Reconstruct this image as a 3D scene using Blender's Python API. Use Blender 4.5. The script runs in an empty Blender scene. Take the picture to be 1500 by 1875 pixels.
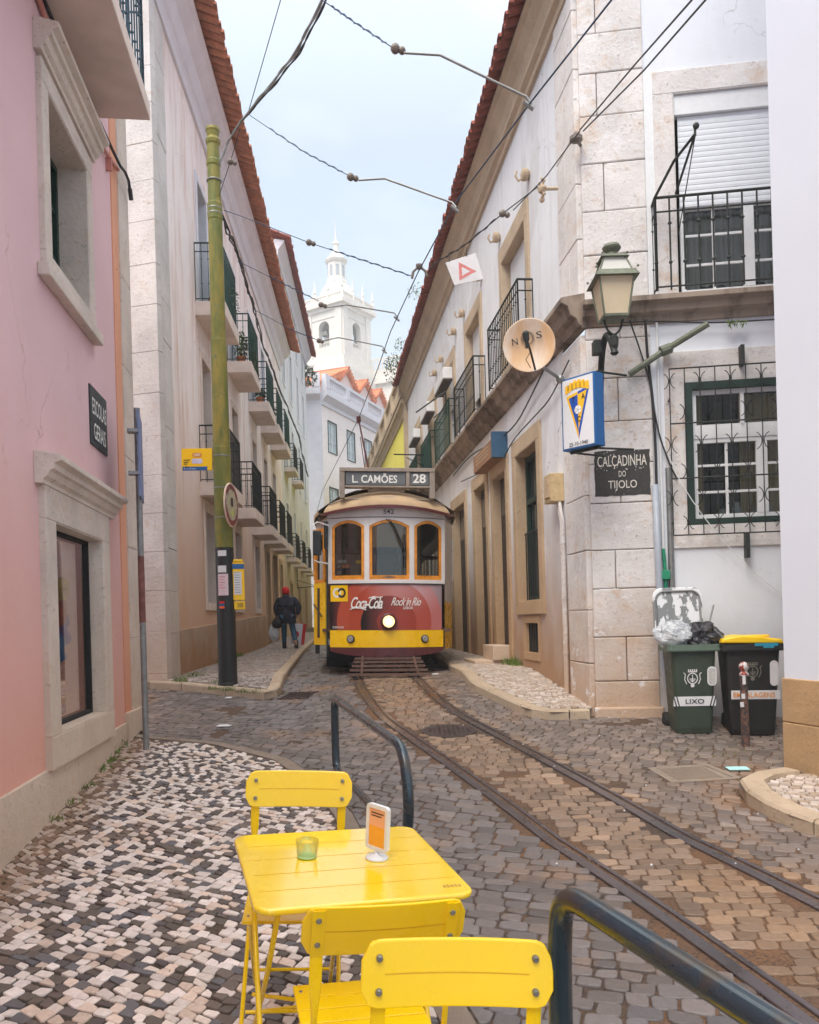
import bpy, math, random
from mathutils import Vector, Matrix
random.seed(7)
R=math.radians
scene=bpy.context.scene
col=scene.collection
# ------------------------------------------------------------------ camera
F_PX=1500.; CXP=750.; CYP=1133.6; ROLL=0.028; CZ=1.70
cam_d=bpy.data.cameras.new('camera'); cam=bpy.data.objects.new('camera',cam_d); col.objects.link(cam)
scene.camera=cam
cam.location=(0,0,CZ); cam.rotation_euler=(R(90),ROLL,0)
cam_d.sensor_fit='VERTICAL'; cam_d.sensor_height=30.0; cam_d.lens=24.0      # 1875 px high = 30 mm
cam_d.shift_x=0.0; cam_d.shift_y=(CYP-937.5)/1875.0
cam_d.clip_start=.05; cam_d.clip_end=1500
# ------------------------------------------------------------------ world, sun, exposure
SUN_EL,SUN_AZ=R(54),R(208)      # soft light from behind and left of the camera
w=bpy.data.worlds.new('World'); scene.world=w; w.use_nodes=True
nt=w.node_tree; nt.nodes.clear()
def wn(t,**k):
    n=nt.nodes.new(t)
    for a,b in k.items(): setattr(n,a,b)
    return n
out=wn('ShaderNodeOutputWorld'); bg=wn('ShaderNodeBackground'); sky=wn('ShaderNodeTexSky',sky_type='NISHITA')
sky.sun_disc=False; sky.sun_elevation=SUN_EL; sky.sun_rotation=SUN_AZ; sky.altitude=50; sky.dust_density=2.0
tc=wn('ShaderNodeTexCoord'); sep=wn('ShaderNodeSeparateXYZ'); mp=wn('ShaderNodeMapping'); mp.inputs['Scale'].default_value=(1,1,2.2)
no=wn('ShaderNodeTexNoise'); no.inputs['Scale'].default_value=2.6; no.inputs['Detail'].default_value=7; no.inputs['Roughness'].default_value=.55
rp=wn('ShaderNodeValToRGB'); rp.color_ramp.elements[0].position=.36; rp.color_ramp.elements[0].color=(.44,.44,.44,1); rp.color_ramp.elements[1].position=.60; rp.color_ramp.elements[1].color=(.93,.93,.93,1)
zr=wn('ShaderNodeMapRange'); zr.inputs['From Min'].default_value=.5; zr.inputs['From Max'].default_value=.95; zr.inputs['To Min'].default_value=4.1; zr.inputs['To Max'].default_value=13.0
zm=wn('ShaderNodeMapRange'); zm.inputs['From Min'].default_value=.12; zm.inputs['From Max'].default_value=.62; zm.inputs['To Min'].default_value=1.0; zm.inputs['To Max'].default_value=.55
cc=wn('ShaderNodeVectorMath',operation='SCALE'); cc.inputs[0].default_value=(.825,.945,1.04)
mixs=wn('ShaderNodeMix',data_type='RGBA'); mul=wn('ShaderNodeMath',operation='MULTIPLY')
L=nt.links.new
L(tc.outputs['Generated'],mp.inputs[0]); L(mp.outputs[0],no.inputs['Vector']); L(no.outputs['Fac'],rp.inputs[0])
L(tc.outputs['Generated'],sep.inputs[0]); L(sep.outputs['Z'],zr.inputs['Value']); L(sep.outputs['Z'],zm.inputs['Value'])
cmx=wn('ShaderNodeMix',data_type='RGBA'); zq=wn('ShaderNodeMapRange'); zq.inputs['From Min'].default_value=.45; zq.inputs['From Max'].default_value=.8
L(sep.outputs['Z'],zq.inputs['Value']); L(zq.outputs[0],cmx.inputs[0]); cmx.inputs[6].default_value=(.80,.94,1.07,1); cmx.inputs[7].default_value=(1.04,.98,.90,1); L(cmx.outputs[2],cc.inputs[0])
L(zr.outputs[0],cc.inputs['Scale'])
mx=wn('ShaderNodeMath',operation='MAXIMUM'); L(rp.outputs[0],mul.inputs[0]); mul.inputs[1].default_value=1.0
L(mul.outputs[0],mx.inputs[0]); L(zm.outputs[0],mx.inputs[1])
L(mx.outputs[0],mixs.inputs[0]); L(sky.outputs[0],mixs.inputs[6]); L(cc.outputs[0],mixs.inputs[7]); L(mixs.outputs[2],bg.inputs[0])
bg.inputs[1].default_value=.12; L(bg.outputs[0],out.inputs[0])
sl=bpy.data.lights.new('sun','SUN'); so=bpy.data.objects.new('sun',sl); col.objects.link(so)
sl.energy=1.5; sl.angle=R(35); sl.color=(1,.94,.84)
so.rotation_euler=Vector((math.sin(SUN_AZ)*math.cos(SUN_EL),math.cos(SUN_AZ)*math.cos(SUN_EL),math.sin(SUN_EL))).to_track_quat('Z','Y').to_euler()
scene.view_settings.view_transform='Standard'; scene.view_settings.look='None'; scene.view_settings.exposure=1.2; scene.view_settings.gamma=1
# ------------------------------------------------------------------ geometry helpers
cr,sr=math.cos(ROLL),math.sin(ROLL)
def lerp_tab(T,y):
    if y<=T[0][0]: return T[0][1]+(y-T[0][0])*.06
    for (a,b),(c,d) in zip(T,T[1:]):
        if y<=c: return b+(d-b)*(y-a)/(c-a)
    return T[-1][1]
GP=[(-2,-.25),(3,-.02),(5.8,.1),(12.2,.8),(21.5,.86),(45,1.3),(130,3.0)]
GL=[(0,-.09),(2,.06),(3.6,.18),(5,.25),(7,.40),(9.3,.60),(12.5,.93)]
def gr(y): return lerp_tab(GP,y)                 # road surface
def gl(y): return lerp_tab(GL,y)                 # near left pavement
def gs(y): return gr(y)+.11                      # other pavements
def ray(u,v):
    a=(u-CXP)/F_PX; b=(CYP-v)/F_PX
    return (a*cr+b*sr,1.0,-a*sr+b*cr)
def P(u,v,Y):
    r=ray(u,v); return Vector((r[0]*Y,Y,CZ+r[2]*Y))
def G(u,v,f=gr):
    r=ray(u,v); Y=.6
    while Y<140 and CZ+r[2]*Y>=f(Y): Y+=.01
    return Vector((r[0]*Y,Y,f(Y)))
def frame(o,d,n,up=(0,0,1)):
    d=Vector(d).normalized(); n=Vector(n).normalized(); up=Vector(up).normalized(); o=Vector(o)
    return Matrix(((d.x,n.x,up.x,o.x),(d.y,n.y,up.y,o.y),(d.z,n.z,up.z,o.z),(0,0,0,1)))
def wall_frame(x,y,dx,dy,side):
    l=math.hypot(dx,dy); dx/=l; dy/=l
    return frame((x,y,0),(dx,dy,0),(dy*side,-dx*side,0))
def wat(F,u,v,off=0):
    o=F.translation; d=F.col[0].xyz; n=F.col[1].xyz
    r=Vector(ray(u,v)); p=o+n*off
    t=(p.x*n.x+p.y*n.y)/(r.x*n.x+r.y*n.y)
    q=Vector((r.x*t,t,CZ+r.z*t)); return ((q-o).dot(d),q.z)
I4=Matrix.Identity(4)
class MB:
    def __init__(s): s.v=[]; s.f=[]; s.c=[]
    def add(s,vs,fs,F=I4,c=None):
        b=len(s.v); s.v+=[tuple(F@Vector(p)) for p in vs]; s.f+=[tuple(i+b for i in f) for f in fs]
        if c is not None: s.c+=[c]*len(vs)
        return s
    def box(s,a0,a1,b0,b1,c0,c1,F=I4,c=None):
        vs=[(a,b,k) for k in (c0,c1) for b in (b0,b1) for a in (a0,a1)]
        return s.add(vs,[(0,2,3,1),(4,5,7,6),(0,1,5,4),(2,6,7,3),(0,4,6,2),(1,3,7,5)],F,c)
    def quad(s,p,F=I4): return s.add(p,[tuple(range(len(p)))],F)
    def prism(s,pts,h0,h1,F=I4,axis=1,c=None):
        # polygon pts=(a,c) extruded along b from h0 to h1 (axis 1), or along a (axis 0) with pts=(b,c), or c (axis 2)
        def mk(p,h): return (p[0],h,p[1]) if axis==1 else ((h,p[0],p[1]) if axis==0 else (p[0],p[1],h))
        n=len(pts); vs=[mk(p,h0) for p in pts]+[mk(p,h1) for p in pts]
        fs=[tuple(range(n))[::-1],tuple(range(n,2*n))]+[(i,(i+1)%n,n+(i+1)%n,n+i) for i in range(n)]
        return s.add(vs,fs,F,c)
    def tube(s,path,r,n=8,F=I4,cap=True,c=None):
        path=[Vector(p) for p in path]; m=len(path); rs=r if isinstance(r,(list,tuple)) else [r]*m
        vs=[];fs=[]; up=None
        for i,p in enumerate(path):
            t=(path[min(i+1,m-1)]-path[max(i-1,0)]); t=t.normalized() if t.length>1e-9 else Vector((0,0,1))
            if up is None: up=Vector((0,0,1)) if abs(t.z)<.9 else Vector((1,0,0))
            x=t.cross(up); x.normalize(); y=x.cross(t); y.normalize(); up=y
            for k in range(n):
                a=2*math.pi*k/n; vs.append(p+x*(math.cos(a)*rs[i])+y*(math.sin(a)*rs[i]))
        for i in range(m-1):
            for k in range(n): fs.append((i*n+k,i*n+(k+1)%n,(i+1)*n+(k+1)%n,(i+1)*n+k))
        if cap: fs+= [tuple(range(n))[::-1],tuple(range((m-1)*n,m*n))]
        return s.add(vs,fs,F,c)
    def lathe(s,prof,c=(0,0,0),n=16,F=I4,a0=0,col=None):
        vs=[];fs=[];m=len(prof)
        for r,z in prof:
            for k in range(n):
                a=a0+2*math.pi*k/n; vs.append((c[0]+r*math.cos(a),c[1]+r*math.sin(a),c[2]+z))
        for i in range(m-1):
            for k in range(n): fs.append((i*n+k,i*n+(k+1)%n,(i+1)*n+(k+1)%n,(i+1)*n+k))
        fs+=[tuple(range(n))[::-1],tuple(range((m-1)*n,m*n))]
        return s.add(vs,fs,F,col)
    def ball(s,c,r,n=8,F=I4,sq=1):
        return s.lathe([(max(1e-4,r*math.sin(math.pi*i/6)),-r*sq*math.cos(math.pi*i/6)) for i in range(7)],c,n,F)
def link(o,parent=None):
    col.objects.link(o)
    if parent is not None: o.parent=parent
    return o
MW={}
def obj(name,mb,mat,parent=None,bev=0,smooth=False,seg=2,label=None):
    inv=MW[parent.name].inverted() if parent is not None else None
    vs=[tuple(inv@Vector(p)) for p in mb.v] if inv is not None else mb.v
    org=None
    if parent is None and vs:
        org=Vector((sum(p[0] for p in vs)/len(vs),sum(p[1] for p in vs)/len(vs),min(p[2] for p in vs)))
        vs=[tuple(Vector(p)-org) for p in vs]
    me=bpy.data.meshes.new(name); me.from_pydata(vs,[],mb.f)
    if mb.c:
        ca=me.color_attributes.new('col','FLOAT_COLOR','POINT')
        flat=[]
        for q in mb.c: flat+=[q[0],q[1],q[2],1.0]
        ca.data.foreach_set('color',flat)
    me.materials.append(mat)
    if smooth: me.polygons.foreach_set('use_smooth',[True]*len(me.polygons))
    me.update()
    o=bpy.data.objects.new(name,me); link(o,parent)
    if org is not None: o.location=org
    MW[o.name]=MW[parent.name] if parent is not None else Matrix.Translation(org or Vector((0,0,0)))
    if bev:
        m=o.modifiers.new('bevel','BEVEL'); m.width=bev; m.segments=seg; m.limit_method='ANGLE'; m.angle_limit=R(40)
        if smooth: m.harden_normals=False
    if label: o['label']=label
    return o
def tag(o,label,cat,group=None):
    o['label']=label; o['category']=cat
    if group: o['group']=group
    return o
def thing(name,label,cat,M=I4,group=None):
    if not isinstance(M,Matrix): M=Matrix.Translation(Vector(M))
    o=bpy.data.objects.new(name,None); o.empty_display_size=.2; col.objects.link(o); o.matrix_world=M; MW[o.name]=M.copy()
    return tag(o,label,cat,group)
def struct(o): o['kind']='structure'; return o
def dup(root,M,label=None):
    def cp(o,par):
        c=o.copy(); col.objects.link(c); c.parent=par
        for ch in [x for x in kids.get(o.name,[])]: cp(ch,c)
        return c
    kids={}
    for x in list(bpy.data.objects):
        if x.parent: kids.setdefault(x.parent.name,[]).append(x)
    r=cp(root,None); r.matrix_world=M; MW[r.name]=M.copy()
    if label: r['label']=label
    return r
# ------------------------------------------------------------------ materials
def lin(r,g,b,k=1.0):
    f=lambda c:(c/255/12.92 if c/255<=.04045 else ((c/255+.055)/1.055)**2.4)*k
    return (f(r),f(g),f(b))
class N:
    def __init__(s,name):
        s.m=bpy.data.materials.new(name); s.m.use_nodes=True; s.t=s.m.node_tree; s.b=s.t.nodes['Principled BSDF']
        s.pos=s.n('ShaderNodeNewGeometry').outputs['Position']
    def n(s,t,**k):
        x=s.t.nodes.new(t)
        for a,b in k.items(): setattr(x,a,b)
        return x
    def l(s,a,b): s.t.links.new(a,b)
    def noise(s,scale,detail=4,rough=.55,stretch=None,dist=0):
        x=s.n('ShaderNodeTexNoise'); x.inputs['Scale'].default_value=scale; x.inputs['Detail'].default_value=detail; x.inputs['Roughness'].default_value=rough; x.inputs['Distortion'].default_value=dist
        v=s.pos
        if stretch:
            m=s.n('ShaderNodeMapping'); m.inputs['Scale'].default_value=stretch; s.l(v,m.inputs[0]); v=m.outputs[0]
        s.l(v,x.inputs['Vector']); return x.outputs['Fac']
    def rng(s,v,a,b,c=0,d=1):
        x=s.n('ShaderNodeMapRange'); s.l(v,x.inputs['Value'])
        for k,q in zip(('From Min','From Max','To Min','To Max'),(a,b,c,d)): x.inputs[k].default_value=q
        return x.outputs[0]
    def mix(s,fac,a,b,mode='MIX'):
        x=s.n('ShaderNodeMix',data_type='RGBA',blend_type=mode)
        for i,q in ((0,fac),(6,a),(7,b)):
            if isinstance(q,(int,float)): x.inputs[i].default_value=q
            elif isinstance(q,tuple): x.inputs[i].default_value=(*q[:3],1)
            else: s.l(q,x.inputs[i])
        return x.outputs[2]
    def math(s,op,a,b=None):
        x=s.n('ShaderNodeMath',operation=op)
        for i,q in ((0,a),(1,b)):
            if q is None: continue
            if isinstance(q,(int,float)): x.inputs[i].default_value=q
            else: s.l(q,x.inputs[i])
        return x.outputs[0]
    def hgt(s,k=0.06,z0=.4):     # height above the sloping street
        x=s.n('ShaderNodeSeparateXYZ'); s.l(s.pos,x.inputs[0])
        y=s.math('MULTIPLY',x.outputs['Y'],-k); return s.math('ADD',s.math('ADD',x.outputs['Z'],y),-z0)
    def out(s,c,rough=.8,bump=None,bs=.3,bd=.01,metal=0,spec=None):
        if isinstance(c,tuple): s.b.inputs['Base Color'].default_value=(*c[:3],1)
        else: s.l(c,s.b.inputs['Base Color'])
        if isinstance(rough,(int,float)): s.b.inputs['Roughness'].default_value=rough
        else: s.l(rough,s.b.inputs['Roughness'])
        s.b.inputs['Metallic'].default_value=metal
        if spec is not None: s.b.inputs['Specular IOR Level'].default_value=spec
        if bump is not None:
            x=s.n('ShaderNodeBump'); x.inputs['Strength'].default_value=bs; x.inputs['Distance'].default_value=bd
            s.l(bump,x.inputs['Height']); s.l(x.outputs[0],s.b.inputs['Normal'])
        return s.m
_mc={}
def flat(name,c,rough=.6,metal=0,var=.18,scale=14,bs=.15,spec=None):
    if name in _mc: return _mc[name]
    m=N(name); f=m.noise(scale,5); a=tuple(q*(1-var) for q in c); b=tuple(min(1,q*(1+var)) for q in c)
    colr=m.mix(m.rng(f,.3,.7),a,b)
    _mc[name]=m.out(colr,m.rng(m.noise(scale*2.3,3),.3,.7,max(.05,rough-.1),min(1,rough+.12)),m.noise(scale*9,2),bs,.004,metal,spec); return _mc[name]
def plaster(name,c,stain,dirt,k=.06,z0=.4,top=1.3,amt=.7,streak=.5,patch=None):
    m=N(name)
    big=m.noise(.9,4); st=m.noise(3.6,8,.66,(1,1,.14)); fine=m.noise(30,4); spots=m.noise(6,8,.7)
    c1=m.mix(m.rng(big,.35,.7),c,tuple(q*.90 for q in c))
    c2=m.mix(m.math('MULTIPLY',m.rng(st,.48,.72),streak),c1,stain)
    h=m.hgt(k,z0); hh=m.math('ADD',h,m.math('MULTIPLY',m.math('ADD',m.noise(1.6,6,.6,(1,1,.5)),-.5),-1.6))
    d=m.rng(hh,top,top*.15,0,amt)
    c3=m.mix(d,c2,dirt)
    c4=m.mix(m.math('MULTIPLY',m.rng(spots,.62,.70),.25),c3,tuple(q*.55 for q in dirt))
    vo=m.n('ShaderNodeTexVoronoi',feature='DISTANCE_TO_EDGE'); vo.inputs['Scale'].default_value=.8; wv=m.n('ShaderNodeVectorMath',operation='ADD'); nz=m.n('ShaderNodeTexNoise'); nz.inputs['Scale'].default_value=3; nz.inputs['Detail'].default_value=6; m.l(m.pos,nz.inputs['Vector']); m.l(m.pos,wv.inputs[0]); sc=m.n('ShaderNodeVectorMath',operation='SCALE'); sc.inputs['Scale'].default_value=.5; m.l(nz.outputs['Color'],sc.inputs[0]); m.l(sc.outputs[0],wv.inputs[1]); m.l(wv.outputs[0],vo.inputs['Vector'])
    ck=m.math('MULTIPLY',m.rng(vo.outputs['Distance'],.006,.0),m.rng(m.noise(.7,3),.52,.62)); c4=m.mix(m.math('MULTIPLY',ck,.6),c4,tuple(q*.45 for q in dirt))
    if patch: c4=m.mix(m.math('MULTIPLY',m.rng(m.noise(.55,3,.5),.55,.57),patch),c4,stain)
    return m.out(c4,.9,m.math('ADD',m.math('MULTIPLY',fine,.4),m.noise(7,5)),.25,.012)
def stone(name,c,dark,k=.06,z0=.4,top=1.2,amt=.6,warm=(.42,.29,.16),blotch=False):
    m=N(name); big=m.noise(1.7,5,.6); pit=m.noise(22,8,.75); vein=m.noise(5,7,.7,dist=1.5)
    c1=m.mix(m.rng(big,.35,.68),c,tuple(q*.78 for q in c))
    c2=m.mix(m.math('MULTIPLY',m.rng(vein,.56,.66),.35),c1,warm)
    c3=m.mix(m.math('MULTIPLY',m.rng(pit,.58,.68),.75),c2,dark)
    h=m.hgt(k,z0); hh=m.math('ADD',h,m.math('MULTIPLY',m.math('ADD',m.noise(2.2,5,.6),-.5),-1.5))
    c4=m.mix(m.rng(hh,top,top*.1,0,amt),c3,warm)
    if blotch:
        c4=m.mix(m.math('MULTIPLY',m.rng(m.noise(2.8,7,.68),.55,.66),.45),c4,lin(206,172,138)); c4=m.mix(m.math('MULTIPLY',m.rng(m.noise(3.6,8,.7),.60,.62),.7),c4,lin(236,234,236))
    return m.out(c4,.82,m.math('ADD',m.rng(pit,.4,.7),vein),.45,.015)
M={}
M['pink']=plaster('pink_plaster',lin(226,192,198),lin(222,186,184),lin(222,158,132),.11,-.35,3.3,.8,.4)
M['orange']=plaster('orange_paint',lin(228,166,136),lin(215,150,110),lin(190,110,70),.11,-.35,1.2,.4,.3)
M['stoneL']=stone('pale_limestone',lin(226,214,204),lin(120,98,80),.11,-.4,1.9,.5,lin(205,170,130))
M['stoneB']=stone('pitted_limestone',lin(226,222,220),lin(112,96,86),.11,-.45,2.2,.6,lin(196,165,135))
M['salmon']=plaster('salmon_plaster',lin(250,240,238),lin(200,158,134),lin(212,170,138),.03,.4,4.7,1.0,.7)
M['plinth']=stone('stained_plinth',lin(200,180,160),lin(110,80,55),.03,.45,1.2,.9,lin(165,120,80))
M['white']=plaster('white_plaster',lin(232,234,239),lin(176,170,168),lin(168,128,90),.05,.1,2.7,.95,.40,.25)
M['whiteF']=plaster('clean_white_plaster',lin(230,234,242),lin(206,208,214),lin(180,165,150),.05,.1,1.2,.6,.25,.12)
M['whiteL']=plaster('old_white_plaster',lin(226,228,232),lin(170,155,138),lin(168,138,108),.04,.0,5.0,.85,.7)
M['white2']=flat('bluish_white_plaster',lin(224,230,242),.85,0,.025,.8,.1)
M['stoneR']=stone('weathered_limestone',lin(236,232,230),lin(96,78,64),.11,-.55,1.7,.7,lin(190,148,104),True)
M['stoneD']=stone('brown_door_stone',lin(204,182,154),lin(84,60,44),.05,.0,3.6,.6,lin(176,132,84))
M['course']=plaster('dirty_string_course',lin(160,144,130),lin(44,36,32),lin(50,40,34),0,0,.1,.1,1.0,.5)
M['cornR']=stone('cream_cornice',lin(205,184,158),lin(130,105,85),0,0,.1,.1,lin(180,148,115))
M['cornL']=flat('white_cornice',lin(222,222,230),.85,var=.06,scale=3)
M['tile']=flat('terracotta',lin(180,116,86),.85,var=.35,scale=7,bs=.4)
M['tileD']=flat('weathered_terracotta',lin(140,72,58),.9,var=.4,scale=7,bs=.5)
M['tileO']=flat('orange_roof_tile',lin(226,146,110),.85,var=.25,scale=3)
M['slab']=flat('balcony_slab',lin(224,208,198),.85,var=.12,scale=3)
M['iron']=flat('black_ironwork',lin(48,52,50),.55,.3,.2)
M['greeniron']=flat('green_ironwork',lin(40,72,62),.5,.1,.2)
M['greensheet']=flat('green_sheet',lin(60,104,86),.6,0,.15)
M['blueiron']=flat('blue_ironwork',lin(60,90,104),.5,.2,.2)
M['glass']=flat('dark_glass',lin(52,60,62),.06,0,.25,2,0,.8)
M['glassB']=flat('bright_glass',lin(178,196,200),.1,0,.15,1,0,.8)
M['greenwood']=flat('green_joinery',lin(26,52,44),.5,0,.15)
M['whitewood']=flat('white_joinery',lin(226,228,230),.45,0,.04)
M['brownwood']=flat('dark_door_wood',lin(62,50,44),.6,0,.3)
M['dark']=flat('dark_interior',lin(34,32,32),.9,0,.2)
M['shutter']=flat('white_shutter',lin(224,228,234),.5,0,.03)
M['galv']=flat('galvanised_steel',lin(140,142,142),.45,.6,.2)
M['greypvc']=flat('grey_pvc_pipe',lin(165,172,184),.45,0,.06)
M['cable']=flat('dark_cable',lin(44,42,46),.6,0,.2)
M['wire']=flat('blue_grey_wire',lin(50,72,100),.4,.5,.2)
M['porc']=flat('insulator',lin(110,100,92),.4,0,.3)
M['yellow']=flat('yellow_powder_coat',lin(255,212,0),.28,0,.03,3,.0)
_b=M['yellow'].node_tree.nodes['Principled BSDF']; _b.inputs['Coat Weight'].default_value=.45; _b.inputs['Coat Roughness'].default_value=.16
M['ypaint']=flat('tram_yellow_enamel',lin(255,200,14),.3,0,.08,4,.05)
M['maroon']=flat('maroon_paint',lin(92,42,46),.4,0,.2,6)
M['tramwhite']=flat('cream_white_enamel',lin(228,226,226),.35,0,.07,5,.05)
M['tramroof']=flat('tan_roof_canvas',lin(184,158,126),.85,0,.16,3,.3)
M['headbox']=flat('grey_brown_wood',lin(150,138,128),.7,0,.18,8,.3)
M['woodorange']=flat('varnished_wood',lin(226,148,48),.4,0,.25,9)
M['steel']=flat('rail_steel',lin(122,116,120),.30,.8,.10,3,.0)
M['thin']=None
M['railside']=flat('rusty_rail_side',lin(74,62,60),.6,.4,.3,20)
M['rubber']=flat('black_rubber',lin(30,30,30),.7,0,.2)
M['black']=flat('black_paint',lin(34,36,38),.45,0,.15)
M['white_paint']=flat('white_lettering',lin(236,236,232),.6,0,.05)
M['plaque']=flat('slate_black_plaque',lin(52,56,60),.6,0,.15)
M['plaqueR']=flat('chipped_black_plaque',lin(58,56,54),.7,0,.35,40)
M['sign_yellow']=flat('bright_sign_yellow',lin(255,205,0),.4,0,.02)
M['blue']=flat('sign_blue',lin(28,96,160),.45,0,.05)
M['red']=flat('sign_red',lin(205,40,40),.5,0,.08)
M['plant']=flat('leaf_green',lin(84,106,52),.7,0,.4,30)
M['plantD']=flat('dark_leaf_green',lin(58,76,44),.7,0,.4,30)
M['grass']=flat('grass_green',lin(104,128,48),.8,0,.35,30)
M['pot']=flat('terracotta_pot',lin(206,112,58),.8,0,.12)
M['jacket']=flat('navy_quilted_cloth',lin(38,40,58),.85,0,.25,10)
M['jeans']=flat('blue_denim',lin(52,92,120),.9,0,.2,20)
M['redknit']=flat('red_knit',lin(205,24,34),.9,0,.12,40)
M['skin']=flat('skin',lin(190,140,115),.6,0,.06)
M['bag']=flat('black_leather',lin(28,26,30),.5,0,.2)
M['plastic']=flat('white_plastic_bag',lin(215,222,232),.4,0,.08)
M['binG']=flat('green_bin_plastic',lin(54,66,54),.5,0,.12,6)
M['binK']=flat('black_bin_plastic',lin(36,36,36),.5,0,.15,6)
M['binRim']=flat('bin_rim_plastic',lin(92,110,96),.5,0,.15,6)
M['paper']=flat('paper_white',lin(222,222,224),.7,0,.05)
M['kerb']=stone('kerb_stone',lin(196,176,152),lin(90,70,55),0,0,.1,.1,lin(165,128,92))
M['kerbD']=stone('dark_kerb_stone',lin(150,136,122),lin(80,64,52),0,0,.1,.1,lin(140,105,75))
def m_attr(name,rough,bump=.35,warm=None,wamt=.5):
    m=N(name); a=m.n('ShaderNodeVertexColor'); a.layer_name='col'
    f=m.noise(40,6,.65); c=m.mix(m.rng(f,.3,.7,0,.6),a.outputs['Color'],m.mix(1.0,a.outputs['Color'],(.62,.58,.55),'MULTIPLY'))
    if warm: c=m.mix(m.math('MULTIPLY',m.rng(m.noise(1.1,5,.6),.56,.72),wamt),c,warm)
    return m.out(c,rough,m.math('ADD',f,m.noise(12,3)),bump,.006)
M['setts']=m_attr('basalt_setts',.42,.5,lin(158,120,86),.65)
M['calcada']=m_attr('limestone_setts',.6,.35,lin(150,118,88),.35)
def ground_mat(name,a,b,c):
    m=N(name); x=m.mix(m.rng(m.noise(1.0,5),.4,.65),a,b); x=m.mix(m.rng(m.noise(60,3),.45,.7),x,c)
    return m.out(x,.95,m.noise(50,4),.5,.01)
M['sand']=ground_mat('joint_sand',lin(82,68,58),lin(122,88,60),lin(54,44,38))
M['sandL']=ground_mat('pavement_joint_dirt',lin(92,78,66),lin(74,64,54),lin(54,46,38))
def glass_mat():
    m=N('clear_window_glass'); t=m.t; tr=m.n('ShaderNodeBsdfTransparent'); gl_=m.n('ShaderNodeBsdfGlossy'); gl_.inputs['Roughness'].default_value=.03
    tr.inputs[0].default_value=(.80,.84,.83,1); fr=m.n('ShaderNodeFresnel'); fr.inputs['IOR'].default_value=1.5
    mxx=m.n('ShaderNodeMixShader'); m.l(m.math('ADD',m.math('MULTIPLY',fr.outputs[0],1.0),.02),mxx.inputs[0]); m.l(tr.outputs[0],mxx.inputs[1]); m.l(gl_.outputs[0],mxx.inputs[2])
    m.l(mxx.outputs[0],t.nodes['Material Output'].inputs[0]); return m.m
M['clear']=glass_mat()
def thin_mat():
    m=N('thin_tumbler_glass'); tr=m.n('ShaderNodeBsdfTransparent'); tr.inputs[0].default_value=(.965,.985,.965,1); g_=m.n('ShaderNodeBsdfGlossy'); g_.inputs['Roughness'].default_value=.03; fr=m.n('ShaderNodeLayerWeight'); fr.inputs[0].default_value=.25
    x=m.n('ShaderNodeMixShader'); m.l(m.math('MULTIPLY',fr.outputs['Fresnel'],.6),x.inputs[0]); m.l(tr.outputs[0],x.inputs[1]); m.l(g_.outputs[0],x.inputs[2]); m.l(x.outputs[0],m.t.nodes['Material Output'].inputs[0]); return m.m
M['thin']=thin_mat()
def emis(name,c,k):
    m=N(name); m.b.inputs['Emission Color'].default_value=(*c,1); m.b.inputs['Emission Strength'].default_value=k; return m.out(c,.3)
# ------------------------------------------------------------------ lettering
def text(s,name,F,w,h,mat,parent,ext=.003,off=0,shear=0,space=1.0):
    # F: frame whose x is the reading direction, y the outward normal, z up; lettering is fitted to w x h and centred on the origin
    cu=bpy.data.curves.new(name,'FONT'); cu.body=s; cu.align_x='CENTER'; cu.offset=off; cu.extrude=.0; cu.shear=shear; cu.resolution_u=3; cu.space_character=space
    t=bpy.data.objects.new('tmp',cu); col.objects.link(t)
    dg=bpy.context.evaluated_depsgraph_get(); me=bpy.data.meshes.new_from_object(t.evaluated_get(dg))
    vs=[v.co.copy() for v in me.vertices]; fs=[tuple(p.vertices) for p in me.polygons]
    bpy.data.objects.remove(t); bpy.data.curves.remove(cu); bpy.data.meshes.remove(me)
    if not vs: return None
    x0=min(v.x for v in vs);x1=max(v.x for v in vs);y0=min(v.y for v in vs);y1=max(v.y for v in vs)
    sx=w/(x1-x0); sy=(h/(y1-y0)) if h else sx
    mb=MB(); mb.add([((v.x-(x0+x1)/2)*sx,ext,(v.y-(y0+y1)/2)*sy) for v in vs],fs,F)
    return obj(name,mb,mat,parent)
def rrect(x0,x1,z0,z1,r,n=4):
    pts=[]
    for cx,cz,a in ((x1-r,z1-r,0),(x0+r,z1-r,90),(x0+r,z0+r,180),(x1-r,z0+r,270)):
        for i in range(n+1):
            t=R(a+90*i/n); pts.append((cx+r*math.cos(t),cz+r*math.sin(t)))
    return pts
def tri_leaves(mb,c,rad,n,size,sq=(1,1,1)):
    for _ in range(n):
        while True:
            p=Vector((random.uniform(-1,1),random.uniform(-1,1),random.uniform(-1,1)))
            if p.length<=1: break
        p=Vector((c[0]+p.x*rad*sq[0],c[1]+p.y*rad*sq[1],c[2]+p.z*rad*sq[2]))
        a=Vector((random.gauss(0,1),random.gauss(0,1),random.gauss(0,1))).normalized(); b=a.orthogonal().normalized()
        s=size*random.uniform(.6,1.3)
        mb.add([p-a*s,p+b*s*.45,p+a*s,p-b*s*.45],[(0,1,2,3)])
def tuft(mb,c,n,h,spread):
    for _ in range(n):
        b=Vector(c)+Vector((random.gauss(0,spread),random.gauss(0,spread),0)); d=Vector((random.gauss(0,.45),random.gauss(0,.45),1)).normalized()*h*random.uniform(.5,1.3)
        s=Vector((random.gauss(0,1),random.gauss(0,1),0)).normalized()*.0045
        mb.add([b-s,b+s,b+d*.6+s*.6,b+d+Vector((d.x,d.y,0))*.4,b+d*.6-s*.6],[(0,1,2,3,4)])
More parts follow.
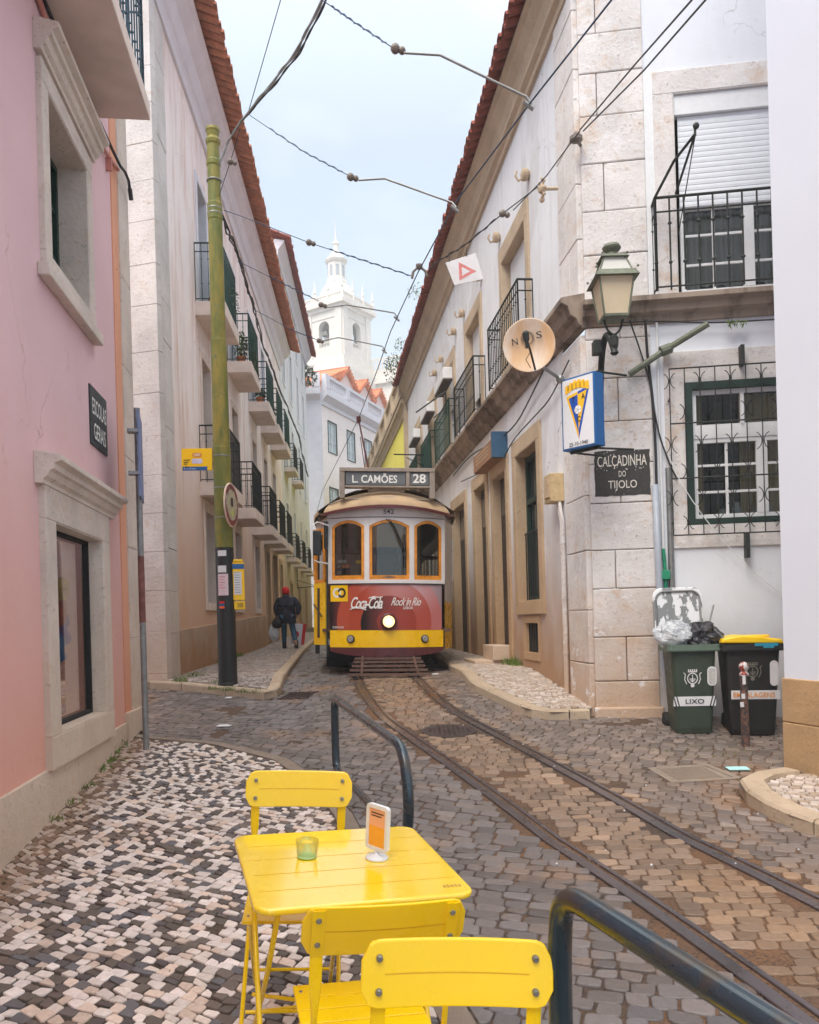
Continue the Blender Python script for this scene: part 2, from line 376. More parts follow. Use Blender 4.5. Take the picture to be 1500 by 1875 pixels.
# ------------------------------------------------------------------ ground, road, pavements
def sheet(name,f,x0,x1,ys,mat,poly=None):
    mb=MB(); xs=[x0,x1]
    for a,b in zip(ys,ys[1:]): mb.quad([(x0,a,f(a)),(x1,a,f(a)),(x1,b,f(b)),(x0,b,f(b))])
    return struct(obj(name,mb,mat))
ys=[-30,-2,3,4.4,5.8,9,12.2,16,21.5,45,130,400]
sheet('ground',lambda y:gr(y)-.06,-200,200,ys,M['sand'])
sheet('road',lambda y:gr(y)+.001,-14,9,[-2,0,3,5.8,12.2,21.5,45,60],M['sand'])
def inpoly(p,poly):
    x,y=p; c=False
    for i in range(len(poly)):
        x1,y1=poly[i]; x2,y2=poly[i-1]
        if (y1>y)!=(y2>y) and x<(x2-x1)*(y-y1)/(y2-y1)+x1: c=not c
    return c
def dseg(p,a,b):
    ax,ay=a; dx,dy=b[0]-ax,b[1]-ay; t=max(0,min(1,((p[0]-ax)*dx+(p[1]-ay)*dy)/(dx*dx+dy*dy+1e-9)))
    return math.hypot(p[0]-ax-t*dx,p[1]-ay-t*dy)
def dline(p,pl): return min(dseg(p,a,b) for a,b in zip(pl,pl[1:]))
def inset(pl,d):   # offset an open polyline to its left by d
    o=[]
    for i,p in enumerate(pl):
        a=pl[max(0,i-1)]; b=pl[min(len(pl)-1,i+1)]; t=Vector((b[0]-a[0],b[1]-a[1])).normalized(); o.append((p[0]-t.y*d,p[1]+t.x*d))
    return o
# kerb lines (outer edge on the road side)
KN=[(-3.0,8.80),(-2.73,8.62),(-1.95,8.30),(-1.15,7.55),(-.76,6.80),(-.46,5.96),(-.14,4.6),(.13,3.5),(.50,2.1),(.95,.6),(1.4,-1)]
KL=[(-4.6,12.25),(-3.5,11.9),(-1.95,10.98),(-1.80,11.20),(-2.83,21.9),(-3.3,29),(-4.2,45)]
KR=[(.10,45),(.25,30),(.44,19.8),(.50,15.5),(.83,11.2),(1.18,10.05),(1.33,9.6),(1.60,9.36),(2.04,9.36)]
KB=[(3.16,6.99),(2.93,6.93),(2.70,6.80),(2.60,6.55),(2.62,6.2),(2.70,5.9),(2.86,5.55),(3.4,4.6),(4.5,3.2)]
PN=[(-3.03,9.1)]+KN+[(-1.0,-1),(-1.9,0),(-2.55,4.96)]
def wallR(y): return 2.10-.109*(y-9.53)
def wallL(y): return -3.62-.055*(y-12.15)
PL_=[(-4.6,12.2)]+KL+[(-5.4,45),(-3.62,12.15)]
PR=[(2.04,9.4)]+KR[::-1]+[(-1.8,45),(2.10,9.53)]
PB=KB+[(6,3.2),(3.3,6.9)]
def slabpoly(name,poly,f,mat):
    # fine strips so the sheet follows the slope
    mb=MB(); me=bpy.data.meshes.new(name)
    import bmesh
    bm=bmesh.new(); vs=[bm.verts.new((x,y,0)) for x,y in poly]; fc=bm.faces.new(vs)
    bmesh.ops.triangulate(bm,faces=[fc])
    for yy in (0,2,3,3.6,5,5.8,7,9.3,12.2,21.5):
        bmesh.ops.bisect_plane(bm,geom=bm.verts[:]+bm.edges[:]+bm.faces[:],plane_co=(0,yy,0),plane_no=(0,1,0))
    for v in bm.verts: v.co.z=f(v.co.y)
    bm.to_mesh(me); bm.free(); me.materials.append(mat)
    o=bpy.data.objects.new(name,me); col.objects.link(o); MW[o.name]=I4.copy(); return struct(o)
slabpoly('pavement',PN,lambda y:gl(y)+.001,M['sandL'])
slabpoly('pavement',PL_,lambda y:gs(y)-.012,M['sandL'])
slabpoly('pavement',PR,lambda y:gs(y)-.012,M['sandL'])
slabpoly('pavement',PB,lambda y:gs(y)-.012,M['sandL'])
def kerb(pl,f,wid,side,mat,seg=.75,drop=.3,curve=False):
    mb=MB(); pts=[Vector((p[0],p[1],0)) for p in pl]
    # resample
    L_=[0]
    for a,b in zip(pts,pts[1:]): L_.append(L_[-1]+(b-a).length)
    def at(s):
        for i in range(len(pts)-1):
            if s<=L_[i+1]+1e-9: t=(s-L_[i])/(L_[i+1]-L_[i]); return pts[i].lerp(pts[i+1],t)
        return pts[-1]
    s=0
    while s<L_[-1]-.05:
        e=min(L_[-1],s+seg*random.uniform(.75,1.3)); n=3
        P_=[at(s+.008+(e-s-.016)*i/n) for i in range(n+1)]
        h=random.uniform(-.004,.004); rows=[]
        for i,p in enumerate(P_):
            t=(P_[min(i+1,n)]-P_[max(i-1,0)]).normalized(); q=Vector((-t.y,t.x,0))*side
            z=f(p.y)+h
            o_=p; i_=p+q*wid
            rows.append([(o_.x,o_.y,z-drop),(o_.x,o_.y,z-.022),(o_.x+q.x*.02,o_.y+q.y*.02,z+.002),(i_.x-q.x*.006,i_.y-q.y*.006,z+.002),(i_.x,i_.y,z-.06)])
        vs=[v for r in rows for v in r]; fs=[]
        for i in range(n):
            for k in range(4): fs.append((i*5+k,i*5+k+1,(i+1)*5+k+1,(i+1)*5+k))
        fs+=[(0,1,2,3,4),tuple(n*5+k for k in range(4,-1,-1))]
        mb.add(vs,fs); s=e
    return struct(obj('kerb',mb,mat))
kerb(KN,lambda y:gl(y)+.008,.15,-1,M['kerbD'])
kerb(KL,lambda y:gs(y)+.008,.16,1,M['kerb'])
kerb(KR,lambda y:gs(y)+.008,.17,1,M['kerb'])
kerb(KB,lambda y:gs(y)+.008,.19,1,M['kerb'],.7)
# tram track
TL=[(-3.0,45),(-1.75,24),(-1.35,19),(-1.08,15),(-.79,12.07),(-.58,10.9),(-.36,9.75),(.05,8.58),(.42,7.5),(.72,6.6),(1.01,5.65),(1.27,4.75),(1.50,3.85),(1.66,3.1),(1.92,1.9),(2.2,.6),(2.5,-1)]
def smooth(pl,k=3):
    for _ in range(k):
        o=[pl[0]]
        for a,b in zip(pl,pl[1:]): o+=[(a[0]*.75+b[0]*.25,a[1]*.75+b[1]*.25),(a[0]*.25+b[0]*.75,a[1]*.25+b[1]*.75)]
        pl=o+[pl[-1]]
    return pl
TLs=smooth(TL); TRs=inset(TLs,.88)
if (TRs[10][0]<TLs[10][0]): TRs=inset(TLs,-.88)
def rail(pl,flip):
    prof=[(-.066,-.05),(-.064,.014),(-.060,.018),(.006,.018),(.010,.010),(.012,-.020),(.048,-.020),(.050,.012),(.054,.016),(.078,.016),(.082,.010),(.084,-.05)]
    mb=MB(); n=len(prof)
    for i,p in enumerate(pl):
        a=pl[max(0,i-1)]; b=pl[min(len(pl)-1,i+1)]; t=Vector((b[0]-a[0],b[1]-a[1])).normalized(); q=(-t.y*flip,t.x*flip)
        for o,z in prof: mb.v.append((p[0]+q[0]*o,p[1]+q[1]*o,gr(p[1])+z))
    for i in range(len(pl)-1):
        for k in range(n-1): mb.f.append((i*n+k,i*n+k+1,(i+1)*n+k+1,(i+1)*n+k))
    return mb
trk=thing('tram_track','pair of grooved steel tram rails curving down the cobbled street','tram rails',(.5,7,gr(7)))
sgn=1 if ((TLs[11][0]-TLs[9][0])*(TRs[10][1]-TLs[10][1])-(TLs[11][1]-TLs[9][1])*(TRs[10][0]-TLs[10][0]))>0 else -1
obj('rail',rail(TLs,sgn),M['steel'],trk); obj('rail',rail(TRs,sgn),M['steel'],trk)
# ---- individual stones
CELL=[0,0]
def hsh(x,y,k=0): 
    v=math.sin(x*12.9898+y*78.233+k*37.719)*43758.5453; return v-math.floor(v)
def vnoise(x,y,k=0):
    xi,yi=math.floor(x),math.floor(y); fx,fy=x-xi,y-yi; fx=fx*fx*(3-2*fx); fy=fy*fy*(3-2*fy)
    a=hsh(xi,yi,k);b=hsh(xi+1,yi,k);c=hsh(xi,yi+1,k);d=hsh(xi+1,yi+1,k)
    return a+(b-a)*fx+(c-a)*fy+(a-b-c+d)*fx*fy
def stones(name,test,f,x0,x1,y0,y1,sx,sy,ang,gap,colf,mat,ox=0,oy=0,hgt=.012,warp=.12,jit=.18,rnd=.15,bend=0):
    mb=MB(); ca,sa=math.cos(ang),math.sin(ang)
    def W_(u,v):
        u2=u+warp*(vnoise(u*.8,v*.8,1)-.5)*2; v2=v+warp*(vnoise(u*.8+9,v*.8,2)-.5)*2+bend*(u*u)
        return (ox+u2*ca-v2*sa, oy+u2*sa+v2*ca)
    ext=math.hypot(x1-x0,y1-y0)/2+1; cx,cy=(x0+x1)/2-ox,(y0+y1)/2-oy; cu=cx*ca+cy*sa; cv=-cx*sa+cy*ca
    v=cv-ext; row=0
    while v<cv+ext:
        row+=1; kk=0
        hv=sy*random.uniform(.88,1.14); u=cu-ext+random.uniform(0,sx)
        while u<cu+ext:
            kk+=1; CELL[0]=row; CELL[1]=kk; hu=sx*random.uniform(.76,1.28)
            c=W_(u+hu/2,v+hv/2)
            if x0<c[0]<x1 and y0<c[1]<y1 and test(c):
                j=lambda:random.uniform(-jit,jit)*min(sx,sy)*.5
                g_=gap
                q=[W_(u+g_+j()*.6,v+g_+j()),W_(u+hu-g_+j()*.6,v+g_+j()),W_(u+hu-g_+j()*.6,v+hv-g_+j()),W_(u+g_+j()*.6,v+hv-g_+j())]
                pts=[]
                for i in range(4):
                    p=q[i];a=q[i-1];b=q[(i+1)%4]; r1=random.uniform(.6,1.2)*rnd; r2=random.uniform(.6,1.2)*rnd
                    pts.append((p[0]+(a[0]-p[0])*r1,p[1]+(a[1]-p[1])*r1)); pts.append((p[0]+(b[0]-p[0])*r2,p[1]+(b[1]-p[1])*r2))
                z=f(c[1]); hh=hgt*random.uniform(.6,1.15); tx,ty=random.gauss(0,.02),random.gauss(0,.03)
                dy=(f(c[1]+.1)-z)/.1
                Z=lambda p,h:z+h+(p[0]-c[0])*tx+(p[1]-c[1])*(ty+dy)
                k1,k2=.97,.88
                ring=lambda k,h:[(c[0]+(p[0]-c[0])*k,c[1]+(p[1]-c[1])*k,Z(p,h)) for p in pts]
                vs=ring(1,-.03)+ring(1,hh*.35)+ring(k1,hh*.8)+ring(k2,hh)
                fs=[]
                for L0 in (0,8,16):
                    for i in range(8): fs.append((L0+i,L0+(i+1)%8,L0+8+(i+1)%8,L0+8+i))
                fs.append(tuple(range(24,32)))
                mb.add(vs,fs,I4,colf(c))
            u+=hu
        v+=hv
    o=obj(name,mb,mat,smooth=True); o.data.polygons.foreach_set('use_smooth',[len(p.vertices)==4 for p in o.data.polygons]); return struct(o)
MH=[((.40,9.02),.33,.17)]
def clear(p):
    if dline(p,TLs)<.115 or dline(p,TRs)<.115: return False
    if ((p[0]-.40)/.31)**2+((p[1]-9.02)/.30)**2<1: return False
    if inpoly(p,[(2.12,7.44),(2.70,7.50),(2.84,7.06),(2.20,7.00)]): return False
    if -1.98<p[0]<-1.50 and 11.0<p[1]<11.55 and False: return False
    return True
def inroad(p):
    if not clear(p): return False
    x,y=p
    if inpoly(p,PN) or inpoly(p,PL_) or inpoly(p,PR) or inpoly(p,PB): return False
    if dline(p,KN)<.03 and x>-2.8: return False
    if x>wallR(y) and y>9.5: return False
    if y>10.9 and x<wallL(y): return y<12.3+(-3.6-x)*.3 and x<-3.6
    if x<-3.05 and y<9.2: return False
    if vnoise(x*2.3,y*2.3,5)>.90: return False
    return True
def croad(p):
    t=vnoise(p[0]*.7,p[1]*.7,3)*.6+random.random()*.4
    b=random.uniform(.62,1.18)
    if random.random()<.05: b*=1.35
    side=p[0]<dxt(p[1])-.1 or p[0]>dxt(p[1])+1.1
    cool=lin(114,113,117); warm=lin(156,128,102)
    k=(.0 if p[0]<dxt(p[1])-.1 else .2 if side else .5)+t*.45
    if p[1]<5.2 and p[0]>1.6: k+=.2
    k=min(1,k); return tuple((a*(1-k)+c*k)*b*.95 for a,c in zip(cool,warm))
def dxt(y):
    for (x1,y1),(x2,y2) in zip(TLs,TLs[1:]):
        if y2<=y<=y1: return x1+(x2-x1)*(y-y1)/(y2-y1)
    return 0
between=lambda p:dxt(p[1])<p[0]<dxt(p[1])+.96
stones('road_setts',lambda p:inroad(p) and between(p),gr,-2.5,4.2,.8,17,.125,.092,R(-6),.0042,croad,M['setts'],hgt=.013,warp=.05,jit=.25)
stones('road_setts',lambda p:inroad(p) and not between(p) and p[0]>dxt(p[1]),gr,-2.5,4.6,.8,17,.125,.094,R(-22),.0045,croad,M['setts'],hgt=.014,warp=.10,jit=.3)
stones('road_setts',lambda p:inroad(p) and not between(p) and p[0]<=dxt(p[1]),gr,-9.5,3,1.2,17,.145,.105,R(-17),.0045,croad,M['setts'],hgt=.014,warp=.10,jit=.3,bend=.01)
stones('road_setts',lambda p:inroad(p) and p[1]>17,gr,-3.4,1,17,34,.22,.17,0,.007,croad,M['setts'],hgt=.014)
def ccal(p):
    dk=.66 if (CELL[0]+CELL[1])%2 else .14
    d=dseg(p,(-3.03,9.1),(-1.9,0))
    if random.random()<dk: c=random.choice([lin(118,106,98),lin(104,94,86),lin(112,110,114),lin(96,88,88)])
    else: c=random.choice([lin(246,234,226),lin(236,224,216),lin(252,240,234),lin(236,214,198),lin(244,230,220)])
    b=random.uniform(.85,1.1)
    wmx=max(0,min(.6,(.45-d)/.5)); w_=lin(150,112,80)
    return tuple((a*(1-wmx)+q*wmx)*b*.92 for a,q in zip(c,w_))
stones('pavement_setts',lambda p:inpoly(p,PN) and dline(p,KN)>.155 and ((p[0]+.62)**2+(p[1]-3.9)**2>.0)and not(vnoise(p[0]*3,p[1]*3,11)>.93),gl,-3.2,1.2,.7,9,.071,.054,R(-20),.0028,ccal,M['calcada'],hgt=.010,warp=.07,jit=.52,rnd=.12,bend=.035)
def cpal(p):
    b=random.uniform(.8,1.1); c=random.choice([lin(204,190,180),lin(190,176,164),lin(214,202,194),lin(180,160,142)]); return tuple(q*b for q in c)
def cpalD(p):
    b=random.uniform(.75,1.12); c=random.choice([lin(176,164,158),lin(160,148,142),lin(188,178,172),lin(140,126,118)]); return tuple(q*b for q in c)
stones('pavement_setts',lambda p:inpoly(p,PL_) and dline(p,KL)>.165 and p[0]>wallL(p[1]),gs,-4.2,-1.7,10.9,24,.075,.060,R(12),.0045,cpalD,M['calcada'],hgt=.010,jit=.4,bend=.02)
stones('pavement_setts',lambda p:inpoly(p,PL_) and dline(p,KL)>.165 and p[0]>wallL(p[1]) and p[1]>24,gs,-5.2,-2.5,24,36,.13,.10,0,.006,cpalD,M['calcada'],hgt=.010)
stones('pavement_setts',lambda p:inpoly(p,PR) and dline(p,KR)>.175,gs,.2,2.2,9.3,20,.068,.052,R(-12),.003,cpal,M['calcada'],hgt=.006,jit=.3)
stones('pavement_setts',lambda p:inpoly(p,PB) and dline(p,KB)>.20,gs,2.6,5,4,7.1,.075,.056,R(-25),.0035,cpal,M['calcada'],hgt=.006,jit=.3)
# covers in the road
def cover_disc():
    t=thing('manhole_cover','round rusty manhole cover set between the tram rails','manhole cover',(.40,9.02,gr(9.02)))
    s=.109; F=frame((.40,9.02,gr(9.02)),(1,0,0),(0,1,s),(0,-s,1)); a=MB(); a.lathe([(.30,-.03),(.30,.012),(.27,.013)],n=32,F=F); obj('cover_frame',a,M['railside'],t)
    a=MB(); a.lathe([(.262,-.02),(.262,.010),(.25,.014)],n=32,F=F)
    for i in range(-4,5):
        for j in range(-4,5):
            if i*i+j*j<18: a.box(i*.052-.016,i*.052+.016,j*.052-.016,j*.052+.016,.013,.018,F)
    obj('lid',a,M['railside'],t)
cover_disc()
t=thing('utility_cover','cobble-filled square utility cover in a stone frame before the bins','utility cover',(2.47,7.25,gr(7.25)))
q=[Vector((x,y,gr(y)+.012)) for x,y in [(2.12,7.44),(2.70,7.50),(2.84,7.06),(2.20,7.00)]]; c_=sum(q,Vector())/4
a=MB()
for i in range(4):
    p,n_=q[i],q[(i+1)%4]; pi,ni=c_.lerp(p,.80),c_.lerp(n_,.80)
    a.add([p,n_,ni,pi,p-Vector((0,0,.04)),n_-Vector((0,0,.04))],[(0,1,2,3),(0,4,5,1)])
obj('stone_frame',a,M['kerbD'],t)
a=MB(); a.add([c_.lerp(p,.78)-Vector((0,0,.002)) for p in q],[(0,1,2,3)])
u_=q[1]-q[0]; v_=q[3]-q[0]
for i in range(13):
    k=.13+.74*i/12; p0=q[0]+v_*k+u_*.14; p1=q[0]+v_*k+u_*.84; a.tube([p0,p1],.006,5)
obj('grate_plate',a,M['kerbD'],t)
t=thing('drain_grate','small iron drain grate beside the kerb corner at the far pavement','drain',(-1.62,11.2,gr(11.2)))
a=MB()
for i in range(7): 
    x=-1.76+i*.055; a.tube([(x,10.95,gr(10.95)+.02),(x+.1,11.35,gr(11.35)+.02)],.011,6)
a.tube([(-1.80,10.95,gr(10.95)+.018),(-1.38,10.95,gr(10.95)+.018)],.014,6); a.tube([(-1.70,11.35,gr(11.35)+.018),(-1.28,11.35,gr(11.35)+.018)],.014,6)
obj('grate',a,M['railside'],t)
# grass in the joints at wall feet
a=MB()
for (x,y,n,h) in [(-2.92,7.9,60,.08),(-2.86,7.6,80,.07),(-2.83,7.3,70,.06),(-2.76,6.75,60,.06),(-2.72,6.3,50,.05),(-2.66,5.9,50,.06),(-2.95,8.15,30,.12)]:
    tuft(a,(x+.03,y,gl(y)),n,h,.05)
for (x,y,n,h) in [(-3.35,11.95,60,.10),(-3.3,12.5,50,.09),(-2.75,11.42,50,.06),(-2.5,11.3,60,.07),(-2.25,11.17,50,.06),(-2.05,11.1,30,.07),(-2.75,11.75,40,.06),(-3.85,17,90,.12),(-3.9,18.5,90,.12),(-3.8,16,60,.1),(1.63,13.2,120,.16),(1.70,12.9,80,.12)]:
    tuft(a,(x,y,gs(y) if abs(x+2.4)>.5 or y>11.6 else gr(y)+.08),n,h,.07)
for i in range(70):
    x,y=random.uniform(2.35,3.2),random.uniform(7.75,8.15); tuft(a,(x,y,gr(y)),4,.022,.03)
for i in range(60):
    y=random.uniform(1.5,8.6); x=random.uniform(-2.3,-.8); tuft(a,(x,y,gl(y)),3,.012,.02)
o=obj('grass_tufts',a,M['grass']); tag(o,'short green grass and weeds growing in joints at the wall feet','grass'); o['kind']='stuff'
# ------------------------------------------------------------------ building helpers
def wall(mb,F,s0,s1,z0,z1,holes=(),dep=.25,n=0,back=True):
    xs=sorted({s0,s1,*[h[0] for h in holes],*[h[1] for h in holes]}); zs=sorted({z0,z1,*[h[2] for h in holes],*[h[3] for h in holes]})
    for a,b in zip(xs,xs[1:]):
        for c,d in zip(zs,zs[1:]):
            m=((a+b)/2,(c+d)/2)
            if any(h[0]<m[0]<h[1] and h[2]<m[1]<h[3] for h in holes): continue
            mb.quad([(a,n,c),(b,n,c),(b,n,d),(a,n,d)],F)
    for h in holes:
        a,b,c,d=h[:4]; k=n-(h[4] if len(h)>4 else dep)
        mb.quad([(a,n,c),(a,k,c),(a,k,d),(a,n,d)],F); mb.quad([(b,n,c),(b,k,c),(b,k,d),(b,n,d)],F)
        mb.quad([(a,n,c),(b,n,c),(b,k,c),(a,k,c)],F); mb.quad([(a,n,d),(b,n,d),(b,k,d),(a,k,d)],F)
def surround(mb,F,a,b,c,d,w,n0=-.02,n1=.03,bottom=True,top=None,dep=None):
    # stone frame outside the opening a..b, c..d ; dep lines the reveal
    top=top or w
    mb.box(a-w,a,n0,n1,c,d,F); mb.box(b,b+w,n0,n1,c,d,F); mb.box(a-w,b+w,n0,n1+.002,d,d+top,F)
    if bottom: mb.box(a-w,b+w,n0,n1+.004,c-w,c,F)
    if dep:
        mb.box(a,a+.012,-dep,n1-.003,c,d,F); mb.box(b-.012,b,-dep,n1-.003,c,d,F); mb.box(a+.012,b-.012,-dep,n1-.003,d-.012,d,F); mb.box(a+.012,b-.012,-dep,n1-.003,c,c+.012,F)
def window(F,par,a,b,c,d,w=.15,dep=.22,mats=('stoneL','greenwood','glass'),bars=(1,3),name='window',bottom=True,label=None,transom=None,top=None,n1=.03,fw=.05):
    m=MB(); surround(m,F,a,b,c,d,w,bottom=bottom,dep=dep,top=top,n1=n1)
    wn_=obj(name,m,M[mats[0]],par,bev=.006,label=label)
    m=MB(); k=-dep+.02; e=.013
    a1,b1,c1,d1=a+e,b-e,c+e,d-e
    m.box(a1,a1+fw,k,k+.05,c1,d1,F); m.box(b1-fw,b1,k,k+.05,c1,d1,F); m.box(a1+fw,b1-fw,k,k+.05,d1-fw,d1,F); m.box(a1+fw,b1-fw,k,k+.05,c1,c1+fw,F)
    nv,nh=bars; mid=(a1+b1)/2
    if nv>=1: m.box(mid-fw*.7,mid+fw*.7,k,k+.048,c1+fw,d1-fw,F)
    for i in range(1,nh): 
        z=c1+(d1-c1)*i/nh; m.box(a1+fw,b1-fw,k+.002,k+.036,z-.015,z+.015,F)
    obj('sash',m,M[mats[1]],wn_)
    m=MB(); m.box(a1,b1,k-.012,k-.004,c1,d1,F); obj('pane',m,M[mats[2]],wn_)
    return wn_
def railing(F,par,s0,s1,z0,z1,n,mat,step=.115,knob=True,name='railing',ends=(1,1),sheetm=None,r=.008):
    m=MB()
    runs=[((s0,n),(s1,n))]
    if ends[0]: runs.append(((s0,.0),(s0,n)))
    if ends[1]: runs.append(((s1,.0),(s1,n)))
    for (a,na),(b,nb) in runs:
        L_=math.hypot(b-a,nb-na); k=max(1,round(L_/step))
        for z,rr in ((z1,.016),(z1-.16,.010),(z0+.04,.010)):
            m.tube([(a,na,z),(b,nb,z)],rr,6,F)
        for i in range(k+1):
            t=i/k; x,y=a+(b-a)*t,na+(nb-na)*t; rr=r*1.7 if i in (0,k) else r
            m.tube([(x,y,z0),(x,y,z1)],rr,5,F,cap=False)
            if knob:
                for zz in (.30,.72): m.ball((x,y,z0+(z1-z0)*zz),r*2.2,5,F,.8)
    o=obj(name,m,M[mat],par)
    if sheetm:
        m=MB(); m.box(s0+.02,s1-.02,n-.022,n-.014,z0+.05,z1-.17,F); obj('privacy_sheet',m,M[sheetm],o)
    return o
def balcony(F,par,s0,s1,z0,z1,rz,n,mat='iron',name='balcony',slabm='slab',sheetm=None,knob=True,label=None):
    m=MB(); m.box(s0-.05,s1+.05,-.02,n+.05,z0,z1,F); b=obj(name,m,M[slabm],par,bev=.01,label=label)
    railing(F,b,s0,s1,z1+.02,rz,n,mat,knob=knob,sheetm=sheetm); return b
def profile(F,s0,s1,pts,mb): return mb.prism(pts,s0,s1,F,axis=0)
def tiles(F,par,s0,s1,z,n0,n1,mat,step=.21,rise=.10,r=.095,name='roof_tiles',back=1.2,slope=.38):
    m=MB(); s=s0
    while s<s1:
        rr=r*random.uniform(.93,1.07); dz=random.uniform(-.008,.008); dn=random.uniform(-.02,.02); vs=[];fs=[]
        for q,(nn,zz,rk) in enumerate(((n1+dn,z+dz,1.0),(n1-.42,z+.42*slope,.85),(n1-.421,z+.42*slope+.01,1.0),(n1-.85,z+.85*slope,.85))):
            for sg in (1,.80):
                for i in range(7):
                    a=math.pi*i/6; vs.append((s+math.cos(a)*rr*rk*sg,nn,zz+math.sin(a)*rr*rk*sg))
        for q in range(3):
            for i in range(6):
                b=q*14+i; fs.append((b,b+1,b+15,b+14)); b+=7; fs.append((b,b+1,b+15,b+14))
        for i in range(6): fs.append((i,i+1,i+8,i+7))
        m.add(vs,fs,F)
        # channel tile (inverted) between
        vs=[];fs=[]; c=s+step/2
        for nn,zz in ((n1-.03+dn,z+.03),(n1-.9,z+.03+.87*slope)):
            for sg in (1,.82):
                for i in range(7):
                    a=math.pi*i/6; vs.append((c+math.cos(a)*r*.95*sg,nn,zz+.02-math.sin(a)*r*.8*sg))
        for i in range(6): fs.append((i,i+1,i+15,i+14)); fs.append((i+7,i+8,i+22,i+21)); fs.append((i,i+1,i+8,i+7))
        m.add(vs,fs,F); s+=step
    m.quad([(s0,n1-.5,z+.5*slope+.04),(s1,n1-.5,z+.5*slope+.04),(s1,n1-4,z+4*slope+.04),(s0,n1-4,z+4*slope+.04)],F)
    return obj(name,m,M[mat],par,smooth=False)
def pot_plant(loc,label,rad=.14,h=.25,leaf=.05,n=80,mat='plant',kind='bush'):
    t=thing('potted_plant',label,'potted plant',Vector(loc)); x,y,z=loc
    m=MB(); m.lathe([(.075,0),(.11,.13),(.125,.13),(.125,.16),(.105,.16)],(x,y,z),14); obj('pot',m,M['pot'],t)
    m=MB()
    if kind=='cactus':
        for i in range(6):
            a=random.uniform(0,6.28); q=random.uniform(.02,.07); hh=h*random.uniform(.7,1.1)
            m.tube([(x+q*math.cos(a),y+q*math.sin(a),z+.13),(x+1.3*q*math.cos(a),y+1.3*q*math.sin(a),z+.13+hh*.6),(x+1.5*q*math.cos(a),y+1.5*q*math.sin(a),z+.13+hh)],[.03,.034,.008],7)
    else: tri_leaves(m,(x,y,z+.15+h/2),rad,n,leaf,(1,1,h/rad/1.6))
    obj('foliage',m,M[mat],t); return t
# ================================================================== pink building, left foreground
FA=wall_frame(-3.03,9.11,-.1213,1,1)
A=thing('pink_building','pink plastered building with stone-framed shop window beside the chequered pavement','building',Matrix.Translation(Vector((-3.03,9.11,.5))))
W1=(-2.90,-1.80,4.52,5.80,.28); W2=(-3.02,-1.62,.92,2.50,.15)
m=MB(); wall(m,FA,-12,-.72,-.6,9.5,[W1,W2]); m.quad([(-12,-.01,9.5),(0,-.01,9.5),(0,-6,9.5),(-12,-6,9.5)],FA); obj('wall',m,M['pink'],A)
m=MB(); m.box(-.72,-.46,-.05,.012,.30,9.5,FA); obj('orange_strip',m,M['orange'],A)
m=MB(); z=.62
while z<9.4:
    m.box(-.46,-.0,-.35,.03,z+.003,z+.96,FA); z+=.963
m.box(-.5,-.02,-.33,.026,-.4,.62,FA)
obj('corner_stone',m,M['stoneL'],A,bev=.006)
m=MB()
pz=lambda s:.66+ (s+4.2)*.012
s=-12
while s<-.75:
    e=min(-.73,s+1.9); m.prism([(s+.003,-.8),(e-.003,-.8),(e-.003,pz(e)+.02),(s+.003,pz(s)+.02)],-.05,.02,FA); s=e
m.box(-.73,.02,-.05,.05,-.5,.82,FA)
obj('plinth',m,M['stoneL'],A,bev=.008)
m=MB(); m.box(0,6,-.38,-.36,-.5,9.5,FA)  # return wall to the side street
FAr=frame((-3.03,9.11,0),(-1,-.12,0),(-.12,1,0)); m=MB(); wall(m,FAr,.3,8,-.5,9.5,[]); obj('side_wall',m,M['pink'],A)
w1=window(FA,A,*W1[:4],w=.16,dep=.28,mats=('stoneL','greenwood','glass'),bars=(1,3),n1=.045)
w2=window(FA,A,*W2[:4],w=.24,dep=.15,mats=('stoneL','dark','thin'),bars=(0,1),name='shop_window',n1=.05,fw=.03)
hp=lambda z,k:[(0,z),(.06*k,z),(.06*k,z+.03),(.09*k,z+.05),(.11*k,z+.09),(.14*k,z+.10),(.14*k,z+.14),(.19*k,z+.16),(.19*k,z+.20),(.05,z+.23),(0,z+.23)]
for wn_,(a,b,z) in ((w1,(-3.10,-1.56,5.99)),(w2,(-3.34,-1.20,2.74))):
    m=MB(); profile(FA,a,b,hp(z,1.0),m); obj('hood_moulding',m,M['stoneL'],wn_,bev=.004)
m=MB(); m.box(-3.14,-1.56,0,.09,4.30,4.40,FA); obj('sill',m,M['stoneL'],w1,bev=.01)
# shop interior seen through the glass
m=MB(); m.box(-3.0,-1.64,-.75,-.70,.9,2.5,FA); m.box(-3.0,-1.64,-1.45,-.44,.88,.90,FA); m.box(-3.02,-3.0,-1.5,-.44,.9,2.5,FA); m.box(-1.64,-1.62,-1.5,-.44,.9,2.5,FA); m.box(-3.0,-1.64,-1.5,-.44,2.5,2.52,FA)
obj('display_niche',m,flat('ochre_lining',lin(206,170,122),.8,0,.25,3),w2)
m=MB(); m.box(-2.35,-2.31,-.30,-.24,.95,2.49,FA); m.box(-2.95,-1.7,-.9,-.6,1.45,1.48,FA); obj('display_shelf',m,M['brownwood'],w2)
doll=[('blue',lin(60,110,170)),('violet',lin(120,80,160)),('redc',lin(200,90,70)),('gold',lin(210,170,60))]
for i,(nm,c) in enumerate(doll):
    m=MB(); 
    dq=wat(FA,108+6*(i%2),1205-34*i,-.27)
    for k in range(14): m.ball((dq[0]+random.uniform(-.05,.05),-.27+random.uniform(-.04,.04),dq[1]+k*.014),random.uniform(.03,.055),7,FA,1.3)
    obj('garland',m,flat(nm+'_fabric',c,.8,0,.2,20),w2,label='strings of bright fabric ornaments behind the shop glass' if i==0 else None)
b1=balcony(FA,A,-9,-1.52,6.46,6.62,7.6,.50,'blueiron',slabm='slab')
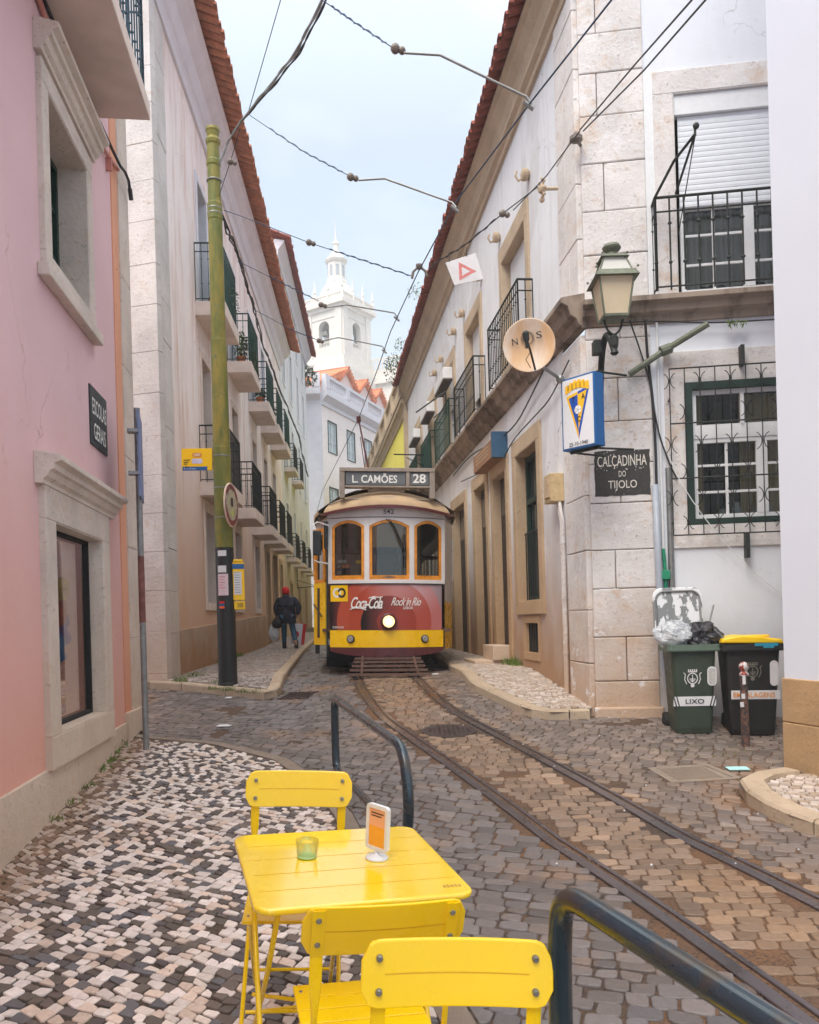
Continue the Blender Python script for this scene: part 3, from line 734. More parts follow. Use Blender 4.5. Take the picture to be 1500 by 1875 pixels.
m=MB(); m.tube([(-8,.03,6.40),(-3.0,.03,6.40),(-2.6,.035,6.30),(-1.9,.03,6.34),(-1.2,.035,6.37),(-.75,.035,6.45),(-.52,.04,6.50)],.020,8,FA)
for s_ in (-2.3,-1.5,-.9): m.box(s_,s_+.03,0,.06,6.29,6.42,FA)
obj('conduit',m,flat('pink_painted_conduit',lin(196,132,120),.6,0,.15),A)
m=MB(); m.tube([(-4,.06,6.44),(-2.0,.06,6.40),(-1.4,.07,6.47),(-.9,.07,6.50),(-.6,.08,6.50),(-.40,.09,6.54),(-.24,.09,6.54),(-.16,.09,6.44)],.016,6,FA); m.tube([(-.19,.09,6.48),(-.13,.09,6.38)],.024,6,FA); obj('cable',m,M['cable'],A)
# street name plaque
FQ=FA@Matrix.Translation((-1.50,.0,3.62))
t=thing('street_name_plaque','black plaque reading ESCOLAS GERAIS on the pink wall','street sign',FQ.copy()@Matrix.Scale(1,4)); 
m=MB(); m.box(-.30,.30,.0,.015,-.27,.27,FQ); obj('plate',m,M['plaque'],t,bev=.004)
text('ESCOLAS','lettering',FQ@Matrix.Translation((0,.017,.09)),.50,.15,M['white_paint'],t,off=.01)
text('GERAIS','lettering',FQ@Matrix.Translation((0,.017,-.13)),.42,.15,M['white_paint'],t,off=.01)
# sign post at the left kerb
pb=G(268,1374,gl)
t=thing('sign_post','thin rusty grey post with an edge-on blue sign beside the pink building corner','sign post',pb)
m=MB(); m.tube([pb,pb+Vector((0,0,3.35))],.030,12); obj('pole',m,M['galv'],t)
m=MB(); m.tube([pb+Vector((0,0,1.25)),pb+Vector((0,0,1.9))],.0315,12); obj('rust_band',m,flat('rusty_paint',lin(122,78,72),.8,0,.3),t)
m=MB(); Fp=frame(pb+Vector((.04,-.25,0)),(-.26,1,0),(1,.26,0)); m.box(-.02,.50,.04,.055,2.45,3.27,Fp); obj('sign_panel',m,flat('faded_sign_blue',lin(112,126,168),.5),t)
for z in (2.65,3.05): m=MB(); m.box(-.06,.05,-.05,.045,z,z+.03,Fp); obj('clamp',m,M['galv'],t)
# ================================================================== salmon building beyond the side street
FB=wall_frame(-3.62,12.15,-.055,1,1)
B=thing('salmon_building','long salmon and white building with black-railed balconies and orange tiled eaves','building',Matrix.Translation(Vector((-3.62,12.15,.8))))
cen=[3.75,7.25,10.7,13.25,15.7]
holes=[(c-.47,c+.47,2.10,3.85,.28) for c in cen[:3]]+[(12.75,13.65,.9,3.9,.3),(14.6,15.9,.9,3.95,.5),(17.0,17.8,.9,3.8,.3)]
holes+=[(c-.45,c+.45,4.36,6.75,.25) for c in cen]+[(c-.45,c+.45,7.70,10.1,.25) for c in cen]
m=MB(); wall(m,FB,.85,18.7,.3,11.3,holes); obj('wall',m,M['salmon'],B)
m=MB(); m.prism([(.85,0),(12.6,0),(12.6,1.95),(.85,1.63)],-.05,.035,FB); m.prism([(13.8,0),(14.5,0),(14.5,2),(13.8,2)],-.05,.035,FB); obj('plinth',m,M['plinth'],B,bev=.008)
FBr=frame((-3.62,12.15,0),(-1,.27,0),(-.27,-1,0))
def ashlar(mb,F,s0,s1,z0,z1,n,h=.62,split=None,gap=.006,seed=0,nb=-.12):
    z=z0;i=0; sp0=split
    while z<z1-.05:
        e=min(z1,z+h*random.uniform(.88,1.12)); split=sp0 and sp0*random.uniform(.8,1.25)
        if split and i%2==seed:
            c=s0+(s1-s0)*split; mb.box(s0,c-gap/2,nb,n,z+gap/2,e-gap/2,F); mb.box(c+gap/2,s1,nb,n+random.uniform(-.003,.003),z+gap/2,e-gap/2,F)
        else: mb.box(s0,s1,nb,n+random.uniform(-.004,.004),z+gap/2,e-gap/2,F)
        z=e;i+=1
m=MB(); ashlar(m,FBr,-.02,.66,.3,12.6,.02,.62); m.box(.0,.6,-.10,.012,.2,12.5,FBr)
ashlar(m,FB,.13,.84,.3,12.4,.02,.62); 
obj('corner_pier',m,M['stoneB'],B,bev=.006)
m=MB(); wall(m,FBr,.66,9,-.2,12.4,[]); obj('side_wall',m,M['salmon'],B)
m=MB(); ashlar(m,FBr,.68,1.4,.3,12.6,.0,.62); obj('side_pier',m,M['stoneB'],B,bev=.006)
m=MB(); profile(FB,-.1,18.8,[(-.05,11.2),(.05,11.2),(.07,11.32),(.10,11.38),(.14,11.42),(.22,11.62),(.36,11.74),(.38,11.80),(.44,11.84),(.44,11.92),(-.05,11.95)],m); obj('cornice',m,M['cornL'],B)
tiles(FB,B,-.3,18.9,11.93,.1,.78,'tile',step=.215,slope=.36)
for c in cen[:3]: window(FB,B,c-.47,c+.47,2.10,3.85,w=.13,dep=.28,mats=('slab','greenwood','dark'),bars=(1,1),top=.16)
for i,(a,b,z1) in enumerate([(12.75,13.65,3.9),(14.6,15.9,3.95),(17.0,17.8,3.8)]):
    m=MB(); surround(m,FB,a,b,.5,z1,.16,bottom=False,dep=.28); d=obj('doorway',m,M['stoneD'],B)
    m=MB(); m.box(a+.013,b-.013,-.27,-.22,.5,z1-.013,FB); obj('door_leaf',m,M['brownwood'],d)
for c in cen:
    window(FB,B,c-.45,c+.45,4.36,6.75,w=.13,dep=.25,mats=('slab','greenwood','glass'),bars=(1,4),name='balcony_door',bottom=False)
    window(FB,B,c-.45,c+.45,7.70,10.1,w=.13,dep=.25,mats=('cornL','greenwood','glass'),bars=(1,4),name='balcony_door',bottom=False)
    balcony(FB,B,c-.78,c+.78,4.08,4.32,5.38,.50,'iron',sheetm='iron' if c!=cen[0] else None)
    balcony(FB,B,c-.78,c+.78,7.40,7.66,8.75,.50,'greeniron',sheetm='greensheet')
q=FB@Vector((cen[0]-.45,.30,7.68)); pot_plant(q,'cactus in a terracotta pot on the nearest upper balcony','',.28) if False else pot_plant(q,'cactus in a terracotta pot on the nearest upper balcony',h=.34,kind='cactus')
q=FB@Vector((cen[1]-.5,.28,7.68)); pot_plant(q,'tall yellow-green bushy pot plant on the second upper balcony',.17,.55,.05,220,'plant')
q=FB@Vector((cen[2]-.5,.28,7.68)); pot_plant(q,'low dark pot plant on the third upper balcony',.18,.22,.05,120,'plantD')
q=FB@Vector((cen[3]-.45,.28,7.68)); pot_plant(q,'round green shrub in a pot on the fourth upper balcony',.2,.4,.05,150,'plantD')
m=MB()
for k in range(26): m.tube([FB@Vector((random.uniform(cen[1]-.7,cen[1]+.7),.53,7.9+random.uniform(-.2,.5))),FB@Vector((random.uniform(cen[1]-.7,cen[1]+.7),.56,7.75+random.uniform(-.2,.2)))],.004,4)
tri_leaves(m,FB@Vector((cen[0]+.3,.56,8.1)),.28,60,.035,(.2,1.5,1)); tag(obj('trailing_plant',m,M['plantD']),'straggly green creeper hanging through the green railings of the nearest upper balcony','plant')
# cable bundle along the salmon facade
m=MB()
pts=[(405,385,12.0),(418,425,12.4),(437,470,13.4),(452,520,15.),(466,570,16.5),(480,625,18.3),(497,670,20.5),(513,715,23),(530,755,26),(548,800,30),(558,850,34),(566,880,38)]
pp=[P(*q) for q in pts]
for k in range(3):
    path=[]
    for a,b in zip(pp,pp[1:]):
        for i in range(4): path.append(a.lerp(b,i/4)+Vector((random.uniform(-.03,.03),0,random.uniform(-.03,.03))))
    m.tube(path,.013,5)
tag(obj('cable_bundle',m,M['cable']),'twisted bundle of dark cables sagging along the salmon building balconies','cable')
# ================================================================== white building further along the left side
FC=wall_frame((FB@Vector((18.7,0,0))).x,(FB@Vector((18.7,0,0))).y,-.045,1,1)
Cb=thing('white_stained_building','tall narrow white building with stained lower wall beyond the salmon building','building',Matrix.Translation(FC@Vector((0,0,.9))))
hl=[(c-.42,c+.42,z,z+h,.2) for c in (1.6,4.6,7.8,11) for z,h in ((4.4,2.0),(7.9,2.0),(11.2,2.0),(14.0,1.4))]+[(c-.45,c+.45,1.0,3.3,.3) for c in (2.4,6,9.5)]
m=MB(); wall(m,FC,0,13.5,.4,15.8,hl); m.quad([(0,0,11.5),(0,-8,11.5),(0,-8,15.8),(0,0,15.8)],FC); obj('wall',m,M['whiteL'],Cb)
for h in hl: window(FC,Cb,*h[:4],w=.1,dep=.2,mats=('whitewood' if h[2]>4 else 'stoneD','greenwood','glass'),bars=(1,2))
m=MB(); profile(FC,-.1,13.5,[(-.05,15.5),(.08,15.5),(.1,15.7),(.3,15.95),(.34,16.05),(-.05,16.1)],m); obj('cornice',m,M['cornL'],Cb)
tiles(FC,Cb,-.2,13.5,16.05,.1,.6,'tileD',step=.24)
for c,z in ((1.6,4.2),(4.6,4.2),(7.8,4.2),(11,4.2),(1.6,7.7),(4.6,7.7)): balcony(FC,Cb,c-.65,c+.65,z-.15,z,z+.95,.38,'iron',knob=False,sheetm='pot' if z<5 else None)
m=MB()
for z in (4.5,3.2): m.tube([FC@Vector((5.0,.0,z)),FC@Vector((5.0,.95,z+.05))],.02,6); m.tube([FC@Vector((5.0,.0,z+.35)),FC@Vector((5.0,.8,z+.07))],.014,6)
m.lathe([(.06,-.12),(.12,0),(.09,.14),(.02,.2)],FC@Vector((5.0,.9,3.15)),8); m.tube([FC@Vector((5.0,.02,3.15)),FC@Vector((5.0,.02,4.9))],.015,5)
tag(obj('wall_lantern',m,M['iron']),'small black iron lantern bracket on the stained white wall left of the tram','lamp')
# ================================================================== white mansion with balustrade behind the tram
o_=P(592,900,46); FM=wall_frame(o_.x,o_.y,.37,1,1)
E_=thing('balustrade_mansion','pale mansion with roof balustrade and red-tiled dormers behind the tram','building',Matrix.Translation(Vector((o_.x,o_.y,1.5))))
wz=[(.85,1.95),(3.45,4.55),(6.1,7.2),(9,10.1)]
hm=[(a,b,z,z+1.75,.15) for a,b in wz for z in (11.4,7.6,4.0)]
m=MB(); wall(m,FM,0,14,-.5,14.2,hm)
FMl=frame(o_-Vector((0,0,o_.z)),(-1,-.02,0),(.02,-1,0)); wall(m,FMl,0,4,-.5,14.2,[]); obj('wall',m,flat('pale_rose_plaster',lin(246,238,234),.9,0,.05,1),E_)
for h in hm: window(FM,E_,*h[:4],w=.05,dep=.10,mats=('greenwood','whitewood','glassB'),bars=(1,3))
m=MB(); pr=[(-.05,13.9),(.08,13.9),(.1,14.1),(.25,14.25),(.4,14.4),(.4,14.6),(-.05,14.62)]
profile(FM,-.0,14,pr,m); profile(FMl,-.0,4,pr,m); obj('cornice',m,M['cornL'],E_); m=MB(); m.box(-.05,1.0,.0,.08,2,13.9,FMl); obj('pilaster',m,M['cornL'],E_)
m=MB()
for Fx,L_ in ((FM,14),(FMl,4)):
    m.box(-.0,L_,.10,.36,14.62,14.8,Fx); m.box(0,L_,.10,.36,15.42,15.6,Fx); s=.0
    while s<L_: 
        m.box(s,s+.45,.08,.38,14.8,15.42,Fx); k=s+.62
        while k<s+2.5 and k<L_: m.lathe([(.06,0),(.04,.08),(.09,.22),(.045,.42),(.07,.62)],(k,.23,14.8),6,Fx); k+=.26
        s+=2.75
obj('balustrade',m,M['cornL'],E_)
DS=(6.95,10.0,12.5)
m=MB(); m.box(2.2,14,-4,-1.6,14.6,15.9,FM); m.prism([(2.4,15.9),(5.6,15.9),(5.6,16.9),(2.4,15.95)],-1.6,-6,FM)
for s in DS: m.prism([(s-1.2,14.6),(s+1.2,14.6),(s+1.2,16.95),(s,17.75),(s-1.2,16.95)],-1.55,-7,FM)
obj('dormer_wall',m,flat('rose_dormer_plaster',lin(238,214,208),.9,0,.05,1),E_)
m=MB();m2=MB()
m.prism([(2.1,15.75),(6.9,17.95),(6.9,17.7),(2.1,15.5)],-1.35,-7,FM)
for i in range(22):
    x=2.2+i*.22; z=15.80+(x-2.1)*.458; m.tube([(x,-1.3,z),(x,-7,z)],.075,6,FM)
for s in DS:
    b=1.45
    for sg in (-1,1):
        m.prism([(s,18.05),(s+sg*b,16.95),(s+sg*b,16.75),(s,17.85)],-1.3,-7,FM)
        for i in range(8):
            t_=i/7; m.tube([(s+sg*b*t_,-1.25,18.05-1.1*t_+.02),(s+sg*b*t_,-7,18.07-1.1*t_)],.085,6,FM)
    m2.box(s-.3,s+.3,-1.55,-1.5,15.7,16.7,FM)
obj('roof',m,M['tileO'],E_); obj('dormer_window',m2,M['glassB'],E_)
m=MB(); tri_leaves(m,P(563,690,44.2),.55,260,.10); tag(obj('roof_bush',m,M['plantD']),'round dark bush growing over the mansion roof corner','plant')
# ================================================================== church tower
tw=P(622,700,120); Rz=Matrix.Rotation(R(-33),4,'Z'); FT=Matrix.Translation(Vector((tw.x,tw.y,0)))@Rz
T=thing('church_tower','far white baroque church bell tower with lantern spire above the roofs','church tower',Matrix.Translation(Vector((tw.x,tw.y,3))))
stT=flat('bright_white_limestone',lin(228,222,214),.85,0,.08,1.2)
m=MB(); hs=3.35
m.box(-hs-1.0,hs+1.0,-hs-1.0,hs+1.0,0,37.3,FT); m.box(-hs-.6,hs+.6,-hs-.6,hs+.6,37.3,38.2,FT); m.box(-hs-.25,hs+.25,-hs-.25,hs+.25,38.2,39.2,FT)
def archwall(mb,F,s,n,z0,z1,a,b,c,d):
    wall(mb,F,-s,s,z0,z1,[(a,b,c,d,.8)],n=n)
    r=(b-a)/2; k=8; cx=(a+b)/2
    for sg in (-1,1):
        pts=[(cx+sg*r,d)]+[(cx+sg*r*math.cos(math.pi/2*i/k),d-r+r*math.sin(math.pi/2*i/k)) for i in range(k+1)]
        mb.prism(pts,n-.8,n+.005,F)
for ang in (0,90,180,270):
    Fk=FT@Matrix.Rotation(R(ang),4,'Z')@frame((0,0,0),(1,0,0),(0,-1,0)); archwall(m,Fk,hs,hs,39.2,46.3,-.95,.95,40.9,44.6)
    m.box(-.95,.95,hs-.6,hs-.4,41.6,41.75,Fk)
    for i in range(7): m.box(-.9+i*.28,-.8+i*.28,hs-.6,hs-.5,40.9,41.6,Fk)
    for sx in (-1,1): m.box(sx*2.7-.55,sx*2.7+.55,hs,hs+.18,39.2,46.0,Fk)
    m.box(-hs,hs,hs,hs+.10,44.9,45.1,Fk)
obj('belfry',m,stT,T)
m=MB(); m.box(-hs-.3,hs+.3,-hs-.3,hs+.3,46.0,46.5,FT); m.box(-hs-.75,hs+.75,-hs-.75,hs+.75,46.5,47.1,FT)
m.box(-hs-.75,hs+.75,-hs-1.0+.2,-hs-.1,.5,.6,FT); obj('cornice',m,stT,T)
m=MB()
for ang in (0,90,180,270):
    Fk=FT@Matrix.Rotation(R(ang),4,'Z')
    m.box(-hs-.5,hs+.5,-hs-.5,-hs-.25,47.9,48.1,Fk); m.box(-hs-.5,hs+.5,-hs-.5,-hs-.25,47.1,47.3,Fk)
    for i in range(19): m.box(-hs-.3+i*.4,-hs-.15+i*.4,-hs-.45,-hs-.3,47.3,47.9,Fk)
    for x in (-hs-.3,-1.2,1.2): m.lathe([(.28,47.1),(.28,48.2),(.12,48.5),(.25,48.8),(.10,49.5),(.02,50.6)],(x,-hs-.35,0),6,Fk)
obj('balustrade',m,stT,T)
m=MB(); m.lathe([(2.9,47.1),(2.9,47.6),(2.75,48.6),(2.35,49.8),(1.8,50.6),(1.45,51.0)],(0,0,0),16,FT,R(22.5)); obj('dome',m,stT,T)
m=MB(); m.lathe([(1.7,50.9),(1.6,51.3),(1.35,51.5),(1.35,54.0),(1.6,54.1),(1.75,54.4),(1.2,54.8),(.9,55.4),(.45,55.8),(.4,56.6),(.55,56.9),(.2,57.4),(.1,58.2),(.05,59.4),(.02,60.5)],(0,0,0),8,FT,R(22.5)); obj('lantern_spire',m,stT,T)
m=MB()
for k in range(8):
    a=R(45*k); Fk=FT@Matrix.Rotation(a,4,'Z'); m.box(-.26,.26,1.25,1.262,51.9,53.4,Fk); m.lathe([(.26,0),(.02,.35)],(0,1.1,53.4),8,Fk)
obj('lantern_window',m,flat('grey_louvre',lin(170,176,182),.7),T)
m=MB(); m.lathe([(.75,0),(.7,.3),(.5,.9),(.3,1.2)],(0,0,42.5),12,FT); m.lathe([(.5,0),(.45,.3),(.2,.7)],(.0,-hs+.4,42.6),10,FT@Matrix.Rotation(R(180),4,'Z')); m.lathe([(.5,0),(.45,.3),(.2,.7)],(0,-hs+.4,42.6),10,FT);m.lathe([(.5,0),(.45,.3),(.2,.7)],(0,-hs+.4,42.6),10,FT@Matrix.Rotation(R(-90),4,'Z')); obj('bell',m,flat('bronze_bell',lin(110,110,100),.5,.4),T)
n_=thing('church_nave','long white church nave with parapet railing right of the bell tower','church',P(705,700,118)-Vector((0,0,30)))
m=MB(); a=P(672,680,121); b=P(760,687,118); nz=a.z
Fn=frame((a.x,a.y,0),(b.x-a.x,b.y-a.y,0),((b.y-a.y),-(b.x-a.x),0)); m.box(0,14,-8,0,2,nz,Fn); m.box(0,14,0,.5,nz-2.2,nz-1.7,Fn); m.box(0,14,0,.3,nz-5.2,nz-4.8,Fn)
obj('wall',m,stT,n_)
m=MB(); m.box(0,14,-.1,.1,nz+1.4,nz+1.6,Fn)
for i in range(28): m.box(i*.5,i*.5+.15,-.1,.1,nz,nz+1.4,Fn)
obj('parapet_railing',m,stT,n_)
n2=thing('white_chapel_block','low white stepped building left of the bell tower beside the eaves','building',P(556,700,117)-Vector((0,0,30)))
m=MB(); a=P(546,660,119); m.box(a.x-2,a.x+3.2,118,126,2,a.z-1); m.box(a.x-2,a.x+2.6,118.5,124,a.z-1,a.z+1.0); m.box(a.x-2.2,a.x+3.4,117.8,126,a.z-1.2,a.z-.9); m.box(a.x-2.2,a.x+2.8,118.3,124,a.z+1,a.z+1.3)
m.lathe([(.3,0),(.3,1),(.1,1.6),(.25,2),(.02,4.5)],(a.x+1.6,119,a.z+1.3),6)
obj('wall',m,stT,n2)
# ================================================================== right-hand white building
FR=wall_frame(2.10,9.53,-.109,1,-1); FS=frame((2.15,9.48,0),(1,-.13,0),(-.13,-1,0))
Rb=thing('corner_building','white corner building with dirty string course and cream cornice right of the tram','building',Matrix.Translation(Vector((2.1,9.53,.6))))
upw=[(2.35,3.85),(5.75,7.15),(8.75,10.15),(11.6,12.9),(14.6,15.9)]
dR=[(2.05,3.30,1.92,4.18,.21),(4.02,4.98,1.22,4.12,.17),(5.65,6.75,.75,4.20,.18),(7.85,9.4,.8,4.15,.2),(11.3,12.5,.8,4.1,.15),(14,15.2,.8,4.1,.15),(2.28,3.02,1.14,1.60,.2)]
uh=[(a,b,5.42,7.44,.22) for a,b in upw]
m=MB(); wall(m,FR,.75,18.1,.2,9.05,dR+uh); obj('wall',m,M['white'],Rb)
m=MB(); ashlar(m,FR,.0,.74,.40,5.0,.025,.66,.55,.008); obj('street_side_pier',m,M['stoneR'],Rb,bev=.012); m=MB(); ashlar(m,FR,.0,.74,5.4,12.,.025,.66,.5,.008); obj('street_side_pier',m,M['stoneR'],Rb,bev=.012)
m=MB(); ashlar(m,FS,-.02,.70,.40,5.0,.025,.50,.45,.008,1); obj('corner_pier',m,M['stoneR'],Rb,bev=.012); m=MB(); ashlar(m,FS,-.02,.70,5.3,13,.025,.50,.30,.008); obj('corner_pier',m,M['stoneR'],Rb,bev=.012)
m=MB(); m.box(-.04,.74,.0,.06,.2,.62,FS); m.box(-.0,.76,.0,.06,.2,.62,FR); obj('pier_base',m,M['stoneR'],Rb,bev=.02)
m=MB(); profile(FR,-.06,18.1,[(-.05,5.02),(.05,5.04),(.08,5.12),(.15,5.16),(.18,5.26),(.26,5.30),(.26,5.36),(-.05,5.42)],m)
profile(FS,-.06,3.2,[(-.05,5.00),(.04,5.0),(.06,5.07),(.13,5.10),(.15,5.17),(.22,5.20),(.22,5.26),(-.05,5.30)],m); obj('string_course',m,M['course'],Rb,bev=.006)
m=MB(); profile(FR,-.1,18.1,[(-.05,8.98),(.05,8.98),(.06,9.06),(.12,9.10),(.12,9.16),(.16,9.30),(.24,9.40),(.25,9.44),(.30,9.46),(.30,9.54),(-.05,9.56)],m); obj('cornice',m,M['cornR'],Rb)
tiles(FR,Rb,-.2,18.1,9.55,.1,.48,'tileD',step=.215,slope=.36)
# gates and doors at street level
dn=['barred_window','street_door','street_door','street_door','street_door','street_door']
for i,(a,b,c,d,dp) in enumerate(dR[:6]):
    m=MB(); surround(m,FR,a,b,c if i==0 else .3,d,.20,bottom=(i==0),dep=dp,top=.24,n1=.035); o=obj('window' if i==0 else 'doorway',m,M['stoneD'],Rb,bev=.012)
    m=MB()
    if i==0:
        k=-dp+.03; m.box(a+.02,a+.08,k,k+.05,c,d,FR); m.box(b-.08,b-.02,k,k+.05,c,d,FR); m.box(a+.08,b-.08,k,k+.05,3.42,3.50,FR); m.box(a+.08,b-.08,k,k+.05,d-.1,d-.03,FR); m.box((a+b)/2-.03,(a+b)/2+.03,k,k+.05,c,d-.1,FR); m.box(a+.08,b-.08,k,k+.045,c+.02,c+.08,FR)
        obj('sash',m,M['greenwood'],o); m=MB(); m.box(a+.02,b-.02,k-.02,k-.01,c,d-.02,FR); obj('pane',m,M['glass'],o)
        m=MB()
        for j in range(11): x=a+.06+j*(b-a-.12)/10; m.tube([(x,-.10,c),(x,-.10,c+1.05)],.010,5,FR)
        m.tube([(a,-.10,c+1.05),(b,-.10,c+1.05)],.014,6,FR); obj('bars',m,M['iron'],o)
    else:
        m.box(a+.013,b-.013,-dp+.01,-dp+.06,.5,d-.013,FR)
        for x in (a+.12,(a+b)/2+.05):
            for z0,z1 in ((1.3,2.0),(2.15,3.2)): m.box(x,x+(b-a)/2-.2,-dp+.06,-dp+.075,z0,z1,FR)
        obj('door_leaf',m,M['brownwood'],o,bev=.006)
        m=MB(); m.box(a+.1,b-.1,-dp+.061,-dp+.066,3.45,d-.2,FR); obj('fanlight',m,M['glass'],o)
m=MB(); surround(m,FR,2.28,3.02,1.14,1.60,.10,dep=.2,n1=.01); v=obj('cellar_vent',m,M['stoneD'],Rb); m=MB()
for j in range(8): m.tube([(2.32+j*.094,-.05,1.14),(2.32+j*.094,-.05,1.6)],.011,5,FR)
obj('bars',m,M['iron'],v); m=MB(); m.box(2.29,3.01,-.19,-.17,1.15,1.59,FR); obj('backing',m,M['dark'],v)
# upper windows with shutters, railings
def roller(F,par,a,b,z0,z1,n,mat='shutter',step=.055,name='roller_shutter'):
    m=MB(); k=int((z1-z0)/step); pts=[]
    for i in range(k): z=z0+i*step; pts+=[(n,z),(n+.004,z+.006),(n+.006,z+step*.5),(n+.004,z+step-.008),(n,z+step-.002)]
    pts+=[(n,z1),(n-.015,z1),(n-.015,z0)]; m.prism(pts,a,b,F,axis=0); return obj(name,m,M[mat],par)
rails=[(2.08,4.12),(5.45,7.6),(8.3,10.5),(11.3,13.2),(14.3,16.2)]
for i,(a,b) in enumerate(upw):
    m=MB(); surround(m,FR,a,b,5.42,7.44,.18,bottom=False,dep=.22,top=.26,n1=.035); o=obj('window',m,M['cornR'],Rb,bev=.006)
    m=MB(); m.box(a+.013,b-.013,-.20,-.185,5.43,7.42,FR); obj('pane',m,M['glass'],o)
    m=MB(); m.box(a+.013,a+.07,-.185,-.13,5.43,7.4,FR); m.box(b-.07,b-.013,-.185,-.13,5.43,7.4,FR); m.box((a+b)/2-.05,(a+b)/2+.05,-.185,-.13,5.43,7.4,FR); m.box(a+.07,b-.07,-.18,-.14,6.3,6.35,FR); obj('sash',m,M['whitewood'],o)
    roller(FR,o,a+.075,b-.075,(6.02 if i<2 else 6.6),7.42,-.11)
    if i>=2:
        m=MB(); m.box(a-.02,b+.02,.04,.26,7.02,7.28,FR); obj('shutter_box',m,M['whitewood'],o,bev=.02)
        m=MB(); m.box(a-.0,b+.0,.045,.25,6.985,7.018,FR); obj('box_soffit',m,M['brownwood'],o)
    railing(FR,Rb,rails[i][0],rails[i][1],5.45,6.46,.22,'greeniron' if i>1 else 'iron',step=.12,knob=True,sheetm=('greenwood' if i>2 else None))
for s in (2.1,4.0,5.55,7.35,8.4,10.3,11.4):
    z=7.95; m=MB(); m.lathe([(.05,0),(.085,.04),(.085,.10),(.03,.12)],(0,0,0),12,FR@Matrix.Translation((s,.0,z))@Matrix.Rotation(R(-90),4,'X')); m.tube([(s,.05,z-.02),(s,.16,z-.09),(s,.20,z-.02),(s,.18,z+.04)],.018,6,FR); obj('cable_hook',m,M['cornR'],Rb)
# frontal wall of the corner building
LW=(1.06,2.75,2.68,4.30,.16); UW=(1.02,2.6,5.31,7.60,.14)
m=MB(); wall(m,FS,.70,3.2,.2,13,[LW,UW]); obj('front_wall',m,M['whiteF'],Rb)
m=MB(); m.box(.70,.80,.0,.015,5.3,7.9,FS); obj('painted_band',m,M['whitewood'],Rb)
m=MB(); surround(m,FS,*UW[:4],.22,bottom=False,dep=.14,top=.26,n1=.03); uo=obj('window',m,M['stoneR'],Rb,bev=.008)
a,b,c,d=UW[:4]
m=MB(); m.box(a+.013,b,-.10,-.0,7.36,7.587,FS); obj('shutter_box',m,M['whitewood'],uo,bev=.006)
roller(FS,uo,a+.06,b,6.32,7.355,-.045,step=.062)
def casement(F,par,a,b,c,d,k,cols=2,rows=3,mullion=True,fm='whitewood'):
    m=MB(); f=.05; mid=(a+b)/2
    m.box(a,a+f,k,k+.05,c,d,F); m.box(b-f,b,k,k+.05,c,d,F); m.box(a+f,b-f,k,k+.05,c,c+f,F); m.box(a+f,b-f,k,k+.05,d-f,d,F); m.box(mid-.06,mid+.06,k-.002,k+.055,c+f,d-f,F)
    for q in ((a+f+mid-.06)/2,(mid+.06+b-f)/2): m.box(q-.015,q+.015,k+.002,k+.035,c+f,d-f,F)
    for i in range(1,rows): z=c+(d-c)*i/rows; m.box(a+f,mid-.06,k+.004,k+.033,z-.014,z+.014,F); m.box(mid+.06,b-f,k+.004,k+.033,z-.014,z+.014,F)
    obj('sash',m,M[fm],par,bev=.003); m=MB(); m.box(a+.02,b-.02,k+.012,k+.016,c+.02,d-.02,F); obj('pane',m,M['clear'],par)
casement(FS,uo,a+.06,b-.02,5.33,6.34,-.11)
def curtain(F,par,a,b,c,d,n,mat,amp=.02,per=.11,name='curtain'):
    m=MB(); vs=[];k=int((b-a)/.012)
    for i in range(k+1):
        x=a+(b-a)*i/k; y=n+amp*math.sin(x*6.283/per)+amp*.4*math.sin(x*17); vs+=[(x,y,c+.02*math.sin(x*14)),(x,y,d)]
    m.add(vs,[(2*i,2*i+2,2*i+3,2*i+1) for i in range(k)],F); return obj(name,m,mat,par,smooth=True)
cur=flat('grey_curtain',lin(214,208,202),.9,0,.08,5); curd=flat('tan_curtain',lin(214,190,140),.9,0,.12,5)
curtain(FS,uo,a+.1,b-.05,5.46,6.32,-.22,cur)
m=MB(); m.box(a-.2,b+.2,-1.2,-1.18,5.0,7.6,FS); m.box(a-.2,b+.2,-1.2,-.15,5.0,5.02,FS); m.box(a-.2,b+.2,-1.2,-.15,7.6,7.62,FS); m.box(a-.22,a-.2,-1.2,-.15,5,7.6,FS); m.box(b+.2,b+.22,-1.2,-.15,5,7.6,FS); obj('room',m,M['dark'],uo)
railing(FS,Rb,.76,3.1,5.30,6.34,.20,'iron',step=.155,knob=True,ends=(1,0),r=.011)
# clothes-line arm on the balcony
m=MB(); m.tube([(.76,.20,6.34),(.93,.45,6.60),(1.10,.72,6.72)],.016,6,FS); m.tube([(1.10,.72,6.72),(.98,.25,6.34)],.014,6,FS); m.ball((1.11,.73,6.80),.035,8,FS); m.tube([(1.10,.72,6.7),(1.10,.72,6.82)],.014,6,FS); m.tube([(1.10,.72,6.7),(1.0,.24,5.9)],.006,5,FS)
tag(obj('clothesline_arm',m,M['iron']),'black iron clothesline arm with knob end on the right balcony railing','clothesline arm')
a,b,c,d=LW[:4]
m=MB(); m.box(.84,a,-.02,.02,c-.02,d+.14,FS); m.box(.84,b+.3,-.02,.022,d,d+.36,FS); m.box(.84,b+.3,-.02,.026,c-.26,c-.0,FS); m.box(a,a+.012,-.16,.017,c,d,FS); lo=obj('window',m,M['stoneR'],Rb,bev=.008)
m=MB(); f=.085; m.box(a,a+f,-.10,.03,c,d,FS); m.box(a+f,b,-.10,.03,d-f,d,FS); m.box(a+f,b,-.10,.03,c,c+f*.8,FS); obj('green_frame',m,M['greenwood'],lo,bev=.004)
casement(FS,lo,a+f,2.10+.55,c+f*.8,3.66,-.08,rows=3); 
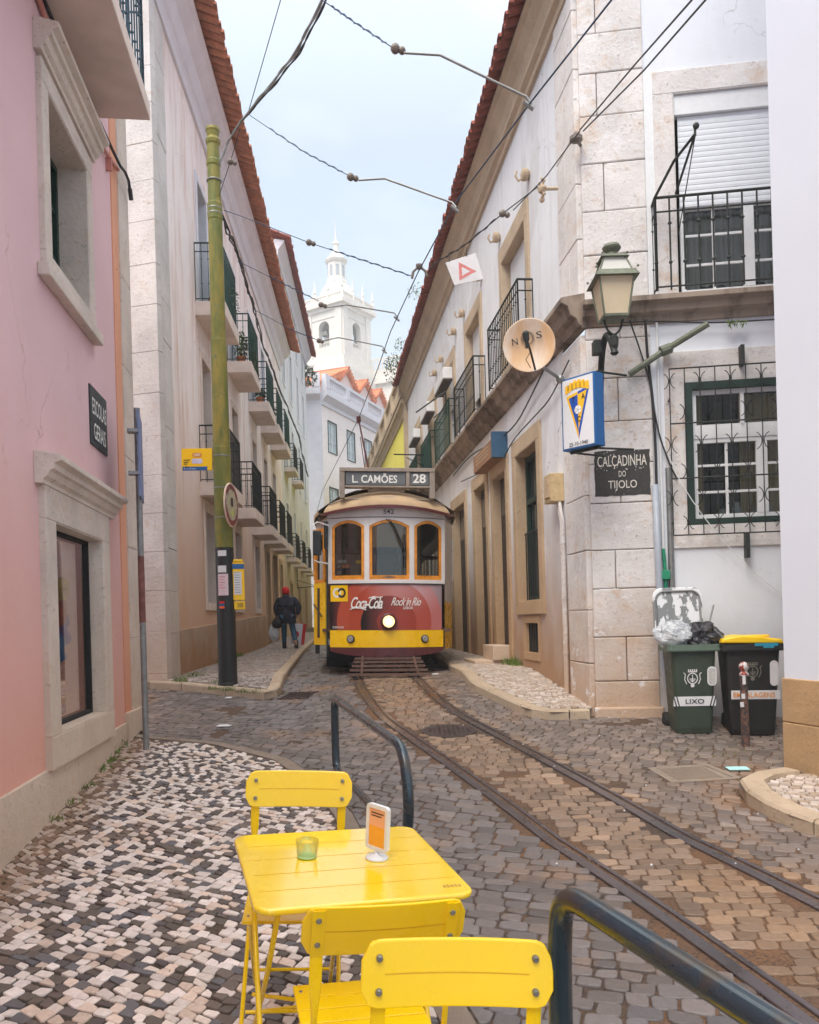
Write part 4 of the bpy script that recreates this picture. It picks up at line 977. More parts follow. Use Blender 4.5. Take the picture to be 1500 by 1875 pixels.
m=MB(); m.box(a+f,b,-.08,-.02,3.66,3.78,FS); m.box(a+f,a+f+.05,-.08,-.03,3.78,d-f,FS); m.box(a+f+.05,b,-.08,-.03,d-f-.05,d-f,FS); m.box(1.68,1.72,-.08,-.03,3.78,d-f-.05,FS); m.box(a+f+.05,b,-.08,-.03,3.78,3.82,FS); obj('transom',m,M['whitewood'],lo)
m=MB(); m.box(a+f+.02,b,-.066,-.062,3.8,d-f-.02,FS); obj('transom_pane',m,M['clear'],lo)
curtain(FS,lo,1.72,2.7,2.7,4.2,-.30,curd,.018,.10); curtain(FS,lo,1.14,1.30,2.7,4.2,-.25,curd,.02,.09)
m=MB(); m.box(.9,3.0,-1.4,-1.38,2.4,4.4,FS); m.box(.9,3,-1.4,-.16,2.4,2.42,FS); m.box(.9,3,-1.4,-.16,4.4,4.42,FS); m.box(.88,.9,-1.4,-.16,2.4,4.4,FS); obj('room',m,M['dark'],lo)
m=MB()
for x,z,r_,h_ in ((1.5,2.75,.06,.12),(1.66,2.75,.05,.2),(1.9,2.75,.07,.15),(2.0,2.75,.04,.22)): m.lathe([(r_,0),(r_*1.2,h_*.5),(r_*.6,h_*.8),(r_*.7,h_)],(x,-.22,z),10,FS)
obj('sill_ornament',m,flat('pale_ceramic',lin(200,204,206),.3),lo)
m=MB(); g0,g1,z0,z1=.88,2.95,2.56,4.44
for z in (z0,3.20,3.82,z1): m.tube([(g0,.12,z),(g1,.12,z)],.009,6,FS)
xs=[g0+i*.165 for i in range(13)]
for x in xs: m.tube([(x,.12,z0),(x,.12,z1)],.0065,5,FS)
for x,zz in ((g0,4.1),(g0,2.7),(2.0,4.1),(2.0,2.7)): m.tube([(x,.12,zz),(x,.0,zz)],.010,5,FS)
def arc(cx,cz,r_,a0,a1): return [(cx+r_*math.cos(R(a0+(a1-a0)*i/8)),.125,cz+r_*math.sin(R(a0+(a1-a0)*i/8))) for i in range(9)]
for k,x in enumerate(xs[:-1]):
    rows=[(4.30,.10),(3.95,.10),(3.58,.11),(3.28,.10),(2.98,.10),(2.70,.09)]
    for j,(z,r_) in enumerate(rows):
        if (k+j)%2==0: 
            m.tube(arc(x-r_*1.1,z,r_,-60,60),.005,4,FS); m.tube(arc(x+r_*1.1,z,r_,120,240),.005,4,FS)
obj('window_grille',m,M['iron'],lo)
m=MB(); m.box(1.66,1.70,.02,.13,4.44,4.66,FS); obj('grille_bracket',m,M['iron'],lo); m=MB(); m.box(1.66,1.70,.02,.13,2.28,2.56,FS); obj('grille_bracket',m,M['iron'],lo)
# rear/top closure and steps
m=MB(); m.box(.9,3.2,-5,-4.9,0,13,FS); m.quad([(.0,-.1,9.6),(18,-.1,9.6),(18,-7,11.8),(0,-7,11.8)],FR); obj('roof_slope',m,M['tileD'],Rb)
t=thing('entrance_steps','two pale stone entrance steps on the narrow right pavement','steps',FR@Vector((4.5,.3,.7)))
m=MB(); m.box(4.10,5.15,.04,.60,.45,.98,FR); obj('lower_step',m,M['stoneL'],t,bev=.012); m=MB(); m.box(4.04,4.9,-.3,.30,.98,1.22,FR); obj('upper_step',m,M['stoneL'],t,bev=.012)
# ---- yellow building
FY=wall_frame((FR@Vector((18.1,0,0))).x,(FR@Vector((18.1,0,0))).y,-.123,1,-1)
Y=thing('yellow_building','bright yellow building with pale balustrade above its cornice beyond the corner building','building',Matrix.Translation(FY@Vector((0,0,.9))))
m=MB(); wall(m,FY,0,20,.4,8.7,[(2,3.2,4.2,6.2,.2),(6,7.2,4.2,6.2,.2)]); m.quad([(0,-.0,.4),(0,-3,.4),(0,-3,9),(0,0,9)],FY); obj('wall',m,flat('lemon_yellow_plaster',lin(255,240,112),.85,0,.08,.8),Y)
for a in (2,6): window(FY,Y,a,a+1.2,4.2,6.2,w=.15,dep=.2,mats=('cornR','greenwood','glass'))
m=MB(); profile(FY,0,20,[(-.05,8.7),(.05,8.7),(.07,8.8),(.14,8.95),(.22,9.0),(.22,9.1),(-.05,9.15)],m); m.box(0,.5,-.1,.1,.4,9.1,FY); obj('cornice',m,M['cornR'],Y)
m=MB(); m.box(0,20,.0,.25,9.15,9.28,FY); m.box(0,20,.0,.25,9.95,10.08,FY); s=0
while s<20:
    m.box(s,s+.4,-.02,.27,9.28,9.95,FY); k=s+.55
    while k<s+2.4: m.lathe([(.06,0),(.04,.08),(.085,.25),(.045,.45),(.07,.67)],(k,.12,9.28),6,FY); k+=.24
    s+=2.6
obj('balustrade',m,M['cornR'],Y)
m=MB(); tri_leaves(m,FY@Vector((-.2,.35,9.9)),.45,240,.05); tri_leaves(m,FR@Vector((17.2,.5,10.0)),.35,160,.05); tag(obj('eave_weeds',m,M['plantD']),'shaggy weeds sprouting where the dark eaves meet the yellow building','plant')
for s,l in ((11.0,'thin weeds sprouting from the right roof tiles above the tilted sign'),(15.0,'small weed tuft on the right eaves below the pull-off wires')):
    m=MB(); tri_leaves(m,FR@Vector((s,.52,9.85)),.22,90,.035); tag(obj('roof_weed',m,M['plant']),l,'plant')
# ---- near right building (smooth white, stone plinth)
FN=wall_frame(3.23,7.09,.30,-1,1)
if (FN.col[1].x>0): FN=wall_frame(3.23,7.09,.30,-1,-1)
Nb=thing('near_white_building','smooth bluish white building edge with brown stone plinth at the right margin','building',Matrix.Translation(Vector((3.23,7.09,.34))))
m=MB(); m.box(0,9,-4,0,1.10,13,FN); obj('wall',m,M['white2'],Nb)
m=MB(); m.box(-.02,1.6,-.4,.02,.0,.72,FN); m.box(-.02,1.6,-.4,.018,.724,1.10,FN); m.box(1.605,6,-.4,.02,-.2,1.09,FN); obj('plinth',m,stone('tan_plinth_stone',lin(196,160,118),lin(110,80,55),.11,-.5,.8,.3),Nb,bev=.01)
# ================================================================== tram
to=Vector((-.375,13.12,gr(13.12)))
TM=Matrix.Translation(to)@Matrix.Rotation(R(4.0),4,'Z')@Matrix.Rotation(.026,4,'Y')
TR=thing('tram','old yellow and white street tram with destination board and lit headlight','tram',TM)
K=.00873
bow=lambda x:.26*(x/.92)**2
def strip(mb,x0,x1,z0,z1,off=0,th=.04,n=12):
    for i in range(n):
        a=x0+(x1-x0)*i/n; b=x0+(x1-x0)*(i+1)/n
        mb.add([(a,bow(a)-off,z0),(b,bow(b)-off,z0),(b,bow(b)-off,z1),(a,bow(a)-off,z1),(a,bow(a)+th,z0),(b,bow(b)+th,z0),(b,bow(b)+th,z1),(a,bow(a)+th,z1)],
          [(0,1,2,3),(4,7,6,5),(3,2,6,7),(0,4,5,1)]+([(0,3,7,4)] if i==0 else [])+([(1,5,6,2)] if i==n-1 else []),TM)
HW=.925
m=MB(); strip(m,-HW,HW,.45,.725,.008,.05)
obj('lower_band',m,M['ypaint'],TR,smooth=False)
m=MB()
for i in range(16):
    a=-HW+HW*2*i/16; b=a+HW/8; d=lambda x:.30+.09*(abs(x)/HW)**3
    m.add([(a,bow(a)-.03,d(a)),(b,bow(b)-.03,d(b)),(b,bow(b)-.03,.447),(a,bow(a)-.03,.447),(a,bow(a)+.3,d(a)),(b,bow(b)+.3,d(b)),(b,bow(b)+.05,.447),(a,bow(a)+.05,.447)],[(0,1,2,3),(3,2,6,7),(0,4,5,1)],TM)
m.box(-.18,.20,-.07,.0,.30,.44,TM); m.box(-.05,.07,-.11,-.0,.33,.39,TM)
bp=obj('bumper',m,M['maroon'],TR)
m=MB()
for x in (-.42,-.34,-.14,.16,.34,.42): 
    for z in (.36,.42): m.ball((x,bow(x)-.035-(.04 if abs(x)<.18 else 0),z),.010,6,TM)
obj('rivets',m,M['maroon'],bp)
# advertising panel
am=N('red_ring_advert'); tcx=am.n('ShaderNodeTexCoord'); sp=am.n('ShaderNodeSeparateXYZ'); am.l(tcx.outputs['Object'],sp.inputs[0])
def dist(cx,cz):
    a=am.math('ADD',sp.outputs['X'],-cx); b=am.math('ADD',sp.outputs['Z'],-cz); return am.math('SQRT',am.math('ADD',am.math('MULTIPLY',a,a),am.math('MULTIPLY',b,b)))
step=lambda v,t,s=.003: am.rng(v,t-s,t+s)
base=am.mix(am.rng(sp.outputs['X'],-.55,.55),lin(176,72,58),lin(196,150,158))
base=am.mix(am.rng(dist(.22,1.58),.05,.75,.95,0),base,lin(226,214,228))
r1=dist(.05,.86)
base=am.mix(step(r1,.86),am.mix(am.rng(dist(.25,1.55),.1,.75,.8,0),am.mix(am.rng(sp.outputs['X'],.1,.75),lin(182,80,56),lin(196,118,116)),lin(218,196,208)),am.mix(am.rng(sp.outputs['X'],-.9,-.5),lin(30,26,28),am.mix(am.rng(sp.outputs['X'],.6,.95),base,lin(150,140,146))))
base=am.mix(step(r1,.67),am.mix(am.rng(dist(.2,1.5),.05,.6,.6,0),am.mix(am.rng(sp.outputs['X'],-.1,.6),lin(176,72,48),lin(182,86,74)),lin(206,166,168)),base)
base=am.mix(step(dist(.02,.83),.45),am.mix(am.rng(sp.outputs['X'],-.38,.20),lin(22,18,20),lin(160,62,48)),base)
base=am.mix(step(dist(0,.87),.17),lin(150,52,40),base)
admat=am.out(base,.35)
m=MB(); strip(m,-HW,.90,.728,1.465,.004,.05,24); ad=obj('advert_panel',m,admat,TR)
m=MB(); strip(m,-HW+.01,-.635,1.19,1.455,.010,.0,4); sq=obj('yellow_square',m,M['ypaint'],ad)
for cx,mt in ((-.81,'white_paint'),(-.735,'black')):
    m=MB()
    for i in range(24):
        a,b=2*math.pi*i/24,2*math.pi*(i+1)/24; q=[]
        for (ang,r_) in ((a,.045),(b,.045),(b,.080),(a,.080)):
            x=cx+r_*math.cos(ang)*.85; z=1.33+r_*math.sin(ang); q.append((x,bow(x)-(.014 if mt=='black' else .0125),z))
        if mt=='black' and 150<math.degrees(a)<210: continue
        m.add(q,[(0,1,2,3)],TM)
    obj('ring_emblem',m,M[mt],sq)
def tframe(x,z,off):
    s=2*.26*x/.92**2; return TM@frame((x,bow(x)-off,z),(1,s,0),(s,-1,0))
text('Coca‑Cola'.replace('‑','-'),'lettering',tframe(-.33,1.165,.012),.52,.19,M['white_paint'],ad,off=.018,shear=.45,space=.82)
m=MB(); pts=[(-.60,1.06),(-.52,1.09),(-.42,1.075),(-.34,1.05)]; 
for (a,b) in zip(pts,pts[1:]): m.tube([(a[0],bow(a[0])-.012,a[1]),(b[0],bow(b[0])-.012,b[1])],.008,4,TM)
pts=[(-.30,1.24),(-.22,1.265),(-.14,1.25),(-.08,1.26)]
for (a,b) in zip(pts,pts[1:]): m.tube([(a[0],bow(a[0])-.012,a[1]),(b[0],bow(b[0])-.012,b[1])],.008,4,TM)
obj('script_swash',m,M['white_paint'],ad)
text('Rock in Rio','lettering',tframe(.30,1.185,.012),.50,.13,M['white_paint'],ad,off=.006,shear=.55,space=.9)
text('LISBOA','lettering',tframe(.33,1.085,.012),.16,.045,M['white_paint'],ad,off=.012)
text('20.28.06.2026','lettering',tframe(-.79,.775,.014),.20,.035,M['white_paint'],ad,off=.006)
# headlight
def disc(mb,x,z,r_,off,dep,n=24): mb.lathe([(r_,0),(r_,dep),(r_*.86,dep+.012),(.001,dep+.012)],(0,0,0),n,tframe(x,z,-.0+off)@Matrix.Rotation(R(-90),4,'X'))
m=MB(); disc(m,.015,.865,.135,-.0,.05); disc(m,.015,.865,.108,0,.075); hl=obj('headlight',m,M['maroon'],TR,smooth=False)
m=MB(); disc(m,.015,.865,.092,0,.092); obj('lens',m,emis('warm_lamp_glow',(1,.62,.22),1.2),hl)
m=MB(); disc(m,.015,.865,.045,0,.100); disc(m,.015,.865,.010,0,.11,8); obj('bulb',m,emis('bright_lamp_core',(1,.9,.65),5),hl)
for x in (-.585,.605):
    m=MB(); disc(m,x,.585,.068,.0,.02,18); h2=obj('indicator_lamp',m,M['black'],TR); m=MB(); disc(m,x,.585,.052,0,.032,18); obj('lens',m,flat('lamp_glass',lin(170,170,168),.15,.3,.4,60),h2)
# windows band
wins=[(-.89,-.37),(-.29,.355),(.435,.895)]
m=MB(); strip(m,-.955,.95,1.465,1.54,.012,.05); 
for a,b in ((-.955,-.89),(-.37,-.29),(.355,.435),(.895,.955)): strip(m,a,b,1.54,2.55,.004,.06,2)
strip(m,-.955,.955,2.55,2.70,.004,.05)
for a,b in wins:   # spandrels over the arches
    n=10; w_=b-a
    for i in range(n):
        x0,x1=a+w_*i/n,a+w_*(i+1)/n; f=lambda x:2.50-.10*(2*(x-a)/w_-1)**2
        m.add([(x0,bow(x0)-.004,f(x0)),(x1,bow(x1)-.004,f(x1)),(x1,bow(x1)-.004,2.55),(x0,bow(x0)-.004,2.55)],[(0,1,2,3)],TM)
obj('window_surround',m,M['tramwhite'],TR)
m=MB(); strip(m,-.955,.95,1.462,1.480,.022,.0); strip(m,-.95,.95,2.535,2.545,.014,0); obj('trim_line',m,M['black'],TR)
for a,b in wins:
    m=MB(); w_=b-a; n=14; fw=.045; f=lambda x:2.50-.10*(2*(x-a)/w_-1)**2
    outer=[(a,1.54)]+[(a+w_*i/n,f(a+w_*i/n)) for i in range(n+1)]+[(b,1.54)]
    inner=[(min(max(x,a+fw),b-fw),(z-fw if z>1.6 else z+.07)) for x,z in outer]
    for i in range(len(outer)):
        j=(i+1)%len(outer); o1,o2,i1,i2=outer[i],outer[j],inner[i],inner[j]
        g_=lambda p,o: (p[0],bow(p[0])+o,p[1])
        m.add([g_(o1,.006),g_(o2,.006),g_(i2,.006),g_(i1,.006),g_(i1,.05),g_(i2,.05)],[(0,1,2,3),(3,2,5,4)],TM)
    o=obj('window_frame',m,M['woodorange'],TR)
    m=MB(); strip(m,a+.02,b-.02,1.56,2.49,-.03,.034,6); obj('pane',m,M['clear'],o)
m=MB(); strip(m,-.24,.31,2.06,2.48,-.06,.065,6); obj('sun_blind',m,flat('tan_sun_blind',lin(206,160,110),.8,0,.08,4),TR)
# wiper
m=MB(); pt=[(-.02,2.50),(.08,2.42),(.20,2.15),(.29,1.98)]; m.tube([(x,bow(x)-.05,z) for x,z in pt],.010,5,TM); pt=[(.03,2.50),(.12,2.38),(.24,2.10),(.29,1.98)]; m.tube([(x,bow(x)-.04,z) for x,z in pt],.008,5,TM)
m.tube([(.27,bow(.27)-.03,2.26),(.29,bow(.29)-.03,1.98),(.285,bow(.28)-.03,1.72)],.011,5,TM); obj('wiper',m,M['rubber'],TR)
text('542','lettering',tframe(.02,2.625,.014),.17,.075,M['black'],TR,off=.004)
# roof
def roofpt(a,t):   # a: plan angle position along outline, t 0..1 from edge to crown
    pass
outl=[]
def plan(y): return 1.02 if y<.3 else (1.02+(1.14-1.02)*(y-.3)/1.2 if y<1.5 else 1.14)
def rows_out(sc,z,push=0):
    pts=[]
    for i in range(17):
        x=-1.02+2.04*i/16; pts.append((x*sc, bow(x)*.95-.14+(1-sc)*1.4+push, z-.10*(abs(x)/1.02)**2*(1 if sc>.9 else sc)))
    return pts
m=MB(); lv=[(1.0,2.70),(1.0,2.74),(.97,2.80),(.90,2.88),(.78,2.96),(.60,3.03),(.38,3.07),(.1,3.085)]
rings=[rows_out(s,z) for s,z in lv]
vs=[p for r_ in rings for p in r_]; fs=[]
for j in range(len(rings)-1):
    for i in range(16): fs.append((j*17+i,j*17+i+1,(j+1)*17+i+1,(j+1)*17+i))
m.add(vs,fs,TM)
# long roof body
pf=[(-1.23,2.60),(-1.24,2.66),(-1.05,2.78),(-.85,2.90),(-.55,3.0),(0,3.05),(.55,3.0),(.85,2.90),(1.05,2.78),(1.25,2.66),(1.24,2.60)]
vs=[];fs=[]
for y,s in ((.35,.90),(.9,.97),(1.5,1.0),(8.3,1.0)):
    for x,z in pf: vs.append((x*s,y,z+(.02 if s<1 else 0)))
for j in range(3):
    for i in range(10): fs.append((j*11+i,j*11+i+1,(j+1)*11+i+1,(j+1)*11+i))
m.add(vs,fs,TM); rf=obj('roof',m,M['tramroof'],TR,smooth=True)
m=MB(); 
for i in range(16):
    x0=-1.02+2.04*i/16; x1=x0+2.04/16; g_=lambda x:(x,bow(x)*.95-.145); z_=lambda x:2.70-.10*(abs(x)/1.02)**2
    m.add([(*g_(x0),z_(x0)-.03),(*g_(x1),z_(x1)-.03),(*g_(x1),z_(x1)+.02),(*g_(x0),z_(x0)+.02)],[(0,1,2,3)],TM)
    m.add([(*g_(x0),z_(x0)-.03),(*g_(x1),z_(x1)-.03),(x1,bow(x1)+.05,2.69),(x0,bow(x0)+.05,2.69)],[(0,1,2,3)],TM)
obj('gutter',m,M['maroon'],rf)
m=MB()
for a,b in ((-.93,-.38),(-.30,.30),(.38,.93)):
    path=[]
    for i in range(9): x=a+(b-a)*i/8; t=2*(i/8)-1; path.append((x,bow(x)*.9+.02-.1+.06,2.835-.035*t*t-.07*(abs(x)/1.0)**2+.02))
    m.tube(path,.014,5,TM)
obj('rain_strip',m,M['headbox'],rf)
# sides
m=MB();m2=MB();m3=MB();m4=MB()
for sg in (-1,1):
    A0=(sg*.955,.30); A1=(1.23 if sg>0 else -1.20,1.55); A2=(1.23 if sg>0 else -1.20,8.3)
    if sg>0:
        m.add([(*A0,1.2),(*A1,1.2),(*A1,2.68),(*A0,2.68)],[(0,1,2,3)],TM); m2.add([(*A0,.40),(*A1,.40),(*A1,1.2),(*A0,1.2)],[(0,1,2,3)],TM)
    else: m.add([(*A0,2.35),(*A1,2.35),(*A1,2.68),(*A0,2.68)],[(0,1,2,3)],TM)
    m.add([(*A1,1.2),(*A2,1.2),(*A2,1.6),(*A1,1.6)],[(0,1,2,3)],TM); m.add([(*A1,2.35),(*A2,2.35),(*A2,2.68),(*A1,2.68)],[(0,1,2,3)],TM)
    for i in range(8): y=1.55+i*.93; q_=1.23 if sg>0 else -1.20; m.box(q_-.02,q_+.02,y,y+.12,1.6,2.35,TM)
    m2.add([(*A1,.40),(*A2,.40),(*A2,1.2),(*A1,1.2)],[(0,1,2,3)],TM)
m.box(-1.20,1.23,8.28,8.3,.4,2.68,TM)
obj('side_panel',m,M['tramwhite'],TR); obj('side_skirt',m2,M['ypaint'],TR)
m=MB(); m.box(-1.215,-1.14,1.45,1.545,.3,2.45,TM); obj('door_post',m,M['black'],TR); m=MB(); m.box(-.985,-.955,.30,.34,.3,2.5,TM); obj('door_post',m,M['black'],TR)
# folded entrance door
Fd=TM@frame((-.975,.36,0),(-.34,.60,0),(-1,-.55,0)); m=MB(); m.box(0,.40,0,.04,.48,1.50,Fd); d=obj('folding_door',m,M['ypaint'],TR,bev=.006)
m=MB(); m.box(.02,.38,-.0,.04,1.5,1.56,Fd); m.box(.0,.07,0,.04,1.56,2.4,Fd); m.box(.33,.40,0,.04,1.56,2.4,Fd); m.box(.07,.33,0,.04,2.33,2.4,Fd); obj('door_window_frame',m,M['woodorange'],d)
m=MB(); m.box(.18,.25,.041,.05,.6,1.42,Fd); m.tube([(.05,.07,.95),(.33,.07,1.15)],.012,6,Fd); obj('door_slot',m,M['brownwood'],d)
m=MB(); m.box(-1.02,-.965,.18,.30,2.05,2.5,TM); m.box(-1.20,-1.06,.10,.16,1.93,2.33,TM); mr=obj('mirror',m,M['black'],TR,bev=.015)
m=MB(); m.tube([(-.94,.2,2.42),(-1.12,.08,2.46),(-1.20,.06,2.40),(-1.20,.06,1.86),(-1.10,.10,1.82),(-.94,.2,1.80)],.012,6,TM); obj('mirror_arm',m,M['tramwhite'],mr)
text('ENTRADA','lettering',TM@frame((-1.04,.82,2.50),(.15,1.25,0),(-1,.12,0)),.42,.06,M['black'],TR)
# interior
m=MB(); m.box(-1.05,1.05,.3,8.2,.70,.75,TM); m.box(-1.1,1.1,.3,8.2,2.60,2.63,TM); obj('floor_and_ceiling',m,flat('brown_interior',lin(96,70,52),.7),TR)
m=MB()
m.box(-1.08,-.35,1.60,1.64,.75,1.5,TM); m.box(.30,1.08,1.60,1.64,.75,1.6,TM); m.box(-1.08,-.98,1.6,1.66,1.5,2.6,TM); m.box(-.42,-.35,1.6,1.66,1.5,2.6,TM); m.box(.30,.37,1.6,1.66,1.5,2.6,TM); m.box(.98,1.08,1.6,1.66,1.5,2.6,TM); m.box(-1.08,1.08,1.6,1.65,2.35,2.6,TM); m.box(.3,1.08,1.6,1.66,1.98,2.04,TM)
obj('bulkhead',m,flat('dark_varnished_interior',lin(104,66,40),.5,0,.2,4),TR)
for y in (2.6,3.6,4.6):
    for x in (-.8,.75):
        m=MB(); m.box(x-.3,x+.3,y,y+.06,.75,1.55,TM); m.box(x-.3,x+.3,y-.4,y,1.15,1.22,TM); obj('seat',m,flat('dark_varnished_interior',lin(104,66,40),.5,0,.2,4),TR)
m=MB(); m.tube([(-.2,1.2,.75),(-.2,1.2,2.6)],.02,8,TM); m.tube([(.25,1.3,.75),(.25,1.3,2.6)],.02,8,TM); m.box(-.15,.22,.55,.8,.75,1.62,TM); obj('controller_and_poles',m,M['galv'],TR)
m=MB(); strip(m,-.83,-.60,1.60,1.80,-.05,.06,2); c=obj('route_card',m,M['black'],TR)
m=MB(); strip(m,-.73,-.605,1.735,1.79,-.047,.05,2); obj('orange_label',m,flat('card_orange',lin(240,140,40)),c); m=MB(); strip(m,-.80,-.66,1.82,1.87,-.06,.07,2); obj('paper_slip',m,M['paper'],c)
text('03','lettering',tframe(-.77,1.66,-.040),.07,.05,M['white_paint'],c); text('28E','lettering',tframe(-.775,1.76,-.040),.06,.035,M['white_paint'],c)
m=MB(); strip(m,-.50,-.42,1.80,1.86,-.08,.09,2); obj('yellow_notice',m,M['sign_yellow'],TR)
# destination box
m=MB(); z0,z1=3.04,3.325; hb=.765
for x in (-hb,hb-.085): m.box(x,x+.085,-.02,.16,2.84,z1-.05,TM)
m.box(-hb,hb,-.03,.17,z1-.06,z1,TM); m.box(-hb+.085,hb-.085,-.02,.16,z0-.03,z0,TM); m.box(.30,.36,-.02,.16,z0,z1-.06,TM); m.box(-hb+.085,hb-.085,.13,.16,z0,z1-.06,TM)
m.box(-.3,.3,.3,.36,2.95,z0,TM)
db=obj('destination_box',m,M['headbox'],TR,bev=.005)
dg_=flat('grey_blind',lin(100,104,108),.5,0,.08,3)
m=MB(); m.box(-hb+.10,.29,.0,.01,z0+.015,z1-.07,TM); m.box(.37,hb-.10,.0,.01,z0+.015,z1-.07,TM); obj('display',m,dg_,db)
Fh=TM@frame((-.20,-.004,(z0+z1)/2-.022),(1,0,0),(0,-1,0)); text('L. CAMÕES','lettering',Fh,.72,.155,M['white_paint'],db,off=.02)
Fh=TM@frame((.515,-.004,(z0+z1)/2-.022),(1,0,0),(0,-1,0)); text('28','lettering',Fh,.21,.15,M['white_paint'],db,off=.025)
# fender tray, underframe, wheels
m=MB()
for i,(z,y,w_) in enumerate(((.04,-.62,.64),(.10,-.46,.60),(.155,-.31,.57),(.21,-.17,.55),(.26,-.05,.53))):
    m.box(-w_-.0,w_,y-.06,y+.02,z,z+.035,TM)
for x in (-.40,.42): m.tube([(x*1.06,-.66,.045),(x,.0,.30)],.02,6,TM)
obj('fender_tray',m,flat('dull_brown_metal',lin(112,86,76),.6,.2,.25),TR)
m=MB(); m.box(-.75,.75,.5,8,.18,.42,TM)
for y in (2.6,5.6):
    for x in (-.44,.44): m.lathe([(.33,-.05),(.33,.05)],(0,0,0),20,TM@Matrix.Translation((x,y,.345))@Matrix.Rotation(R(90),4,'Y'))
m.box(-1.0,-.62,.9,1.6,.10,.45,TM); m.box(-.95,.95,1.2,7.5,.30,.45,TM)
obj('underframe',m,M['dark'],TR)
# trolley poles
tip=P(657,768,18.2); base_=TM@Vector((-.05,4.3,3.25))
m=MB(); m.tube([base_,tip],[.028,.016],8); m.tube([base_+Vector((-.12,0,0)),base_.lerp(tip,.8)+Vector((-.04,0,0))],.010,6); m.lathe([(.02,-.08),(.05,-.06),(.05,.06),(.02,.08)],tip,8); tp=obj('trolley_pole',m,M['maroon'],TR)
m=MB(); m.box(-.28,.28,3.9,4.7,3.06,3.14,TM)
for x in (-.2,-.07,.06,.19): m.tube([(x,3.9,3.14),(x*.6,4.3,3.27)],.014,5,TM)
m.box(-.26,.26,4.2,4.4,3.25,3.29,TM); obj('pole_base',m,M['maroon'],tp)
# ================================================================== bistro furniture
Y_=M['yellow']
d1=Vector(ray(5554,1237)).normalized(); d2=Vector(ray(253,1028)).normalized(); nz_=d1.cross(d2).normalized(); d2=nz_.cross(d1)
def slope_frame(o): o=Vector(o); return frame(o,d1,d2,nz_)
tc_=Vector((-.247,2.848,.8635)); tb=tc_-nz_*.745
TB=slope_frame(tb)
t=thing('bistro_table','square yellow metal bistro table on the chequered pavement','table',TB)
m=MB(); m.prism(rrect(-.352,.352,-.352,.352,.055,6),.723,.745,TB,axis=2); ytop=flat('glossy_yellow_table_paint',lin(255,214,20),.20,0,.03,5,.0); ytop.node_tree.nodes['Principled BSDF'].inputs['Coat Weight'].default_value=1; ytop.node_tree.nodes['Principled BSDF'].inputs['Coat Roughness'].default_value=.10; ytop.node_tree.nodes['Principled BSDF'].inputs['Coat IOR'].default_value=1.7; top=obj('table_top',m,ytop,t,bev=.009,seg=3)
m=MB()
for y in (-.21,-.07,.07,.21): m.box(-.325,.325,y-.0015,y+.0015,.7452,.7456,TB)
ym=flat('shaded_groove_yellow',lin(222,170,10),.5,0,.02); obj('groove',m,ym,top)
m=MB()
for k in range(5): m.box(.262+k*.013,.269+k*.013,-.292,-.274+.003*(k%2),.7452,.7458,TB)
obj('stamped_mark',m,flat('worn_brown_mark',lin(170,130,60),.6),top)
for sx in (-1,1):
    for sg in (-1,1):
        m=MB(); x=sx*(.29 if sg>0 else .265)
        m.tube([(x,sg*.26,.715),(x,sg*.05,.40),(x,-sg*.24,.05),(x,-sg*.275,.012),(x-sx*.05,-sg*.28,.010)],.0095,8,TB); obj('leg',m,Y_,t,smooth=True)
for y,z in ((.24,.06),(-.24,.06)):
    m=MB(); m.tube([(-.28,y,z+.05),(.28,y,z+.05)],.007,7,TB); obj('stretcher',m,Y_,t)
m=MB(); 
for sg in (-1,1): m.tube([(-.28,sg*.20,.20),(-.10,sg*.03,.24),(.10,sg*.03,.24),(.28,sg*.20,.20)],.007,7,TB)
obj('cross_brace',m,Y_,t)
m=MB(); m.box(-.27,.27,-.27,-.25,.70,.722,TB); m.box(-.27,.27,.25,.27,.70,.722,TB); obj('apron',m,Y_,t)
